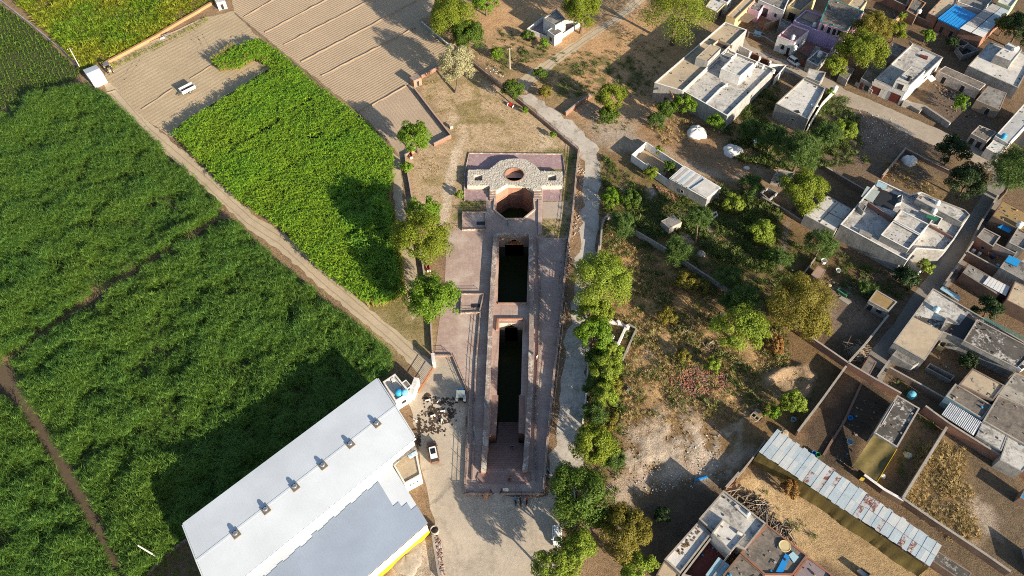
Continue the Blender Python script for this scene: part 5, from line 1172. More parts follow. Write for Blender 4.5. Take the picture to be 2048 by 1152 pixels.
def tractor(u, v, dpx, hood, canopy, fender, label):
    o = empty('tractor', (0, 0, 0), label, 'tractor')
    m = MB(); loft(m, [[(x, -w, z0), (x, w, z0), (x, w, z1), (x, w*.6, z1+.08), (x, -w*.6, z1+.08), (x, -w, z1)] for x, w, z0, z1 in ((.1, .34, .7, 1.25), (1.3, .32, .7, 1.2), (1.45, .26, .75, 1.1))]); m.build('hood', hood, o)
    m = MB(); m.box((-.35, 0, .75), (1.3, .6, .45)); m.build('chassis', IRON, o)
    m = MB(); m.box((-.55, 0, 1.1), (.5, .5, .14)); m.box((-.78, 0, 1.3), (.1, .5, .4)); m.build('seat', RUBBER, o)
    m = MB(); m.lathe((-.12, 0, 1.42), [(.2, 0), (.22, .03), (.2, .05)], 10); m.tube((.1, 0, 1.1), (-.12, 0, 1.42), .03); m.build('steering_wheel', IRON, o)
    m = MB(); m.box((-.45, 0, 2.25), (1.5, 1.55, .07)); m.build('canopy', canopy, o)
    m = MB()
    for x, y in ((-1.1, -.7), (-1.1, .7), (.2, -.5), (.2, .5)): m.tube((x, y, .9), (x, y, 2.25), .035)
    m.build('canopy_frame', IRON, o)
    for s in (-1, 1):
        wheel(o, (-.75, s*.72, .68), .68, .36, s); wheel(o, (1.15, s*.55, .36), .36, .2, s)
        m = MB(); m.box((-.85, s*.72, 1.42), (.95, .42, .08)); m.box((-1.3, s*.72, 1.2), (.08, .42, .45)); m.build('mudguard', fender, o)
    m = MB(); m.tube((.8, .15, 1.25), (.8, .15, 2.0), .04); m.build('exhaust', IRON, o)
    c = P(u, v, 1); d = P(u+dpx[0], v+dpx[1], 1)-c; o.location = (c.x, c.y, 0.012); o.rotation_euler = (0, 0, math.atan2(d.y, d.x)); return o
tractor(922, 790, (1, -20), BLUEP, mottled('grey_green_canopy', (0.30, 0.36, 0.34), (0.26, 0.31, 0.30), 1.0), CARW, 'blue tractor with grey-green canopy parked by the bend of the plaza wall')
tractor(217, 137, (6, 10), plain('tractor_tan', (0.42, 0.33, 0.22)), plain('canopy_grey', (0.16, 0.16, 0.16)), CREAM, 'old tractor with dark canopy beside the white farm hut')
o = empty('farm_trailer', (0, 0, 0), 'white open box trailer standing alone on the stubble field', 'trailer')
m = MB(); m.ring([(-1.9, -.95), (1.9, -.95), (1.9, .95), (-1.9, .95)], .07, .75, 1.7); m.build('side_boards', WHITE, o)
m = MB(); m.box((0, 0, .74), (3.8, 1.9, .08)); m.build('bed', IRON, o)
m = MB(); m.tube((1.9, 0, .65), (3.0, 0, .5), .06); m.tube((1.9, .5, .65), (3.0, 0, .5), .05); m.tube((1.9, -.5, .65), (3.0, 0, .5), .05); m.build('drawbar', IRON, o)
m = MB(); m.box((0, 0, .55), (.12, 1.7, .12)); m.box((0, .5, .64), (3.6, .1, .12)); m.box((0, -.5, .64), (3.6, .1, .12)); m.build('axle', IRON, o)
for s in (-1, 1): wheel(o, (-.1, s*.85, .45), .45, .22, s)
c = P(375, 178, 1.0); d = P(375-14, 185, 1.0)-c; o.location = (c.x, c.y, .01); o.rotation_euler = (0, 0, math.atan2(d.y, d.x))
o = empty('plough', P(333, 72), 'grey tined plough lying at the edge of the stubble below the orange wall', 'plough'); b = Vector(o.location)
m = MB(); m.box((b.x, b.y, .6), (2.2, .12, .12), .6); m.box((b.x+.3, b.y-.5, .6), (2.0, .12, .12), .6); m.build('frame', STEEL, o)
for i in range(5):
    m = MB(); x = b.x-.9+.42*i; y = b.y-.6+.28*i; m.tube((x, y, .6), (x+.15, y-.25, .05), .05, .02, 5); m.build('tine', IRON, o)
m = MB(); m.box((b.x-.8, b.y-1.2, .2), (1.2, .4, .3), .5); m.build('share_board', WHITE, o)
def motorbike(u, v, dpx, tankm, label, group):
    o = empty('motorbike', (0, 0, 0), label, 'motorbike', group)
    for x in (-.65, .65):
        m = MB(); m.tube((x, -.05, .3), (x, .05, .3), .3, None, 14); w = m.build('wheel', RUBBER, o); m = MB(); m.tube((x, -.06, .3), (x, .06, .3), .17, None, 10); m.build('rim', STEEL, w)
    m = MB(); m.tube((-.65, 0, .3), (-.1, 0, .5), .05); m.tube((-.1, 0, .5), (.45, 0, .8), .05); m.tube((.65, 0, .3), (.42, 0, .95), .045); m.box((0, 0, .42), (.4, .28, .32)); m.build('frame', IRON, o)
    m = MB(); loft(m, [[(x, -w, .68), (x, w, .68), (x, w*.7, z), (x, -w*.7, z)] for x, w, z in ((-.05, .1, .84), (.15, .17, .92), (.4, .1, .9))]); m.build('tank', tankm, o)
    m = MB(); loft(m, [[(x, -w, .68), (x, w, .68), (x, w, z), (x, -w, z)] for x, w, z in ((-.8, .09, .84), (-.5, .15, .8), (-.05, .12, .78))]); m.build('seat', RUBBER, o)
    m = MB(); m.tube((.38, -.38, 1.0), (.42, 0, .98), .02); m.tube((.42, 0, .98), (.38, .38, 1.0), .02); m.build('handlebar', STEEL, o)
    m = MB(); m.lathe((.5, 0, .8), [(.06, 0), (.1, .06), (.06, .14)], 8); m.build('headlight', CHROME, o)
    c = P(u, v, .5); d = P(u+dpx[0], v+dpx[1], .5)-c; o.location = (c.x, c.y, .014); o.rotation_euler = (.12, 0, math.atan2(d.y, d.x)); return o
GM = 'motorbikes parked outside the stepwell'
motorbike(1030, 1001, (-1, -9), BLUEP, 'leftmost motorbike of the row of three below the railing, bluish tank', GM)
motorbike(1040, 1001, (-1, -9), plain('tank_black', (0.02, 0.02, 0.02), .3), 'middle motorbike of the row of three below the railing', GM)
motorbike(1053, 1001, (1, -9), RED, 'right-hand motorbike of the row of three, set a little apart', GM)
motorbike(1096, 937, (4, 9), BLUEP, 'upper motorbike beside the road at the dark tree', GM)
motorbike(1098, 950, (2, 9), plain('tank_grey', (0.1, 0.1, 0.1), .3), 'lower motorbike beside the road at the dark tree', GM)

# ------------------------------------------------------------------ small things
for (u, v, dp, lab) in ((1021, 213, (9, 4), 'red seated bench beside the small dark tree at the fence'), (822, 313, (2, 8), 'red seated bench at the corner of the west wall'), (856.5, 538, (2, 8), 'red seated bench between the two big plaza trees')):
    c = P(u, v); d = P(u+dp[0], v+dp[1])-c; az = math.atan2(d.y, d.x); o = empty('bench', c, lab, 'bench', 'garden benches', az); o.rotation_euler = (0, 0, 0); dd = Vector((math.cos(az), math.sin(az), 0)); nn = Vector((-dd.y, dd.x, 0))
    m = MB(); m.box(c+Vector((0, 0, .45)), (1.7, .5, .08), az); m.build('seat', RED, o)
    q = c+nn*.28; m = MB(); m.box(q+Vector((0, 0, .75)), (1.7, .08, .45), az); m.build('backrest', RED, o)
    for s in (-1, 1): q = c+dd*(.8*s); m = MB(); m.box(q+Vector((0, 0, .3)), (.14, .7, .62), az); m.build('leg', WHITE, o)
def simple(name, label, cat, base, parts, group=None):
    o = empty(name, base, label, cat, group)
    for nm, mb, mt in parts: mb.build(nm, mt, o)
    return o
c = P(972, 994); m1 = MB(); m1.box((c.x, c.y, .55), (.75, .5, 1.1)); m2 = MB(); m2.box((c.x, c.y-.01, 1.14), (.85, .6, .08)); simple('stone_plinth', 'orange pink plinth standing before the railing', 'plinth', c, (('plinth', m1, mottled('salmon_plaster', (0.52, 0.24, 0.17), (0.46, 0.21, 0.15), 1.0)), ('cap', m2, ORANGE)))
c = P(1012, 984); m1 = MB(); m1.box((c.x, c.y, 1.0), (.9, .05, .6), 0, -.6); m2 = MB(); m2.tube((c.x-.35, c.y+.05, 0), (c.x-.35, c.y+.05, .95), .03); m2.tube((c.x+.35, c.y+.05, 0), (c.x+.35, c.y+.05, .95), .03); simple('notice_board', 'small blank white board behind the right railing', 'board', c, (('board', m1, WHITE), ('legs', m2, IRON)))
c = P(903, 257); m1 = MB(); m1.box((c.x, c.y, .45), (.8, .5, .9), .4); m2 = MB(); m2.box((c.x, c.y, .93), (.9, .6, .07), .4); simple('stone_plinth', 'pink stone plinth on the lawn near the field wall corner', 'plinth', c, (('plinth', m1, COPEP), ('cap', m2, COPEP)))
c = P(870, 1063); m1 = MB(); m1.ring([(c.x+.72*math.cos(t*math.pi/10), c.y+.72*math.sin(t*math.pi/10)) for t in range(20)], .1, 0, 1.0); m1.build('concrete_ring', COPE, None, c); tag(bpy.data.objects['concrete_ring'], 'open concrete ring standing at the warehouse corner', 'ring')
def pole(u0, v0, hh, label, r=.14, lean=(0, 0), arms=True):
    b = P(u0, v0); t = b+Vector((lean[0], lean[1], hh)); m = MB(); m.tube(b-Vector((0, 0, .1)), t, r, r*.65, 8); o = empty('power_pole', b, label, 'pole', 'concrete power poles'); m.build('shaft', mottled('pale_concrete', (0.56, 0.52, 0.46), (0.48, 0.44, 0.40), 1.0, amp=.15), o)
    if arms:
        m = MB(); m.box((t.x, t.y, hh-.35), (1.3, .1, .1), .5); m.build('cross_arm', IRON, o)
        for s in (-.55, 0, .55): m = MB(); m.lathe((t.x+s*math.cos(.5), t.y+s*math.sin(.5), hh-.28), [(.06, 0), (.08, .08), (.03, .2)], 7); m.build('insulator', WHITE, o)
    return t
T1 = pole(1020, 138, 6.5, 'white pole standing in the weeds north of the road')
T2 = pole(163, 141, 7.0, 'tall pale pole beside the white farm hut', lean=(.15, 0))
T3 = pole(1086.5, 981, 6.5, 'grey pole at the railing corner by the forecourt', .13)
T4 = pole(323, 1119, 6.0, 'leaning white pole at the corner of the cane below the warehouse', .16, (-1.6, .4), False)
T5 = Vector((*P(1010, 1170)[:2], 6.6))
def wire(a, b, sag, label):
    m = MB(); pr = None
    for i in range(13):
        t = i/12; p = a.lerp(b, t)-Vector((0, 0, sag*4*t*(1-t)))
        if pr is not None: m.tube(pr, p, .016, None, 4, False)
        pr = p
    o = m.build('power_line', STEEL, None, a); tag(o, label, 'wire', 'overhead wires')
for k, lab in ((-.5, 'leftmost of the three wires over the forecourt'), (0, 'middle of the three wires over the forecourt'), (.5, 'rightmost of the three wires over the forecourt')):
    of = Vector((k*.9, k*.5, -.25)); wire(T3+of, T5+of*1.6, .7, lab)
wire(T3+Vector((.4, .2, -.2)), Vector((*P(1128, 640)[:2], 6.2)), .9, 'wire running up the road side from the forecourt pole')
# tarpaulin covered heaps
def heap(u, v, rx, ry, hh, mat, name, label, cat, group=None, seed=1):
    c = P(u, v, hh*.4); s = ppm(u, v); rx /= s; ry /= s*.8; g = np.random.default_rng(seed); V = []; N = 26; K = 9
    ph = g.uniform(0, 6.28, 5)
    for k in range(K):
        a = (k/(K-1))*math.pi/2
        for i in range(N):
            t = 2*math.pi*i/N; f = 1+.10*math.sin(3*t+ph[0])+.06*math.sin(7*t+ph[1])+.035*math.sin(17*t+ph[2]); r = math.cos(a)**.75*f
            V.append((c.x+rx*r*math.cos(t), c.y+ry*r*math.sin(t), hh*math.sin(a)*(1+.06*math.sin(5*t+ph[3]))))
    m = MB(); m.add(V, [[k*N+i, k*N+(i+1) % N, (k+1)*N+(i+1) % N, (k+1)*N+i] for k in range(K-1) for i in range(N)])
    o = m.build(name, mat, None, (c.x, c.y, 0), True); return tag(o, label, cat, group)
GH = 'fodder heaps covered with white sheets'
heap(1394, 263, 20, 15, 1.6, SACK, 'covered_heap', 'rounded white covered heap below the pale flat roof house', 'heap', GH, 1)
heap(1466, 300, 20, 14, 1.25, SACK, 'covered_heap', 'ragged white covered heap beside the path, second from the road', 'heap', GH, 2)
heap(1820, 320, 15, 11, 1.4, SACK, 'covered_heap', 'white covered heap in the walled plot above the big house', 'heap', GH, 3)
heap(1509, 280, 7, 5, .8, SKYBLUE, 'covered_heap', 'small pale blue covered heap by the brick wall stub', 'heap', GH, 4)
heap(1494, 335, 6, 4, .4, SACK, 'plastic_sack', 'crumpled white sack beside the path junction', 'sack', None, 5)
heap(1402, 507, 9, 6, .9, mottled('grey_rock', (0.40, 0.36, 0.33), (0.30, 0.26, 0.23), 1.2, amp=.3), 'boulder', 'grey boulder under the leaning trunk in the scrub', 'boulder', None, 6)
heap(1715, 705, 16, 14, 1.4, mottled('brushwood', (0.26, 0.19, 0.13), (0.16, 0.12, 0.085), 1.4, amp=.5, bump=.8), 'brushwood_heap', 'brown brushwood heap by the brick wall corner', 'heap', None, 7)
heap(1565, 865, 12, 9, 1.0, mottled('dry_logs', (0.36, 0.28, 0.19), (0.22, 0.17, 0.12), 1.6, amp=.5, bump=.8), 'log_heap', 'heap of pale cut logs at the head of the tin shed', 'heap', None, 8)
def bits(name, polys, n, mats, smin, smax, seed, zmax=.05, kind='stuff', z0=0.0, thick=.35, parent=None):
    q = fill(polys, 1.0, z0, seed); g = np.random.default_rng(seed)
    W = np.vstack([fill(polys, n/max(1, len(q)), z0, seed+1)]); m = MB()
    for x, y in W:
        m.mi = int(g.integers(len(mats))); s = g.uniform(smin, smax); m.box((x, y, z0+g.uniform(.0, zmax)+s*.15), (s, s*g.uniform(.35, .7), s*thick), g.uniform(0, 3), g.uniform(-.4, .4) if thick > .2 else 0)
    o = m.build(name, mats, parent); o['kind'] = kind; return o
BRM = [BRICK, plain('brick_red_bright', (0.36, 0.13, 0.08)), plain('brick_dark', (0.16, 0.07, 0.05)), mottled('brick_pale', (0.42, 0.27, 0.20), (0.36, 0.22, 0.16), 2.0)]
bits('brick_heap', [[(1340, 745), (1375, 740), (1390, 735), (1420, 740), (1458, 750), (1455, 775), (1430, 782), (1400, 790), (1385, 800), (1360, 780), (1338, 772)]], 1500, BRM, .18, .40, 31, .25)
bits('brick_heap', [[(1310, 370), (1330, 378), (1358, 400), (1350, 405), (1320, 392)], [(1262, 412), (1280, 415), (1278, 426), (1262, 424)], [(1275, 435), (1300, 445), (1295, 455), (1275, 450)]], 420, BRM, .2, .4, 33, .2)
LIT = [WHITE, SACK, SKYBLUE, mottled('litter_grey', (0.4, 0.38, 0.36), (0.3, 0.28, 0.27), 2.0)]
bits('litter', [[(1700, 215), (1800, 240), (1830, 275), (1760, 300), (1700, 260)], [(1570, 535), (1610, 545), (1595, 560), (1570, 555)], [(1440, 425), (1480, 430), (1500, 445), (1450, 450)], [(950, 110), (1000, 130), (1010, 160), (970, 140)], [(1260, 900), (1420, 870), (1450, 960), (1280, 1000)], [(1120, 640), (1140, 700), (1125, 760), (1112, 750)]], 380, LIT, .10, .32, 35, .05)
bits('rubble', [[(1255, 850), (1440, 850), (1450, 950), (1260, 1000)], [(1290, 705), (1310, 705), (1310, 725), (1290, 725)], [(1370, 788), (1388, 788), (1384, 808), (1362, 806)], [(1410, 450), (1440, 470), (1450, 500), (1420, 490)]], 420, [mottled('pale_stone', (0.5, 0.46, 0.42), (0.38, 0.34, 0.31), 2.0), COPE], .10, .30, 37, .03)
DUNG = [plain('dung_dark', (0.045, 0.03, 0.022), .9), plain('dung_brown', (0.09, 0.06, 0.04), .9)]
g = np.random.default_rng(39); m = MB()
for u, v, n_, su, sv_ in ((853, 795, 70, 4, 3), (866, 800, 25, 9, 5), (888, 803, 90, 12, 4), (866, 824, 120, 9, 5), (880, 834, 50, 12, 5), (898, 828, 90, 8, 8), (838, 850, 60, 2, 14), (862, 860, 70, 12, 4), (838, 882, 40, 2, 6), (870, 845, 60, 14, 10)):
    for i in range(n_):
        c = P(u+g.normal(0, su), v+g.normal(0, sv_)); m.mi = int(g.integers(2)); s = g.uniform(.12, .5); m.box((c.x, c.y, .03+g.uniform(0, .02)), (s, s*g.uniform(.4, .9), .03), g.uniform(0, 3), g.uniform(-.12, .12), g.uniform(-.12, .12))
o = m.build('dung_litter', DUNG); o['kind'] = 'stuff'
heap(812, 1112, 34, 30, .7, mottled('sand_heap', (0.40, 0.35, 0.29), (0.24, 0.205, 0.165), 1.0, amp=.3, bump=.6), 'sand_heap', 'pale sand heap below the yellow skirting of the warehouse', 'heap', None, 21)
bits('rubble', [[(866, 1072), (880, 1075), (890, 1150), (876, 1150)]], 260, [mottled('pale_stone', (0.5, 0.46, 0.42), (0.38, 0.34, 0.31), 2.0), BRICK, COPE], .15, .45, 44, .2)
boundary('low brick wall running down from the concrete ring', [(866, 1072), (872, 1110), (880, 1160)], .7, BRICKD, COPE, .3)
for (u, v, az, lab) in ((856, 801, .2, 'white scrap at the upper left dung patch'), (877, 803, .9, 'white scrap at the top of the dung patches'), (886, 823, .1, 'white scrap in the middle of the dung patches'), (866, 832, .3, 'white curled scrap below the biggest dung patch'), (883, 843, 1.5, 'white upright scrap at the lowest dung patch'), (830, 841, -.6, 'white scrap close to the warehouse gable')):
    c = P(u, v); m = MB(); m.box((c.x, c.y, .2), (.9, .12, .35), az); m.box((c.x+.3*math.cos(az), c.y+.3*math.sin(az), .12), (.3, .55, .1), az); o = m.build('plastic_scrap', SACK, None, c); tag(o, lab, 'scrap', 'white plastic scraps among the dung')
STK = [WOOD, mottled('bleached_wood', (0.42, 0.36, 0.29), (0.32, 0.27, 0.21), 2.0), BARK]
def sticks(name, poly, n, seed, lmin, lmax, r, zmax):
    q = fill([poly], 8.0, 0, seed)[:n]; g = np.random.default_rng(seed); m = MB()
    for x, y in q:
        m.mi = int(g.integers(3)); a = g.uniform(0, 6.28); L = g.uniform(lmin, lmax)/2; z = g.uniform(.05, zmax); dz = g.uniform(-.2, .2)
        m.tube((x-L*math.cos(a), y-L*math.sin(a), z-dz+.1), (x+L*math.cos(a), y+L*math.sin(a), z+dz+.1), r*g.uniform(.6, 1.4), None, 5)
    o = m.build(name, STK); o['kind'] = 'stuff'
sticks('firewood', [(1462, 982), (1490, 985), (1530, 1010), (1545, 1035), (1590, 1075), (1580, 1085), (1540, 1060), (1500, 1020)], 230, 41, 1.0, 3.2, .07, .6)
sticks('brushwood', [(1690, 685), (1735, 690), (1730, 735), (1690, 730)], 150, 42, .8, 2.4, .04, 1.2)
sticks('brushwood', [(1790, 525+20), (1650, 560), (1690, 575), (1680, 590)], 60, 43, .6, 1.8, .03, .3)
sticks('dry_branches', [(1405, 690), (1440, 685), (1430, 700), (1405, 700)], 40, 44, .8, 2.2, .05, .5)
o = empty('hand_cart', P(1512, 834), 'small pale wooden cart with a pointed drawbar in the scrub', 'cart'); c = Vector(o.location); az = wdir((1500, 848), (1522, 826)); d = Vector((math.cos(az), math.sin(az), 0)); n = Vector((-d.y, d.x, 0)); u_ = Vector((0, 0, 1))
m = MB()
for s in (-1, 0, 1): m.box(c+n*(.75*s)+u_*.75, (2.0, .14, .16), az)
for s in (-1, -.1, 1): m.box(c+d*(.95*s)+u_*.80, (.14, 1.7, .14), az)
m.build('frame', STK[1], o)
m = MB(); m.tube(c-d*1+n*.75+u_*.75, c-d*2.3+u_*.6, .06); m.tube(c-d*1-n*.75+u_*.75, c-d*2.3+u_*.6, .06); m.build('drawbar', STK[1], o)
m = MB(); m.box(c+d*.45+n*.3+u_*.85, (.9, .8, .06), az); m.build('floor_board', WOOD, o)
for s in (-1, 1):
    q = c+n*(.95*s)+u_*.4; m = MB(); m.tube(q-n*.08, q+n*.08, .4, None, 12); m.build('wheel', RUBBER, o)
o = empty('roofless_room', P(1238, 665), 'roofless white walled room among the roadside trees', 'ruin'); w = W2([(1214, 636), (1256, 650), (1238, 689), (1200, 676)], 1.1)
m = MB(); m.ring(w, .45, 0, 1.1); m.build('wall', WHITE, o); m = MB(); m.prism(inset(w if area2(w) > 0 else w[::-1], .44), 0, .06); m.build('floor', R_BLACK, o)
for (u, v) in ((1220, 638), (1237, 643), (1255, 652), (1225, 672), (1236, 688)): c = P(u, v, 1.4); m = MB(); m.box((c.x, c.y, .75), (.6, .6, 1.5), .5); m.build('pillar_stub', WHITE, o)
boundary('grey low wall beside the roofless white room', [(1256, 652), (1272, 662), (1245, 722)], .8, GREYW, COPE, .3)
c = P(1401, 958); m = MB(); m.box((c.x, c.y, .15), (2.4, .35, .25), wdir((1388, 961), (1415, 953))); m.box((c.x, c.y, .3), (2.2, .2, .1), wdir((1388, 961), (1415, 953))); o = m.build('blue_trough', BLUEP, None, c); tag(o, 'bright blue trough lying in the shaded hollow', 'trough')
for (u, v, az, L, lab) in ((1257, 780, 1.0, 1.3, 'pale concrete block lying in the brown grass'), (1474, 727, -.3, 1.6, 'white concrete slab right of the brick heap'), (1442, 630, 1.4, .9, 'stubby pale post in the scrub near the lime-green tree')):
    c = P(u, v); m = MB(); m.box((c.x, c.y, .18), (L, .45, .35), az); o = m.build('concrete_block', COPE, None, c); tag(o, lab, 'block')
c = P(1380, 660); m = MB(); p0 = P(1376, 671)
for a, b in (((1376, 671), (1384, 652)), ((1350, 664), (1362, 669)), ((1362, 669), (1376, 664))):
    m.tube(P(*a)+Vector((0, 0, .2)), P(*b)+Vector((0, 0, .8)), .06, None, 5)
o = m.build('fallen_sticks', STK[1], None, c); tag(o, 'bleached white sticks standing in the brown scrub', 'sticks')
c = P(1427, 427); m = MB(); m.ring(W2([(1419, 428), (1433, 422), (1436, 430), (1424, 437)], .6), .15, 0, .6); o = m.build('stone_trough', WHITE, None, c); tag(o, 'white square trough in the scrub below the row building', 'trough')
c = P(1507, 390); m = MB(); m.ring([(c.x+.45*math.cos(t*.5236), c.y+.45*math.sin(t*.5236)) for t in range(12)], .15, .05, .25); o = m.build('old_tyre', plain('tyre_grey', (.3, .3, .3)), None, c); tag(o, 'pale grey tyre lying below the dwarf stone hut', 'tyre')

# ------------------------------------------------------------------ people
def skinned(name, joints, edges, mat, parent, sub=1):
    me = bpy.data.meshes.new(name); me.from_pydata([j[0] for j in joints], edges, []); ob = bpy.data.objects.new(name, me); COL.objects.link(ob)
    sk = ob.modifiers.new('skin', 'SKIN'); ob.modifiers.new('sub', 'SUBSURF').levels = sub; ob.modifiers['sub'].render_levels = sub
    lay = me.skin_vertices[0] if me.skin_vertices else None
    for i, j in enumerate(joints): lay.data[i].radius = (j[1], j[1]); lay.data[i].use_root = (i == 0)
    dg = bpy.context.evaluated_depsgraph_get(); m2 = bpy.data.meshes.new_from_object(ob.evaluated_get(dg)); bpy.data.objects.remove(ob)
    m2.materials.clear(); m2.materials.append(mat); m2.polygons.foreach_set('use_smooth', [True]*len(m2.polygons)); return link_mesh(name, m2, parent)
SKIN = plain('skin', (0.24, 0.13, 0.085), .5, amp=.03); HAIR = plain('hair', (0.012, 0.010, 0.009), .5)
def person(u, v, z, face, pose, shirt, trousers, label, longdress=False):
    c = P(u, v, z); o = empty('person', c, label, 'person', 'visitors at the stepwell')
    d = P(u+face[0], v+face[1], z)-c; o.rotation_euler = (0, 0, math.atan2(d.y, d.x)-math.pi/2)
    if pose == 'sit': hip = .22; knees = [(-.14, .42, .42), (.14, .42, .42)]; feet = [(-.15, .52, 0), (.15, .52, 0)]; hands = [(-.2, .36, .44), (.2, .36, .44)]; el = [(-.28, .08, .45), (.28, .08, .45)]
    else: hip = .92; knees = [(-.11, .05, .5), (.11, -.02, .5)]; feet = [(-.12, 0, .06), (.12, -.06, .06)]; hands = [(-.30, .06, .78), (.30, .06, .78)]; el = [(-.29, -.03, 1.08), (.29, -.03, 1.08)]
    sh = hip+.50; J = [((0, 0, hip), .13), ((0, 0, hip+.25), .12), ((0, .0, sh-.03), .12), ((0, .01, sh+.09), .055), ((0, .03, sh+.2), .085), ((0, .04, sh+.28), .075)]
    E = [(0, 1), (1, 2), (2, 3), (3, 4), (4, 5)]
    def add(j, p): J.append(j); E.append((p, len(J)-1)); return len(J)-1
    for s in (0, 1):
        x = -1 if s == 0 else 1
        k = add(((x*.17, 0, sh-.03), .06), 2); k = add((el[s], .042), k); k = add((hands[s], .03), k)
        hx, hy, hz = hands[s]
        for f in range(5): add(((hx+x*(.02*(f-2)), hy+.07+(.02 if f in (1, 2, 3) else 0), hz-.06 if pose != 'sit' else hz-.02), .009), k)
        k = add(((x*.09, .02, hip-.05), .085), 0); k = add((knees[s], .06), k); k = add((feet[s], .042), k); add(((feet[s][0], feet[s][1]+.16, max(feet[s][2]-.02, .02)), .035), k)
    skinned('body', J, E, SKIN, o)
    js = [((0, 0, hip-.02), .155), ((0, 0, hip+.25), .145), ((0, 0, sh-.03), .145)]; es = [(0, 1), (1, 2)]
    for s in (0, 1): x = -1 if s == 0 else 1; js.append(((x*.19, 0, sh-.04), .08)); es.append((2, len(js)-1)); js.append((tuple(Vector((x*.19, 0, sh-.04)).lerp(Vector(el[s]), .85)), .06)); es.append((len(js)-2, len(js)-1))
    skinned('shirt', js, es, shirt, o)
    jt = [((0, 0, hip), .15)]; et = []
    for s in (0, 1):
        x = -1 if s == 0 else 1
        for q, r, p in (((x*.09, .02, hip-.05), .105, 0), (knees[s], .078, None), (tuple(Vector(knees[s]).lerp(Vector(feet[s]), .85)), .055, None)):
            jt.append((q, r)); et.append((0 if p == 0 else len(jt)-2, len(jt)-1))
    if longdress: jt += [((0, 0, .5), .22), ((0, 0, .12), .27)]; et += [(0, len(jt)-2), (len(jt)-2, len(jt)-1)]
    skinned('trousers' if not longdress else 'skirt', jt, et, trousers, o)
    m = MB(); m.lathe((0, .01, sh+.26), [(.095, -.06), (.105, .02), (.085, .09), (.03, .125)], 10); h = m.build('hair', HAIR, None, (0, 0, 0), True); h.parent = o
    return o
person(1016, 452, .03, (-1, -6), 'stand', TEAL, TEAL, 'person in a green dress standing below the eight-sided well', True)
sz = -rise*9.0
person(1024, 893, -2.7, (-2, 8), 'sit', plain('cloth_pale_blue', (.30, .50, .72)), plain('cloth_dark', (.03, .03, .04)), 'person in a pale blue shirt sitting on the stair')
person(1020, 957, .16, (-3, 8), 'sit', plain('cloth_amber', (.50, .30, .10)), plain('cloth_black', (.03, .03, .035)), 'person in an amber top sitting on the landing above the stair')
person(1074, 719, .38, (-6, -3), 'stand', CARW, plain('cloth_dun', (.30, .22, .14)), 'person in white standing at the kerb wall right of the lower shaft')

# ------------------------------------------------------------------ village houses east of the stepwell
H = house
# long tan roofed house and its pale neighbour
o = H('long tan roofed house with a stair room beside the largest tree', [(1309.3, 165.2), (1365.5, 182), (1494, 60), (1450, 44.5)], 5.6, GREYW, R_TAN, .5, WHITE, ops=((0, .5, 1.2, .2, 2.2, 'hole'),))
room(o, [(1392, 115), (1416, 123), (1442, 97), (1421, 88)], 5.1, 7.4, GREYW, R_TAN, .1)
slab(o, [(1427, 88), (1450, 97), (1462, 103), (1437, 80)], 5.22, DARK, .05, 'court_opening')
ridge(o, [(1426, 88), (1437, 79), (1465, 91)], 5.1, .9, .18, mottled('parapet_tan', (0.42, 0.32, 0.25), (0.36, 0.27, 0.21), .8))
ridge(o, [(1347, 192), (1340, 180)], 5.1, .6, .15, ORANGE)
o = H('wide pale flat roofed house with a white stair block and dark stained roof', [(1366, 182), (1454.6, 232), (1549.5, 138), (1458, 100)], 4.8, GREYW, R_WHITE, .45, WHITE)
room(o, [(1442, 138), (1480, 153), (1508, 127), (1469, 112)], 4.35, 7.0, WHITE, R_CLEAN, .3, WHITE)
room(o, [(1440, 112), (1452, 103), (1470, 110), (1456, 120)], 4.35, 5.6, WHITE, R_GREY, .1)
ridge(o, [(1412, 205), (1441, 176), (1456, 166)], 4.35, .55, .2)
ridge(o, [(1480, 158), (1516, 122)], 4.35, 1.2, .2)
for u, v in ((1501, 148), (1527, 132), (1549, 141), (1472, 108)): c = P(u, v, 5.4); m = MB(); m.box((c.x, c.y, 5.1), (.4, .4, 1.1)); m.build('corner_post', WHITE, o)
m = MB(); m.strip(W2([(1480, 91), (1504, 103)], 2.4), .25, 2.4, 0); m.strip(W2([(1540, 127), (1572, 130), (1550, 156)], 2.4), .25, 2.4, 0); m.build('yard_wall', WHITE, o)
slab(o, [(1470, 104), (1482, 94), (1570, 134), (1545, 150)], .12, mottled('yard_red_brick', (0.26, 0.17, 0.15), (0.2, 0.13, 0.12), .8), .1, 'yard_floor')
for a, b in (((1502, 105), (1519, 112)), ((1522, 114), (1540, 121))):
    p0, p1 = W2([a, b], 2.2); m = MB(); m.strip([p0, p1], .08, 2.1, .05); m.build('gate_leaf', RUSTP, o)
for u, v in ((1501, 104), (1520.5, 113), (1541, 122)): c = P(u, v, 2.5); m = MB(); m.box((c.x, c.y, 1.25), (.5, .5, 2.5)); m.build('gate_pillar', WHITE, o)
slab(o, [(1504, 141), (1520, 128), (1536, 135), (1520, 148)], 3.1, MAROON, .06, 'porch_roof')
tank(1452, 132, 4.35, .55, 1.4, TANKW, 'white tank against the stair block of the pale house')
o = H('grey unplastered house with a pale roof next to the street', [(1551.8, 207.4), (1616, 239), (1651, 176), (1608, 156)], 4.5, GREYW, R_CLEAN, .5, COPE, ops=((0, .6, .8, 2.2, 2.8, 'vent'), (1, .75, 1.0, 1.6, 2.6, 'hole')))
room(o, [(1612, 154), (1618, 137), (1652, 145), (1640, 165)], 0, 4.2, GREYW, R_WHITE, .4, COPE)
slab(o, [(1588, 222), (1597, 220), (1600, 225), (1591, 228)], 4.12, DARK, .05, 'roof_hatch')
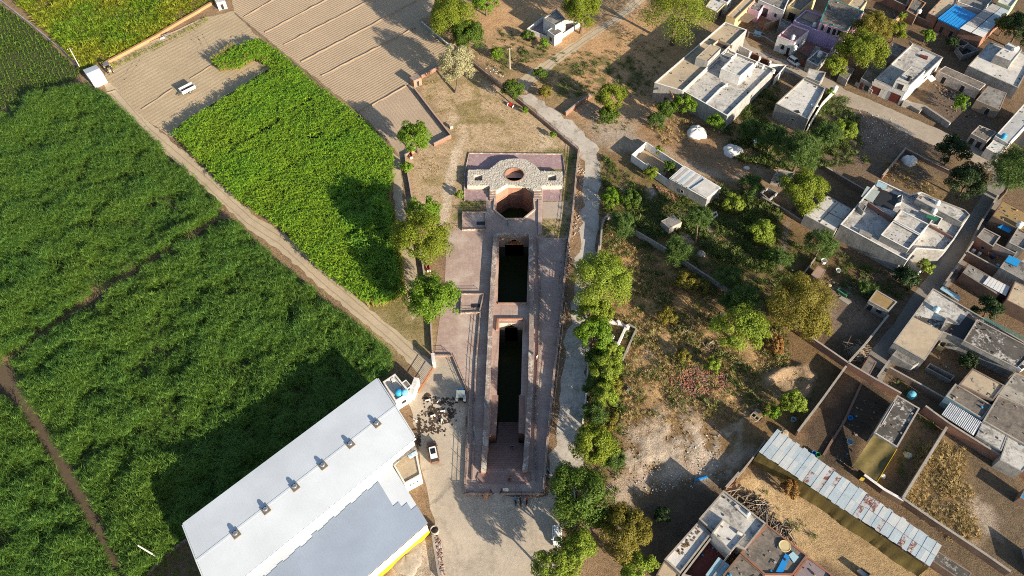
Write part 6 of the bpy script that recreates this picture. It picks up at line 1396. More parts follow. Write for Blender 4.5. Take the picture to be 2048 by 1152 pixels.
slab(o, [(1622, 208), (1634, 204), (1637, 212), (1624, 214)], 4.3, WHITE, .2, 'roof_box')
m = MB(); m.strip(W2([(1645, 205), (1676, 172)], 2.0), .22, 2.0, 0); m.strip(W2([(1618, 250), (1645, 205)], 2.0), .22, 2.0, 0); m.build('yard_wall', WHITE, o)
tank(1671, 176, 2.0, .6, 1.3, TANKW, 'white tank on the yard wall beside the grey house')
# lilac and pink house
o = H('white fronted house block with a maroon roof terrace beside the white car', [(1555.3, 72.6), (1589, 85.5), (1618.6, 61), (1583.5, 48)], 4.4, WHITE, mottled('roof_maroon', (0.33, 0.20, 0.19), (0.26, 0.16, 0.16), .7, amp=.2), .25, PINK, ops=((0, .45, .9, 1.3, 2.7, 'window'), (0, .8, .9, .2, 2.5, 'door'), (1, .4, .8, 1.4, 2.5, 'window')))
tank(1586, 75, 4.1, .5, 1.5, TANKW, 'white tank on the maroon terrace'); tank(1590, 95, 2.4, .55, 1.3, TANKW, 'white tank on the porch beside the white front door')
stairs(o, P(1572, 113), P(1578, 106), 1.6, 0, .8, 5, MAROON)
o = H('lilac house with a brick court and a roof terrace', [(1587, 42), (1676, 78), (1704, 52), (1612, 20)], 4.0, LILAC, R_GREY, .35, LILAC)
slab(o, [(1602, 35), (1622, 18), (1646, 26), (1627, 46)], 3.78, mottled('terrace_brick', (0.40, 0.27, 0.21), (0.32, 0.22, 0.18), .6), .05, 'terrace_floor')
room(o, [(1640, 43), (1694, 61), (1728, 23), (1660, -4)], 0, 6.6, PINK, R_BROWN, .15, TEAL, ops=((0, .16, .7, 4.4, 6.0, 'hole'), (0, .4, 1.0, 4.1, 6.0, 'door'), (0, .6, 1.0, 4.1, 6.0, 'door'), (0, .8, 1.3, 4.5, 6.0, 'window')))
m = MB(); m.ring(W2([(1662, 98), (1676, 80), (1684, 84), (1668, 104)], 3.6), .2, 0, 3.6); m.build('wing_wall', LILAC, o); slab(o, [(1662, 98), (1676, 80), (1684, 84), (1668, 104)], 3.3, LILAC, .1, 'wing_roof')
slab(o, [(1592, 100), (1616, 70), (1672, 92), (1640, 128)], .14, mottled('court_brick', (0.33, 0.17, 0.13), (0.27, 0.14, 0.11), .6, amp=.25), .1, 'court_floor')
p0, p1 = W2([(1598, 118), (1620, 126)], 1.8); m = MB(); m.strip([p0, p1], .08, 1.8, .05); m.build('court_gate', RUSTP, o)
tank(1629, 49, 3.7, .45, 1.2, TANKW, 'white tank on the lilac terrace wall')
o = H('small grey stair room by the street with a white tank on it', [(1614, 120), (1637, 100), (1657, 108), (1635, 132)], 3.2, GREYW, R_GREY, .3, WHITE)
tank(1640, 108, 2.9, .6, 1.5, TANKW, 'white tank on the small grey stair room'); stairs(o, P(1612, 130), P(1630, 112), 1.3, 0, 2.9, 9)
for u, v, z, nm in ((1672, 12, 6.8, 'fallen_pole'),):
    m = MB(); a = P(1664, 20, 6.7); b = P(1656, 3, 6.9); m.tube(a, b, .09); a = P(1669, 20, 6.7); b = P(1661, 4, 6.9); m.tube(a, b, .09); x = m.build('concrete_beams', COPE, None, (a.x, a.y, 6.6)); tag(x, 'pair of pale beams lying on the pink house roof', 'beams')
o = H('long ochre roofed house with an orange coping beyond the tan roof', [(1453, 32), (1471, 38), (1518, -8), (1500, -14)], 3.8, CREAM, R_TAN, .2, ORANGE)
room(o, [(1497, 16), (1518, 24), (1530, 8), (1512, 0)], 0, 3.4, PINK, R_GREY, .2)
slab(o, [(1473, 38), (1495, 46), (1512, 32), (1490, 25)], 2.4, WOOD, .06, 'lean_to_sheet')
H('white walled house with a dark door and shaded roof at the top edge', [(1517, 0), (1568, 22), (1585, -16), (1530, -26)], 4.2, WHITE, R_GREY, .4, WHITE, ops=((0, .35, 1.7, .2, 2.8, 'hole'), (0, .75, .7, 1.5, 2.6, 'hole')))
H('cream unfinished house with an open verandah at the top edge', [(1575, 12), (1602, 22), (1634, -6), (1605, -18)], 4.0, CREAM, R_BROWN, .3, CREAM, ops=((0, .5, 2.0, .2, 2.6, 'hole'),))
H('whitish flat roofed house behind the largest tree', [(1411, 13), (1434, 24), (1452, 6), (1425, -6)], 3.0, CREAM, R_CLEAN, .1, None, ops=((1, .5, 1.6, .1, 2.3, 'hole'),))
H('narrow house with pale roof strip at the top edge', [(1440, 0), (1455, 6), (1466, -8), (1450, -14)], 3.6, WHITE, R_BROWN, .3, WHITE)
o = H('low ruined room with a grey wall between two courts', [(1561, 36), (1587, 48), (1584, 60), (1558, 50)], 2.6, GREYW, R_GREY, .4, None, ops=((0, .5, 1.0, .1, 2.0, 'hole'),))
boundary('earthen wall along the sunken court of the ochre house', [(1494, 74), (1528, 84), (1548, 98)], 1.6, BRICKD, COPE, .3, group='village yard walls')
boundary('brown wall between two courts north of the maroon terrace', [(1525, 62), (1557, 50), (1570, 30)], 2.0, ORANGE, COPE, .3, group='village yard walls')
slab(o, [(1510, 60), (1523, 64), (1521, 74), (1506, 70)], 1.4, SKYBLUE, .1, 'white_sheet')
# house with bluish roof
o = H('two level grey house with maroon shutters and an outside stair', [(1749, 159.4), (1811, 185), (1886, 114.8), (1825, 86.7)], 4.0, WHITE, R_WHITE, .4, COPE, ops=((0, .16, 2.4, .2, 2.8, 'shutter'), (0, .78, 2.6, .1, 2.7, 'shutter')))
room(o, [(1792, 160), (1820.5, 170), (1851, 141), (1823, 131)], 3.6, 6.2, WHITE, R_WHITE, .1, GREYW, ops=((0, .45, 1.4, 4.0, 5.6, 'hole'),))
slab(o, [(1841, 108), (1856, 113), (1855, 118), (1840, 112)], 4.0, MAROON, .3, 'roof_frame')
stairs(o, P(1772, 196), P(1783, 172), 1.7, 0, 3.4, 11)
slab(o, [(1745, 162), (1773, 174), (1771, 181), (1744, 170)], 3.4, COPE, .12, 'balcony')
ridge(o, [(1825, 87), (1820, 82)], 4.0, .9, .1, COPE)
tank(1819, 157, 6.1, .55, 1.1, TANKK, 'black tank on the stair room of the grey house with shutters')
H('low grey outhouse with a maroon door beside the shuttered house', [(1722, 157), (1745, 168), (1772, 134), (1743, 124)], 3.0, GREYW, R_BROWN, .15, None, ops=((0, .25, 1.0, .1, 2.1, 'shutter'), (0, .7, 1.4, .4, 2.0, 'hole')))
H('small low shed left of the grey outhouse', [(1678, 150), (1695, 160), (1709, 138), (1691, 130)], 2.2, GREYW, R_BROWN, .05, None)
H('narrow grey roof behind the tree by the shuttered house', [(1780, 106), (1805, 118), (1815, 96), (1786, 84)], 2.8, GREYW, R_GREY, .15, None)
boundary('grey low wall in front of the grey outhouse', [(1709, 171), (1742, 188)], 1.2, GREYW, COPE, .3, group='village yard walls')
# blue roof and sheds, top right
o = H('brick house with a bright blue metal roof', [(1878, 37), (1921, 57), (1953, 29), (1911, 10)], 3.6, BRICK, R_GREY, .3, None, ops=((0, .3, 1.0, .1, 2.0, 'hole'), (0, .75, 1.0, .1, 2.0, 'hole')))
BR = mottled('blue_metal', (0.02, 0.26, 0.62), (0.018, 0.22, 0.54), .5, amp=.05, rough=.4)
a, b, c, d = (Vector((*q, 0)) for q in W2([(1876, 37), (1920, 58), (1954, 29), (1911, 9)], 3.9))
for i in range(8):
    t0, t1 = i/8, (i+.96)/8; q = [a.lerp(b, t0), a.lerp(b, t1), d.lerp(c, t1), d.lerp(c, t0)]
    m = MB(); m.prism([p[:2] for p in q], 3.84, 3.9, bottom=True); e = MB(); m.tube((*q[0][:2], 3.92), (*q[3][:2], 3.92), .05, None, 4); m.build('blue_sheet', BR, o)
m = MB(); m.strip([a[:2], b[:2]], .12, .35, 3.5); m.build('blue_fascia', BR, o)
o = H('long brick shed roofed with faded sheets', [(1922, 56), (1966, 73), (2018, 22), (1986, 8)], 4.0, BRICK, R_BROWN, .3, None, ops=())
FADE = [mottled('sheet_faded_grey', (0.44, 0.41, 0.38), (0.36, 0.33, 0.31), .8, c3=(.22, .12, .08), s3=.5, lo3=.58, hi3=.7, amp=.2), mottled('sheet_faded_blue', (0.40, 0.47, 0.51), (0.33, 0.40, 0.45), .8, amp=.15), mottled('sheet_white', (0.60, 0.60, 0.59), (0.50, 0.50, 0.5), .8, amp=.12)]
a, b, c, d = (Vector((*q, 0)) for q in W2([(1920, 56), (1966, 74), (2019, 22), (1985, 7)], 4.15))
for i in range(6):
    for j in range(2):
        if j == 0: s0, s1 = 0, .48
        else: s0, s1 = .52, 1
        t0, t1 = i/6, (i+.97)/6; L = a.lerp(d, t0), a.lerp(d, t1), b.lerp(c, t0), b.lerp(c, t1)
        q = [L[0].lerp(L[2], s0), L[0].lerp(L[2], s1), L[1].lerp(L[3], s1), L[1].lerp(L[3], s0)]
        m = MB(); m.prism([p[:2] for p in q], 4.05+.02*i, 4.11+.02*i, bottom=True); m.build('roof_sheet', FADE[(2 if i == 0 else 1 if j else 0)], o)
boundary('brick yard wall at the top edge behind the orange wall', [(1743, 0), (1775, 12), (1806, 27), (1818, -8)], 2.4, BRICK, COPE, .25, group='village yard walls')
boundary('orange brick wall running down to the dark yard', [(1765, 74), (1782, 52), (1812, 28)], 1.8, ORANGE, COPE, .3, group='village yard walls')
boundary('dark brick wall of the lane below the blue roof', [(1812, 34), (1850, 52), (1892, 62)], 1.6, BRICKD, COPE, .3, group='village yard walls')
H('brick room with an orange coping at the top edge', [(1813, 22), (1832, 32), (1852, 6), (1828, -6)], 3.0, BRICKD, R_BROWN, .2, ORANGE)
H('brick house with tan roof left of the blue metal roof', [(1856, 26), (1876, 35), (1912, 8), (1918, -8), (1890, -10)], 3.6, BRICK, R_TAN, .2, None)
H('yellowish house corner behind the pink house roof', [(1692, 14), (1716, 26), (1735, 2), (1712, -10)], 4.6, CREAM, R_TAN, .2, None)
tank(1839, 22, 3.0, .6, .9, TANKW, 'white bowl shaped tank by the orange coping')
H('pale walled court roof at the top right edge', [(1915, 4), (1966, 22), (1990, -6), (1930, -22)], 3.0, WHITE, R_GREY, .4, WHITE)
H('pale green house corner at the top right edge', [(1995, 4), (2022, 14), (2040, -8), (2006, -16)], 4.4, mottled('pale_green_paint', (.42, .52, .34), (.36, .45, .3), .6), R_CLEAN, .3, None)
# right edge group
o = H('wide pale roofed house with ragged front edge at the right edge', [(1936.5, 132), (2036, 176), (2070, 112), (1980, 84)], 3.6, GREYW, R_CLEAN, .3, COPE)
room(o, [(1990, 110), (2024, 123), (2045, 98), (2018, 84)], 3.3, 5.6, GREYW, R_CLEAN, .1)
m = MB(); c = P(2031, 98, 5.9); m.tube((c.x-.8, c.y-.3, 5.95), (c.x+.8, c.y+.5, 5.95), .45, None, 14); x = m.build('water_tank', TANKW, None, (c.x, c.y, 5.5)); tag(x, 'white tank lying on its side on the pale right-edge roof', 'water tank', 'water tanks on the roofs')
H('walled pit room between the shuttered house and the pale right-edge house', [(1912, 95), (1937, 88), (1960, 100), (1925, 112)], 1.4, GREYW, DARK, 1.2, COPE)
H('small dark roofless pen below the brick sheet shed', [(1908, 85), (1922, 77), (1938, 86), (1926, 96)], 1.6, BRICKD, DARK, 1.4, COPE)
o = H('long low grey roof along the dirt yard', [(1876, 142), (1890, 132), (1972, 168), (1960, 180)], 2.8, mottled('white_flaking_wall', (.60, .55, .50), (.42, .34, .29), 1.2, lo=.4, hi=.6), R_BROWN, .05, None, ops=((3, .35, 1.0, .1, 2.0, 'hole'), (3, .8, 1.0, .1, 2.0, 'hole')))
H('sagging thatch grey shed at the right of the dirt yard', [(1952, 200), (2000, 220), (2014, 186), (1976, 172)], 2.8, mottled('mud_wall', (.34, .27, .21), (.28, .22, .17), .8), R_GREY, .05, None, ops=((0, .6, .9, .1, 2.0, 'hole'),))
c = P(1863, 157, 2.3); m = MB(); m.box((c.x, c.y, 2.3), (2.0, 1.6, .05), .6, .3); x = m.build('canopy', SACK, None, (c.x, c.y, 0)); m = MB(); m.tube((c.x, c.y, 0), (c.x, c.y, 2.3), .05); y = m.build('post', WOOD, x); tag(x, 'pale cloth canopy on a post at the corner of the dirt yard', 'canopy')
boundary('broken grey wall along the street side of the dirt yard', [(1802, 212), (1845, 222), (1895, 256)], 1.6, GREYW, COPE, .5, group='village yard walls', jit=.12)
slab_o = empty('stone_platform', P(1828, 214), 'grey stone platform at the yard corner by the shuttered house', 'platform'); slab(slab_o, [(1808, 203), (1814, 199), (1846, 217), (1840, 222)], 1.0, COPE, 1.0, 'block')
o = H('grey roofed little house with two arched doorways by the street', [(1942, 267), (1974, 283), (1993, 264), (1959, 250)], 2.8, mottled('arch_house_wall', (.48, .44, .40), (.36, .32, .29), .8), R_BROWN, .1, None, ops=((0, .25, 1.1, .1, 1.9, 'hole'), (0, .7, 1.1, .1, 1.9, 'hole')))
o = H('long pale blue-grey roof at the right edge of the street', [(1990, 272), (2018, 288), (2075, 226), (2048, 208)], 3.4, WHITE, mottled('roof_streaked', (.50, .50, .49), (.36, .36, .36), .5, amp=.3), .1, None)
room(o, [(1972, 296), (1990, 277), (2015, 288), (1998, 310)], 0, 2.6, WHITE, R_CLEAN, .05, None, ops=((0, .5, .5, 1.5, 2.1, 'hole'),))
tank(2008, 272, 3.3, .6, 1.1, TANKB, 'blue capped tank on the streaked roof at the street')
slab(o, [(2030, 285), (2050, 262), (2075, 275), (2050, 300)], .1, DARK, .08, 'court_floor')
boundary('dark low garden wall above the big house plot', [(1808, 303), (1860, 330), (1905, 352)], 1.0, BRICKD, COPE, .3, group='village yard walls')
boundary('brick edge wall along the plot with the covered heap', [(1808, 303), (1762, 358)], 1.2, BRICK, COPE, .3, group='village yard walls')
boundary('dark brick wall behind the bright dense tree', [(1650, 342), (1725, 386)], 1.2, BRICKD, COPE, .3, group='village yard walls')
# the big house in the middle right
o = H('biggest flat roofed house with many roof levels beside the lane', [(1681, 449), (1814, 521), (1834, 497), (1889, 501), (1907, 481), (1939.8, 430), (1842.6, 384), (1820.7, 390), (1757.5, 360)], 4.4, GREYW, R_WHITE, .5, WHITE, ops=((4, .3, .8, 1.4, 2.4, 'window'), (4, .7, .9, .2, 2.2, 'door')))
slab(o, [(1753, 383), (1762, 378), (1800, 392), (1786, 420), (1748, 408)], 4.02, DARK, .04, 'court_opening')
ridge(o, [(1737, 404), (1786, 436), (1801, 418)], 3.9, 1.3, .2, mottled('wall_red_wash', (.27, .15, .12), (.22, .12, .10), .7))
room(o, [(1716, 412), (1722, 404), (1734, 412), (1727, 424)], 3.9, 5.0, GREYW, R_GREY, .1)
room(o, [(1787, 440), (1841, 469), (1858, 449), (1803, 421)], 3.9, 6.0, WHITE, R_WHITE, .4, WHITE)
room(o, [(1762, 470), (1817, 499), (1840, 471), (1786, 442)], 3.9, 5.7, GREYW, R_WHITE, .35, WHITE)
room(o, [(1843, 386), (1930, 420), (1940, 430), (1925, 446), (1832, 398)], 3.9, 5.6, GREYW, R_WHITE, .25, COPE)
room(o, [(1859, 447), (1870, 430), (1885, 437), (1876, 452)], 3.9, 4.9, GREYW, R_GREY, .2, WHITE)
ridge(o, [(1862, 450), (1906, 474)], 3.9, .7, .25, mottled('wall_red_wash', (.27, .15, .12), (.22, .12, .10), .7))
ridge(o, [(1796, 392), (1806, 388), (1803, 404), (1792, 408)], 3.9, .8, .12)
slab(o, [(1756, 362), (1775, 370), (1772, 378), (1752, 371)], 4.6, SKYBLUE, .06, 'blue_sheet')
slab(o, [(1734, 372), (1760, 383), (1745, 405), (1722, 393)], 4.35, mottled('grey_green_sheet', (.38, .43, .40), (.32, .37, .35), .6), .06, 'sheet')
slab(o, [(1798, 432), (1807, 421), (1821, 428), (1812, 440)], 5.5, WHITE, .35, 'skylight_box'); slab(o, [(1805, 425), (1810, 422), (1819, 427), (1814, 433)], 5.56, TARPB, .05, 'skylight')
m = MB(); c = P(1731, 468, 4.4); m.box((c.x, c.y, 4.35), (2.6, 1.2, .45), -.6); m.build('roof_bench', R_GREY, o)
slab(o, [(1855, 428), (1878, 436), (1872, 443), (1852, 434)], 5.0, plain('green_net', (.02, .14, .08)), .05, 'green_net')
tank(1869, 422, 4.9, .55, 1.2, TANKW, 'white tank over the green net on the big house'); tank(1876, 405, 5.3, .5, 1.0, TANKW, 'white tank on the upper long roof of the big house')
m = MB(); m.ring(W2([(1793, 535), (1829, 556), (1846, 538), (1812, 515)], 2.2), .2, 0, 2.2); m.build('garden_wall', WHITE, o)
o = H('white roofed annex with four square roof panels beside the bright dense tree', [(1609, 430), (1670, 463), (1705, 418), (1655, 391)], 3.0, GREYW, R_CLEAN, .04, None)
ridge(o, [(1639, 445), (1678, 404)], 2.96, .1, .15, R_GREY); ridge(o, [(1632, 412), (1688, 440)], 2.96, .09, .15, R_GREY)
o = H('grey stone hut with a small window beside the bright dense tree', [(1546, 352), (1574, 361), (1590, 345), (1558, 338)], 2.6, GREYW, R_GREY, .2, None, ops=((0, .4, .6, 1.0, 1.7, 'hole'), (0, .75, .7, .1, 1.8, 'hole')))
m = MB(); m.ring(W2([(1520, 384), (1536, 374), (1556, 385), (1538, 400)], 1.0), .25, 0, 1.0); m.build('pen_wall', GREYW, o)
boundary('brown broken wall from the dwarf hut down to the white tiled annex', [(1520, 398), (1560, 420), (1610, 452)], .9, BRICKD, COPE, .35, group='village yard walls', jit=.1)
o = H('square stone hut with a lichen roof alone in the scrub', [(1322, 442), (1339, 457), (1364, 444), (1347, 430)], 2.4, mottled('stone_hut_wall', (.44, .40, .35), (.32, .28, .24), 1.0), R_GREY, .02, None, ops=((1, .5, .8, .1, 1.7, 'hole'),))
# row building
o = H('white row building with a pale and a striped roof in the scrub', [(1338.5, 357.4), (1414, 399), (1442.3, 375.4), (1367.8, 331.4)], 3.0, GREYW, R_CLEAN, .06, WHITE)
a, b, c, d = (Vector((*q, 0)) for q in W2([(1340, 357), (1381, 380), (1409, 356), (1368, 333)], 3.1))
for i in range(8):
    q = [a.lerp(b, i/8), a.lerp(b, (i+.95)/8), d.lerp(c, (i+.95)/8), d.lerp(c, i/8)]; m = MB(); m.prism([p[:2] for p in q], 3.02, 3.07+.02*(i % 2), bottom=True); m.build('roof_sheet', FADE[(2, 0, 2, 1)[i % 4]], o)
slab(o, [(1382, 377), (1414, 396), (1440, 375), (1410, 358)], 3.3, R_CLEAN, .3, 'pale_roof')
m = MB(); m.strip(W2([(1340, 362), (1264, 309), (1292, 284), (1369, 334)], 2.2), .25, 2.2, 0); m.build('yard_wall', WHITE, o)
slab(o, [(1268, 310), (1290, 292), (1340, 330), (1330, 352)], .1, mottled('yard_dust', (.40, .30, .19), (.33, .25, .16), .7), .08, 'yard_floor')
m = MB(); m.ring(W2([(1290, 329), (1296, 326), (1309, 336), (1303, 340)], .8), .15, 0, .8); m.build('basin', WHITE, o)
# lane side, right edge
boundary('lane wall right of the cement lane, upper part', [(1990, 400), (1955, 455), (1922, 520), (1880, 580)], 1.6, BRICKD, COPE, .3, group='village yard walls')
H('house with a straw littered roof at the right edge of the lane', [(1985, 432), (2006, 400), (2080, 440), (2050, 465)], 3.4, BRICKD, R_OCHRE, .1, None)
H('small pale roof room at the lane corner', [(1954, 474), (1986, 494), (2001, 473), (1968, 456)], 3.0, BRICK, R_GREY, .2, COPE)
o = H('grey walled house with a sunken dark court by the lane', [(2018, 485), (2048, 500), (2085, 450), (2040, 448)], 3.4, GREYW, R_GREY, .3, COPE)
tank(2040, 449, 3.2, .65, 1.3, TANKW, 'white tank beside the blue tarp by the lane')
sl = empty('tarp', P(2012, 456), 'blue tarp over a dark court by the lane', 'tarp'); slab(sl, [(1995, 454), (2012, 446), (2030, 454), (2018, 466)], 2.6, TARPB, .05, 'cloth')
boundary('dark court wall behind the blue tarp', [(1980, 500), (2020, 520), (2046, 490)], 2.2, GREYW, COPE, .25, group='village yard walls')
boundary('long brown brick wall at the right of the lane, above the brick shed', [(1924, 517), (1960, 537), (2000, 558), (2040, 532)], 2.4, BRICKD, COPE, .25, group='village yard walls')
boundary('short brick wall closing the lane side yard', [(1924, 517), (1946, 482)], 1.8, BRICK, COPE, .25, group='village yard walls')
for i, (u, v, s, mt, lab) in enumerate(((1945, 504, .9, WHITE, 'white sink block in the junk yard by the lane'), (1957, 510, .8, SACK, 'heap of pale cloth in the junk yard by the lane'), (1972, 509, .6, plain('drum_green', (.12, .2, .12)), 'green drum in the junk yard by the lane'), (1984, 514, 1.1, plain('dark_blue_drum', (.02, .04, .10)), 'dark blue drum in the junk yard by the lane'), (1993, 534, .9, SKYBLUE, 'pale blue box in the junk yard by the lane'))):
    c = P(u, v); m = MB(); m.lathe((c.x, c.y, 0), [(s*.5, 0), (s*.52, .2), (s*.5, .7), (s*.4, .75)], 10 if i in (2, 3) else 4); x = m.build('drum' if i in (2, 3) else 'yard_box', mt, None, c); tag(x, lab, 'drum' if i in (2, 3) else 'box')
o = H('brick shed with a mossy roof and a white corrugated half by the lane', [(1925, 545), (1996, 590), (2018, 574), (1938, 528)], 2.8, BRICKD, R_GREY, .05, None)
a, b, c, d = (Vector((*q, 0)) for q in W2([(1966, 567), (2012, 592), (2020, 574), (1978, 552)], 3.0))
for i in range(7):
    q = [a.lerp(b, i/7), a.lerp(b, (i+.94)/7), d.lerp(c, (i+.94)/7), d.lerp(c, i/7)]; m = MB(); m.prism([p[:2] for p in q], 2.94, 3.0+.02*(i % 2), bottom=True); m.build('roof_sheet', FADE[2], o)
sl = empty('tarp', P(2028, 520), 'bright blue crumpled tarp on a pale roof at the right edge', 'tarp'); slab(sl, [(2010, 522), (2018, 511), (2042, 520), (2034, 533)], 3.5, TARPB, .2, 'cloth')
H('pale roof under the crumpled blue tarp at the right edge', [(2000, 535), (2018, 510), (2090, 545), (2060, 568)], 3.2, GREYW, R_GREY, .1, None)
H('tan concrete roof at the right edge below the brick shed', [(2013, 600), (2030, 562), (2095, 590), (2075, 632)], 3.4, BRICKD, R_TAN, .1, None)
boundary('long brown brick wall behind the narrow garden', [(1916, 546), (2012, 604), (2070, 640)], 2.2, BRICKD, COPE, .25, group='village yard walls')
sl = empty('metal_sheet', P(1900, 588), 'pale blue metal sheet leaning at the end of the long lane house', 'sheet'); slab(sl, [(1880, 578), (1886, 572), (1921, 594), (1917, 602)], 2.6, SKYBLUE, .05, 'sheet')
o = H('long lane house with a stained roof, a tank and a sunken court', [(1787, 685.4), (1849, 721), (1887, 665), (1927, 682), (2035, 738), (2075, 700), (1866, 577), (1826, 632)], 3.6, GREYW, R_BLACK, .3, COPE)
slab(o, [(1788, 684), (1848, 719), (1886, 664), (1826, 634)], 3.66, R_TAN, .35, 'tan_slab')
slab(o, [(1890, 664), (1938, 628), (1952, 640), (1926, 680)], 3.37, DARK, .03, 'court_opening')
room(o, [(1927, 682), (2035, 737), (2070, 700), (1954, 639)], 3.2, 4.3, GREYW, R_BLACK, .1, COPE)
slab(o, [(1867, 580), (1936, 628), (1918, 650), (1830, 630)], 3.42, R_WHITE, .08, 'pale_patch')
ridge(o, [(1885, 655), (1895, 634), (1915, 645)], 3.3, .9, .2, GREYW)
tank(1873, 618, 3.3, .6, 1.2, plain('tank_pale_blue', (.40, .58, .64), .4), 'pale blue tank on the stained lane house roof')
m = MB()
for k in range(4): a = P(1966+1.5*k, 638-1.0*k, 4.5); b = P(2046+1.5*k, 680-1.5*k, 4.5); m.tube(a, b, .05, None, 5)
x = m.build('pipe_bundle', plain('pipe_green', (.05, .20, .18)), None, P(1966, 638, 4.4)); tag(x, 'bundle of green pipes along the far edge of the lane house roof', 'pipes')
H('low grey shed below the tan slab of the lane house', [(1784, 710), (1826, 733), (1846, 722), (1800, 692)], 2.2, GREYW, R_GREY, .05, None)
boundary('brown brick courtyard wall below the lane house', [(1888, 668), (1945, 705), (2030, 752)], 3.0, BRICKD, COPE, .25, group='village yard walls')
o = empty('outdoor_kitchen', P(1882, 692), 'low walled rubble corner in the brick courtyard', 'pen'); m = MB(); m.ring(W2([(1876, 690), (1884, 679), (1896, 686), (1888, 697)], 1.2), .2, 0, 1.2); m.build('wall', CREAM, o)
o = empty('junk_pen', P(1875, 740), 'long low grey pen full of rubble below the courtyard', 'pen'); m = MB(); m.ring(W2([(1852, 735), (1860, 726), (1910, 752), (1902, 762)], 1.0), .2, 0, 1.0); m.build('wall', GREYW, o)
H('tan roof with a dark cracked edge in the lower right block', [(1918, 769), (1986, 801), (2009, 771), (1945, 737)], 3.6, BRICKD, R_TAN, .12, BRICKD)
H('brown-grey pebbled roof in the lower right block', [(1892, 793), (1965, 838), (1984, 811), (1911, 767)], 3.2, SKYBLUE, R_BROWN, .1, COPE)
o = H('shed with a light corrugated roof in the lower right block', [(1886, 828), (1947, 868), (1963, 845), (1902, 807)], 2.5, GREYW, DARK, .3, None, ops=((0, .5, 5.0, .1, 2.1, 'hole'),))
a, b, c, d = (Vector((*q, 0)) for q in W2([(1884, 829), (1947.6, 871), (1965, 844), (1901, 805)], 2.9))
for i in range(10):
    q = [a.lerp(b, i/10), a.lerp(b, (i+.95)/10), d.lerp(c, (i+.95)/10), d.lerp(c, i/10)]; m = MB(); m.prism([p[:2] for p in q], 2.8, 2.88, bottom=True); m.tube((*q[0][:2], 2.9), (*q[3][:2], 2.9), .06, None, 4); qm = q[0].lerp(q[1], .5), q[3].lerp(q[2], .5); m.tube((*qm[0][:2], 2.89), (*qm[1][:2], 2.89), .06, None, 4); m.build('corrugated_sheet', FADE[2], o)
H('large brown-grey roof at the right edge of the lower block', [(1966, 842), (2060, 896), (2090, 830), (1997, 790)], 3.4, GREYW, R_BROWN, .1, COPE)
H('blotched roof at the right edge above the large brown-grey roof', [(1998, 788), (2070, 824), (2090, 770), (2030, 745)], 3.6, GREYW, mottled('roof_blotched', (.38, .35, .30), (.18, .16, .14), .5, lo=.42, hi=.58, amp=.3), .12, COPE)
H('pale roof with a white painted streak in the lower right block', [(1952.5, 871), (2003, 902), (2016, 869), (1964, 846)], 3.0, GREYW, R_WHITE, .05, None, ops=((0, .75, 1.6, .2, 2.3, 'hole'),))
H('streaked pale roof at the bottom of the lower right block', [(2000, 920), (2045, 944), (2080, 905), (2016, 870)], 3.0, GREYW, R_WHITE, .08, None)
sl = empty('white_cabinet', P(2042, 736, 3.6), 'white cooler box on the roof corner at the right edge', 'box'); sl.location.z = 3.5; c = P(2042, 736, 4); m = MB(); m.box((c.x, c.y, 3.95), (1.3, .9, .9), .5); m.build('case', TANKW, sl); m = MB(); m.box((c.x, c.y, 4.42), (1.0, .6, .05), .5); m.build('grille', DARK, sl)
# small hut and yards by the lane
o = H('small hut with a rusty lichen roof at the lane', [(1737, 601.5), (1777, 623), (1794, 604), (1753, 580)], 2.6, GREYW, R_OCHRE, .06, COPE, name='hut', cat='hut', ops=((0, .2, 1.0, .1, 1.9, 'hole'), (0, .65, 1.2, .8, 1.8, 'hole')))
GV = 'boundary walls round the scrub and plots'
boundary('long boundary wall crossing the scrub with a curved road end', [(1200, 500), (1203, 460), (1208, 444), (1218, 438), (1235, 446), (1262, 466), (1300, 488), (1340, 512), (1390, 546), (1430, 572), (1462, 592), (1520, 622)], 1.5, GREYW, COPE, .3, group=GV)
boundary('long brick wall from under the olive tree to the lane end', [(1540, 632), (1590, 664), (1625, 690), (1690, 735), (1745, 768), (1795, 796)], 1.8, BRICK, COPE, .28, group=GV)
boundary('wall from the lane to the brushwood heap', [(1690, 735), (1722, 700), (1748, 668), (1770, 640)], 1.8, GREYW, COPE, .3, group=GV)
boundary('pale wall running down from the brick wall to the tin shed', [(1686, 742), (1640, 806), (1590, 872)], 1.8, BRICKD, COPE, .3, group=GV)
boundary('pale wall between the dark yard and the yellow grass plot', [(1886, 862), (1850, 920), (1798, 1004)], 1.6, GREYW, COPE, .35, group=GV)
boundary('long brick wall behind the yellow grass plot', [(1840, 824), (1886, 858), (1960, 905), (2060, 964)], 2.4, BRICK, COPE, .3, group=GV)
boundary('dark wall along the foot of the yellow grass plot', [(1796, 1004), (1870, 1055), (1960, 1115), (2010, 1150)], 1.8, BRICKD, COPE, .35, group=GV)
boundary('brick wall with a pale top above the yard with the round blue tank', [(1772, 744), (1830, 776), (1882, 806)], 1.8, BRICKD, COPE, .25, group=GV)
boundary('short wall between the lane end and the dark yard', [(1748, 764), (1772, 730)], 1.8, GREYW, COPE, .3, group=GV)
boundary('low earth divider in the dark yard', [(1722, 768), (1690, 840), (1646, 912)], .35, BRICKD, None, .4, group=GV, jit=.1)
boundary('leaning plank wall at the head of the sandy track', [(1526, 888), (1500, 925), (1470, 962)], 1.4, WOOD, COPE, .2, group=GV)
boundary('broken brick wall edging the brick house by the firewood', [(1448, 982), (1474, 952)], 1.6, BRICK, COPE, .3, group=GV)
boundary('wall at the far right behind the yellow grass plot', [(2044, 1100), (2062, 1160)], 1.8, GREYW, COPE, .3, group=GV)
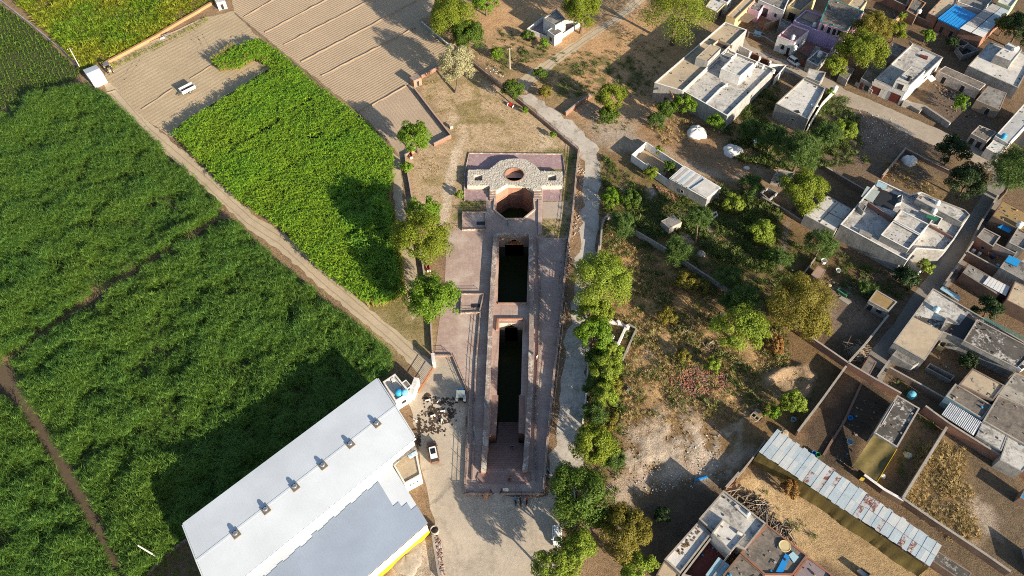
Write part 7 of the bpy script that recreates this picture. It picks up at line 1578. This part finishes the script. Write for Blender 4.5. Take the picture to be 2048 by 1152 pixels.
tank(1824, 790, .05, .75, 1.3, plain('tank_turquoise', (.14, .46, .58), .4), 'turquoise round tank standing in the narrow yard', 'plastic tubs and tanks on the ground')
def tub(u, v, r, hh, mt, label, g='plastic tubs and tanks on the ground'):
    c = P(u, v); o = empty('tub', c, label, 'tub', g); m = MB(); m.lathe(c, [(r*.8, 0), (r, hh), (r*1.06, hh), (r*.92, hh-.02), (r*.78, .06)], 12); m.build('body', mt, o)
tub(1699, 838, .42, .6, BLUEP, 'dark blue tub in the upper dark yard'); tub(1698, 886, .55, .6, SKYBLUE, 'pale blue bundle tub in the lower dark yard'); tub(1634, 912, .4, .7, plain('tub_green', (.02, .22, .10)), 'green tub at the edge of the tin shed'); tub(1626, 908, .35, .6, BLUEP, 'blue tub at the edge of the tin shed')
tub(1675, 544, .5, .7, TANKW, 'white tub behind the sheet roofed pen'); tub(1646, 526, .6, .9, TANKW, 'white lidded bin at the end of the sheet roofed pen'); tub(1585, 842, .45, .8, SKYBLUE, 'pale blue bag by the log heap')
o = H('open pen with a brown sheet roof by the dusty yard', [(1622, 549), (1640, 562), (1652, 540), (1636, 530)], 2.0, WOOD, mottled('brown_sheet', (.36, .24, .18), (.30, .20, .15), .7), .02, None, name='pen', cat='pen')
boundary('plank edge of the sheet roofed pen', [(1600, 560), (1616, 538), (1628, 522)], 1.2, WOOD, COPE, .15, group=GV)
sl = empty('green_tarp', P(1630, 566), 'crumpled green tarp below the brown sheet roof', 'tarp'); slab(sl, [(1618, 554), (1626, 550), (1637, 562), (1634, 570)], .4, plain('green_plastic', (.04, .22, .06)), .2, 'cloth')
sl = empty('green_cart', P(1688, 583), 'green box of scrap by the brushwood in the dusty yard', 'box'); slab(sl, [(1674, 579), (1680, 575), (1700, 586), (1693, 592)], .7, plain('green_box', (.05, .18, .08)), .6, 'case'); slab(sl, [(1679, 579), (1682, 577), (1694, 584), (1691, 588)], .75, DARK, .05, 'load')
c = P(1659, 572); m = MB(); m.lathe(c, [(.35, 0), (.42, .2), (.3, .3)], 10); x = m.build('wicker_basket', CREAM, None, c); tag(x, 'round cream basket in the dusty yard', 'basket')
sl = empty('stone_slab', P(1690, 602), 'flat grey slab on the ground of the dusty yard', 'slab'); slab(sl, [(1676, 596), (1684, 592), (1704, 604), (1696, 609)], .12, COPE, .1, 'slab')
o = H('low grey shed at the foot of the lane', [(1722, 738), (1740, 750), (1754, 724), (1738, 712)], 1.8, BRICKD, R_BROWN, .04, None)
# dark roofed building with yellow awning
o = H('grey house with a black stained roof in the dark yard', [(1748, 866), (1794.5, 895), (1839.4, 817), (1794.5, 790.5)], 3.6, GREYW, R_BLACK, .15, COPE)
ridge(o, [(1790, 805), (1764, 849)], 3.5, .25, .1, WHITE); ridge(o, [(1752, 866), (1784, 886)], 3.5, .25, .1, WHITE)
aw = empty('awning', P(1740, 920), 'ochre tarpaulin awning hung from the black roofed house', 'awning'); w = [P(1748, 868, 3.2), P(1793, 896, 3.2), P(1752, 962, 1.2), P(1706, 931, 1.4)]; m = MB(); N = 12; V = []
for i in range(N+1):
    for j in range(N+1):
        s, t = i/N, j/N; p = w[0].lerp(w[1], s).lerp(w[3].lerp(w[2], s), t); V.append((p.x, p.y, p.z-.35*math.sin(math.pi*t)*math.sin(math.pi*s)-.10*math.sin(9*s+2*t)))
m.add(V, [[i*(N+1)+j, (i+1)*(N+1)+j, (i+1)*(N+1)+j+1, i*(N+1)+j+1] for i in range(N) for j in range(N)]); m.build('cloth', TARPY, aw, smooth=True)
m = MB(); m.strip(W2([(1794, 898), (1754, 964), (1722, 955)], 1.0), .08, 1.1, .0); m.build('hanging_side', plain('tarp_yellow', (.46, .34, .04)), aw)
for p in w[2:]: m = MB(); m.tube((p.x, p.y, 0), (p.x, p.y, p.z), .06); m.build('post', WOOD, aw)
heap(1816, 910, 9, 6, .4, mottled('pale_yellow_sheet', (.55, .52, .38), (.42, .40, .30), .8), 'cloth_heap', 'pale crumpled sheet on the ground right of the yellow awning', 'sheet', None, 12)
heap(1766, 952, 7, 4, .4, SACK, 'cloth_heap', 'white cloth at the corner of the yellow awning', 'sheet', None, 13)
# tin shed
o = empty('tin_shed', P(1700, 1000), 'long shed with rusty pale blue tin sheets and ochre side tarps', 'shed')
a, b, c, d = (Vector((*q, 0)) for q in W2([(1518.5, 903), (1857.7, 1135), (1879.6, 1094), (1552, 862)], 3.6))
TIN = [mottled('tin_pale_blue', (.42, .49, .53), (.34, .40, .44), .6, c3=(.30, .17, .11), s3=.5, lo3=.60, hi3=.68, amp=.2, rough=.5), mottled('tin_weathered', (.50, .52, .52), (.42, .44, .45), .7, c3=(.22, .08, .05), s3=.6, lo3=.60, hi3=.66, amp=.12, rough=.5), mottled('tin_rusty', (.46, .46, .46), (.38, .38, .39), .7, c3=(.15, .05, .035), s3=.45, lo3=.48, hi3=.54, amp=.15, rough=.6)]
n = 40; gg = random.Random(5)
for i in range(n):
    for j in range(2):
        s0, s1 = (0, .52) if j == 0 else (.47, 1.0); s0 -= gg.uniform(0, .04) if j == 0 else 0; s1 += gg.uniform(-.03, .05) if j else 0
        jog = .06 if i > 23 else 0
        t0, t1 = i/n, (i+1.03)/n; L0, L1, R0, R1 = a.lerp(b, t0), a.lerp(b, t1), d.lerp(c, t0), d.lerp(c, t1)
        q = [L0.lerp(R0, s0+jog), L1.lerp(R1, s0+jog), L1.lerp(R1, s1), L0.lerp(R0, s1)]; z = 3.75+.03*(i % 2)+.03*j; m = MB()
        m.add([(p.x, p.y, z+dz+(.22 if k > 1 else 0)+(.12 if j else -.1)) for dz in (0, .03) for k, p in enumerate(q)], [[4, 5, 6, 7], [3, 2, 1, 0], [0, 1, 5, 4], [1, 2, 6, 5], [2, 3, 7, 6], [3, 0, 4, 7]])
        r = gg.random(); far = i/n; mt = TIN[2] if (r < .28 and .25 < far) else TIN[1] if r < .6 else TIN[0]
        m.build('tin_sheet', mt, o)
m = MB(); m.ring([p[:2] for p in (a.lerp(d, .06), b.lerp(c, .06), c.lerp(b, .06), d.lerp(a, .06))], .12, 0, 3.4); m.build('wall', BRICKD, o)
w0, w1 = a, b; dn_ = (a-d).normalized(); m = MB(); V = []
for i in range(61):
    for j, (z, off) in enumerate(((3.5, .04), (2.2, .20), (1.0, .36), (0.05, .6))):
        p = w0.lerp(w1, i/60)+dn_*(off*(1+.10*math.sin(i*1.7)+.22*math.sin(i*.37+1)+.08*math.sin(i*4.1))); V.append((p.x, p.y, z))
m.add(V, [[4*i+j, 4*i+j+1, 4*i+5+j, 4*i+4+j] for i in range(60) for j in range(3)]); m.build('side_tarp', TARPY, o, smooth=True)
for t in np.linspace(.02, .98, 9):
    p = w0.lerp(w1, t); m = MB(); m.tube((p.x, p.y, 0), (p.x, p.y, 3.6), .07, None, 6); m.build('post', WOOD, o)
boundary('whitish strip of wall between the tin shed and the yellow awning', [(1722, 957), (1760, 985), (1800, 1008)], 1.6, BRICKD, WHITE, .4, group=GV)
# bottom right brick house
o = H('pale roofed house with a raised blue-white roof slab by the firewood', [(1398, 1038), (1425, 1062), (1490, 1100), (1532, 1047), (1447.4, 981)], 3.6, GREYW, R_WHITE, .4, COPE)
room(o, [(1424, 1066), (1462, 1104), (1492, 1070), (1446, 1038)], 0, 4.0, WHITE, R_CLEAN, .25, COPE)
slab(o, [(1468, 1012), (1474, 1008), (1502, 1028), (1494, 1036)], 3.5, R_CLEAN, .3, 'roof_plinth')
c = P(1480, 1067, 4.2); m = MB(); m.box((c.x, c.y, 4.0), (.9, .4, .5), -.6); m.build('white_box', WHITE, o)
tank(1497, 1027, 3.5, .3, .5, TANKW, 'small white drum on the pale roof by the firewood')
o = H('narrow roof strip spread with dung cakes at the bottom edge', [(1361, 1147), (1422, 1068), (1398, 1042), (1329, 1119)], 3.0, GREYW, R_CLEAN, .25, COPE)
q = fill([[(1351, 1104), (1396, 1052), (1404, 1058), (1362, 1112)]], 9, 2.8, 51); m = MB()
for x, y in q: m.lathe((x, y, 2.76), [(.15, 0), (.14, .06)], 7)
x = m.build('dung_cakes', mottled('dung_cake', (.22, .13, .06), (.16, .095, .045), 2.0, amp=.3), o); x['kind'] = 'stuff'
o = H('sunken maroon floored court with a pale blue sheet at the bottom edge', [(1364, 1150), (1425, 1070), (1462, 1106), (1420, 1165)], 2.6, GREYW, MAROON, 2.3, COPE)
slab(o, [(1411, 1150), (1437, 1114), (1459, 1130), (1434, 1166)], 2.5, SKYBLUE, .06, 'blue_sheet')
o = H('dark brown roofed house with brick edging at the bottom edge', [(1481, 1106), (1534, 1049), (1615, 1111), (1586, 1150), (1530, 1150)], 3.2, BRICK, R_BROWN, .2, BRICK)
slab(o, [(1552, 1143), (1571, 1107), (1580, 1113), (1564, 1150)], 3.15, BLUEP, .06, 'blue_sheet'); slab(o, [(1577, 1110), (1586, 1103), (1598, 1114), (1588, 1126)], 3.15, SKYBLUE, .06, 'pale_sheet')
m = MB(); c = P(1568, 1092, 3.2)
for k in range(3): m.lathe((c.x+.06*k, c.y, 3.05+.07*k), [(.85+.04*k, 0), (.9+.04*k, .05), (.85+.04*k, .1), (.75, .05)], 18)
x = m.build('pipe_coil', CREAM, None, (c.x, c.y, 3.0)); tag(x, 'cream pipe coil on the dark brown roof', 'coil')
H('brown roof with a grey ribbed sheet at the bottom edge', [(1446, 1150), (1480, 1108), (1530, 1150), (1510, 1180), (1450, 1175)], 3.0, BRICK, R_BROWN, .1, BRICKD)
H('plum grey roof at the bottom edge beside the sandy track', [(1588, 1150), (1615, 1114), (1665, 1150), (1650, 1180), (1590, 1180)], 3.0, BRICK, mottled('roof_plum', (.27, .22, .23), (.21, .17, .18), .6, amp=.3), .2, BRICK)
H('brown pit hut below the dung cake roof', [(1312, 1150), (1328, 1122), (1360, 1150), (1345, 1172)], 2.0, BRICKD, R_TAN, .1, None)
for lab, pxs in (('blue covered lean-to at the right edge of the grass plot', [(2040, 995), (2050, 976), (2070, 986), (2060, 1006)]), ('dark blue shed end at the foot of the tin shed', [(1862, 1120), (1876, 1102), (1945, 1146), (1930, 1166)])):
    H(lab, pxs, 2.2, BRICKD, BR if 'right edge' in lab else R_BLACK, .02, None, name='shed', cat='shed')
c = P(1722, 1148, .8); sl = empty('cart_body', P(1722, 1150), 'pale box cart with dark edges at the bottom edge of the sandy track', 'cart'); m = MB(); m.ring(W2([(1712, 1142), (1722, 1134), (1742, 1148), (1732, 1158)], 1.0), .1, .3, 1.0); m.build('side_boards', IRON, sl); slab(sl, [(1713, 1142), (1722, 1135), (1741, 1148), (1732, 1157)], .5, SACK, .08, 'load')

# odds and ends left on the roofs, and in the yards
CLM = [BRICK, COPE, WOOD, GREYW, IRON, WOOD, COPE, STK[1], IRON, BRICKD, RUBBER, TANKB, mottled('clay_pot', (.30, .14, .08), (.24, .11, .07), 2.0), STEEL]
g = np.random.default_rng(77)
for (ho, poly, z) in ROOFS:
    ar = abs(area2([tuple(p) for p in poly]))
    if ar < 14 or ho.name.startswith(('office', 'annex', 'shed', 'hut', 'cottage')): continue
    q = np.array([p[:2] for p in inset(poly, .55)]); lo = q.min(0); hi = q.max(0); m = MB(); k = 0
    for t in range(int(10+ar*.45)):
        x, y = lo+g.random(2)*(hi-lo)
        e = g.random()
        if not inpoly(np.array([[x, y]]), [tuple(v) for v in q])[0]: continue
        i0 = int(g.integers(len(q))); a, b = q[i0], q[(i0+1) % len(q)]
        if e < .6: f = g.random(); x, y = a+(b-a)*f+g.normal(0, .12, 2)      # most things stand along the parapet
        if not inpoly(np.array([[x, y]]), [tuple(v) for v in q])[0]: continue
        m.mi = int(g.integers(len(CLM))); s = g.uniform(.10, .42); r = g.random(); k += 1
        if r < .12: L = g.uniform(.8, 2.2); an = g.uniform(0, 6.28); m.tube((x, y, z+.06), (x+L*math.cos(an)*.5, y+L*math.sin(an)*.5, z+.1), .04, None, 5)
        elif r < .2: m.lathe((x, y, z), [(.14, 0), (.22, .15), (.16, .3)], 8)
        else: m.box((x, y, z+s*.2), (s, s*g.uniform(.3, .9), s*.4), g.uniform(0, 3))
    if k: o = m.build('roof_clutter', CLM, ho); o['kind'] = 'stuff'
YARDS = [[(1870, 165), (1940, 190), (1960, 235), (1900, 235), (1860, 195)], [(1508, 45), (1540, 60), (1530, 82), (1495, 72)], [(1740, 10), (1800, 28), (1770, 60), (1735, 40)], [(1600, 540), (1700, 575), (1720, 610), (1650, 590)], [(1760, 745), (1800, 765), (1870, 800), (1840, 800)], [(1890, 700), (1940, 725), (1910, 745), (1870, 725)], [(1440, 1030), (1470, 1050), (1460, 1080)], [(1640, 880), (1740, 790), (1760, 810), (1690, 930)], [(1990, 300), (2040, 300), (2040, 330)], [(1500, 100), (1560, 122), (1650, 150), (1640, 170), (1560, 140)]]
bits('yard_clutter', YARDS, 300, CLM, .12, .5, 61, .04)
bits('yard_clutter', [[(1885, 178), (1930, 192), (1925, 205), (1880, 190)], [(1515, 60), (1530, 66), (1525, 76), (1510, 72)]], 90, CLM, .2, .7, 62, .1)
bits('road_stones', [[(1125, 470), (1150, 470), (1130, 640), (1110, 780), (1095, 900), (1112, 640)], [(1150, 310), (1168, 340), (1160, 470), (1148, 470)]], 420, [mottled('pale_stone', (0.5, 0.46, 0.42), (0.38, 0.34, 0.31), 2.0), COPE, ORANGE], .12, .5, 63, .03)
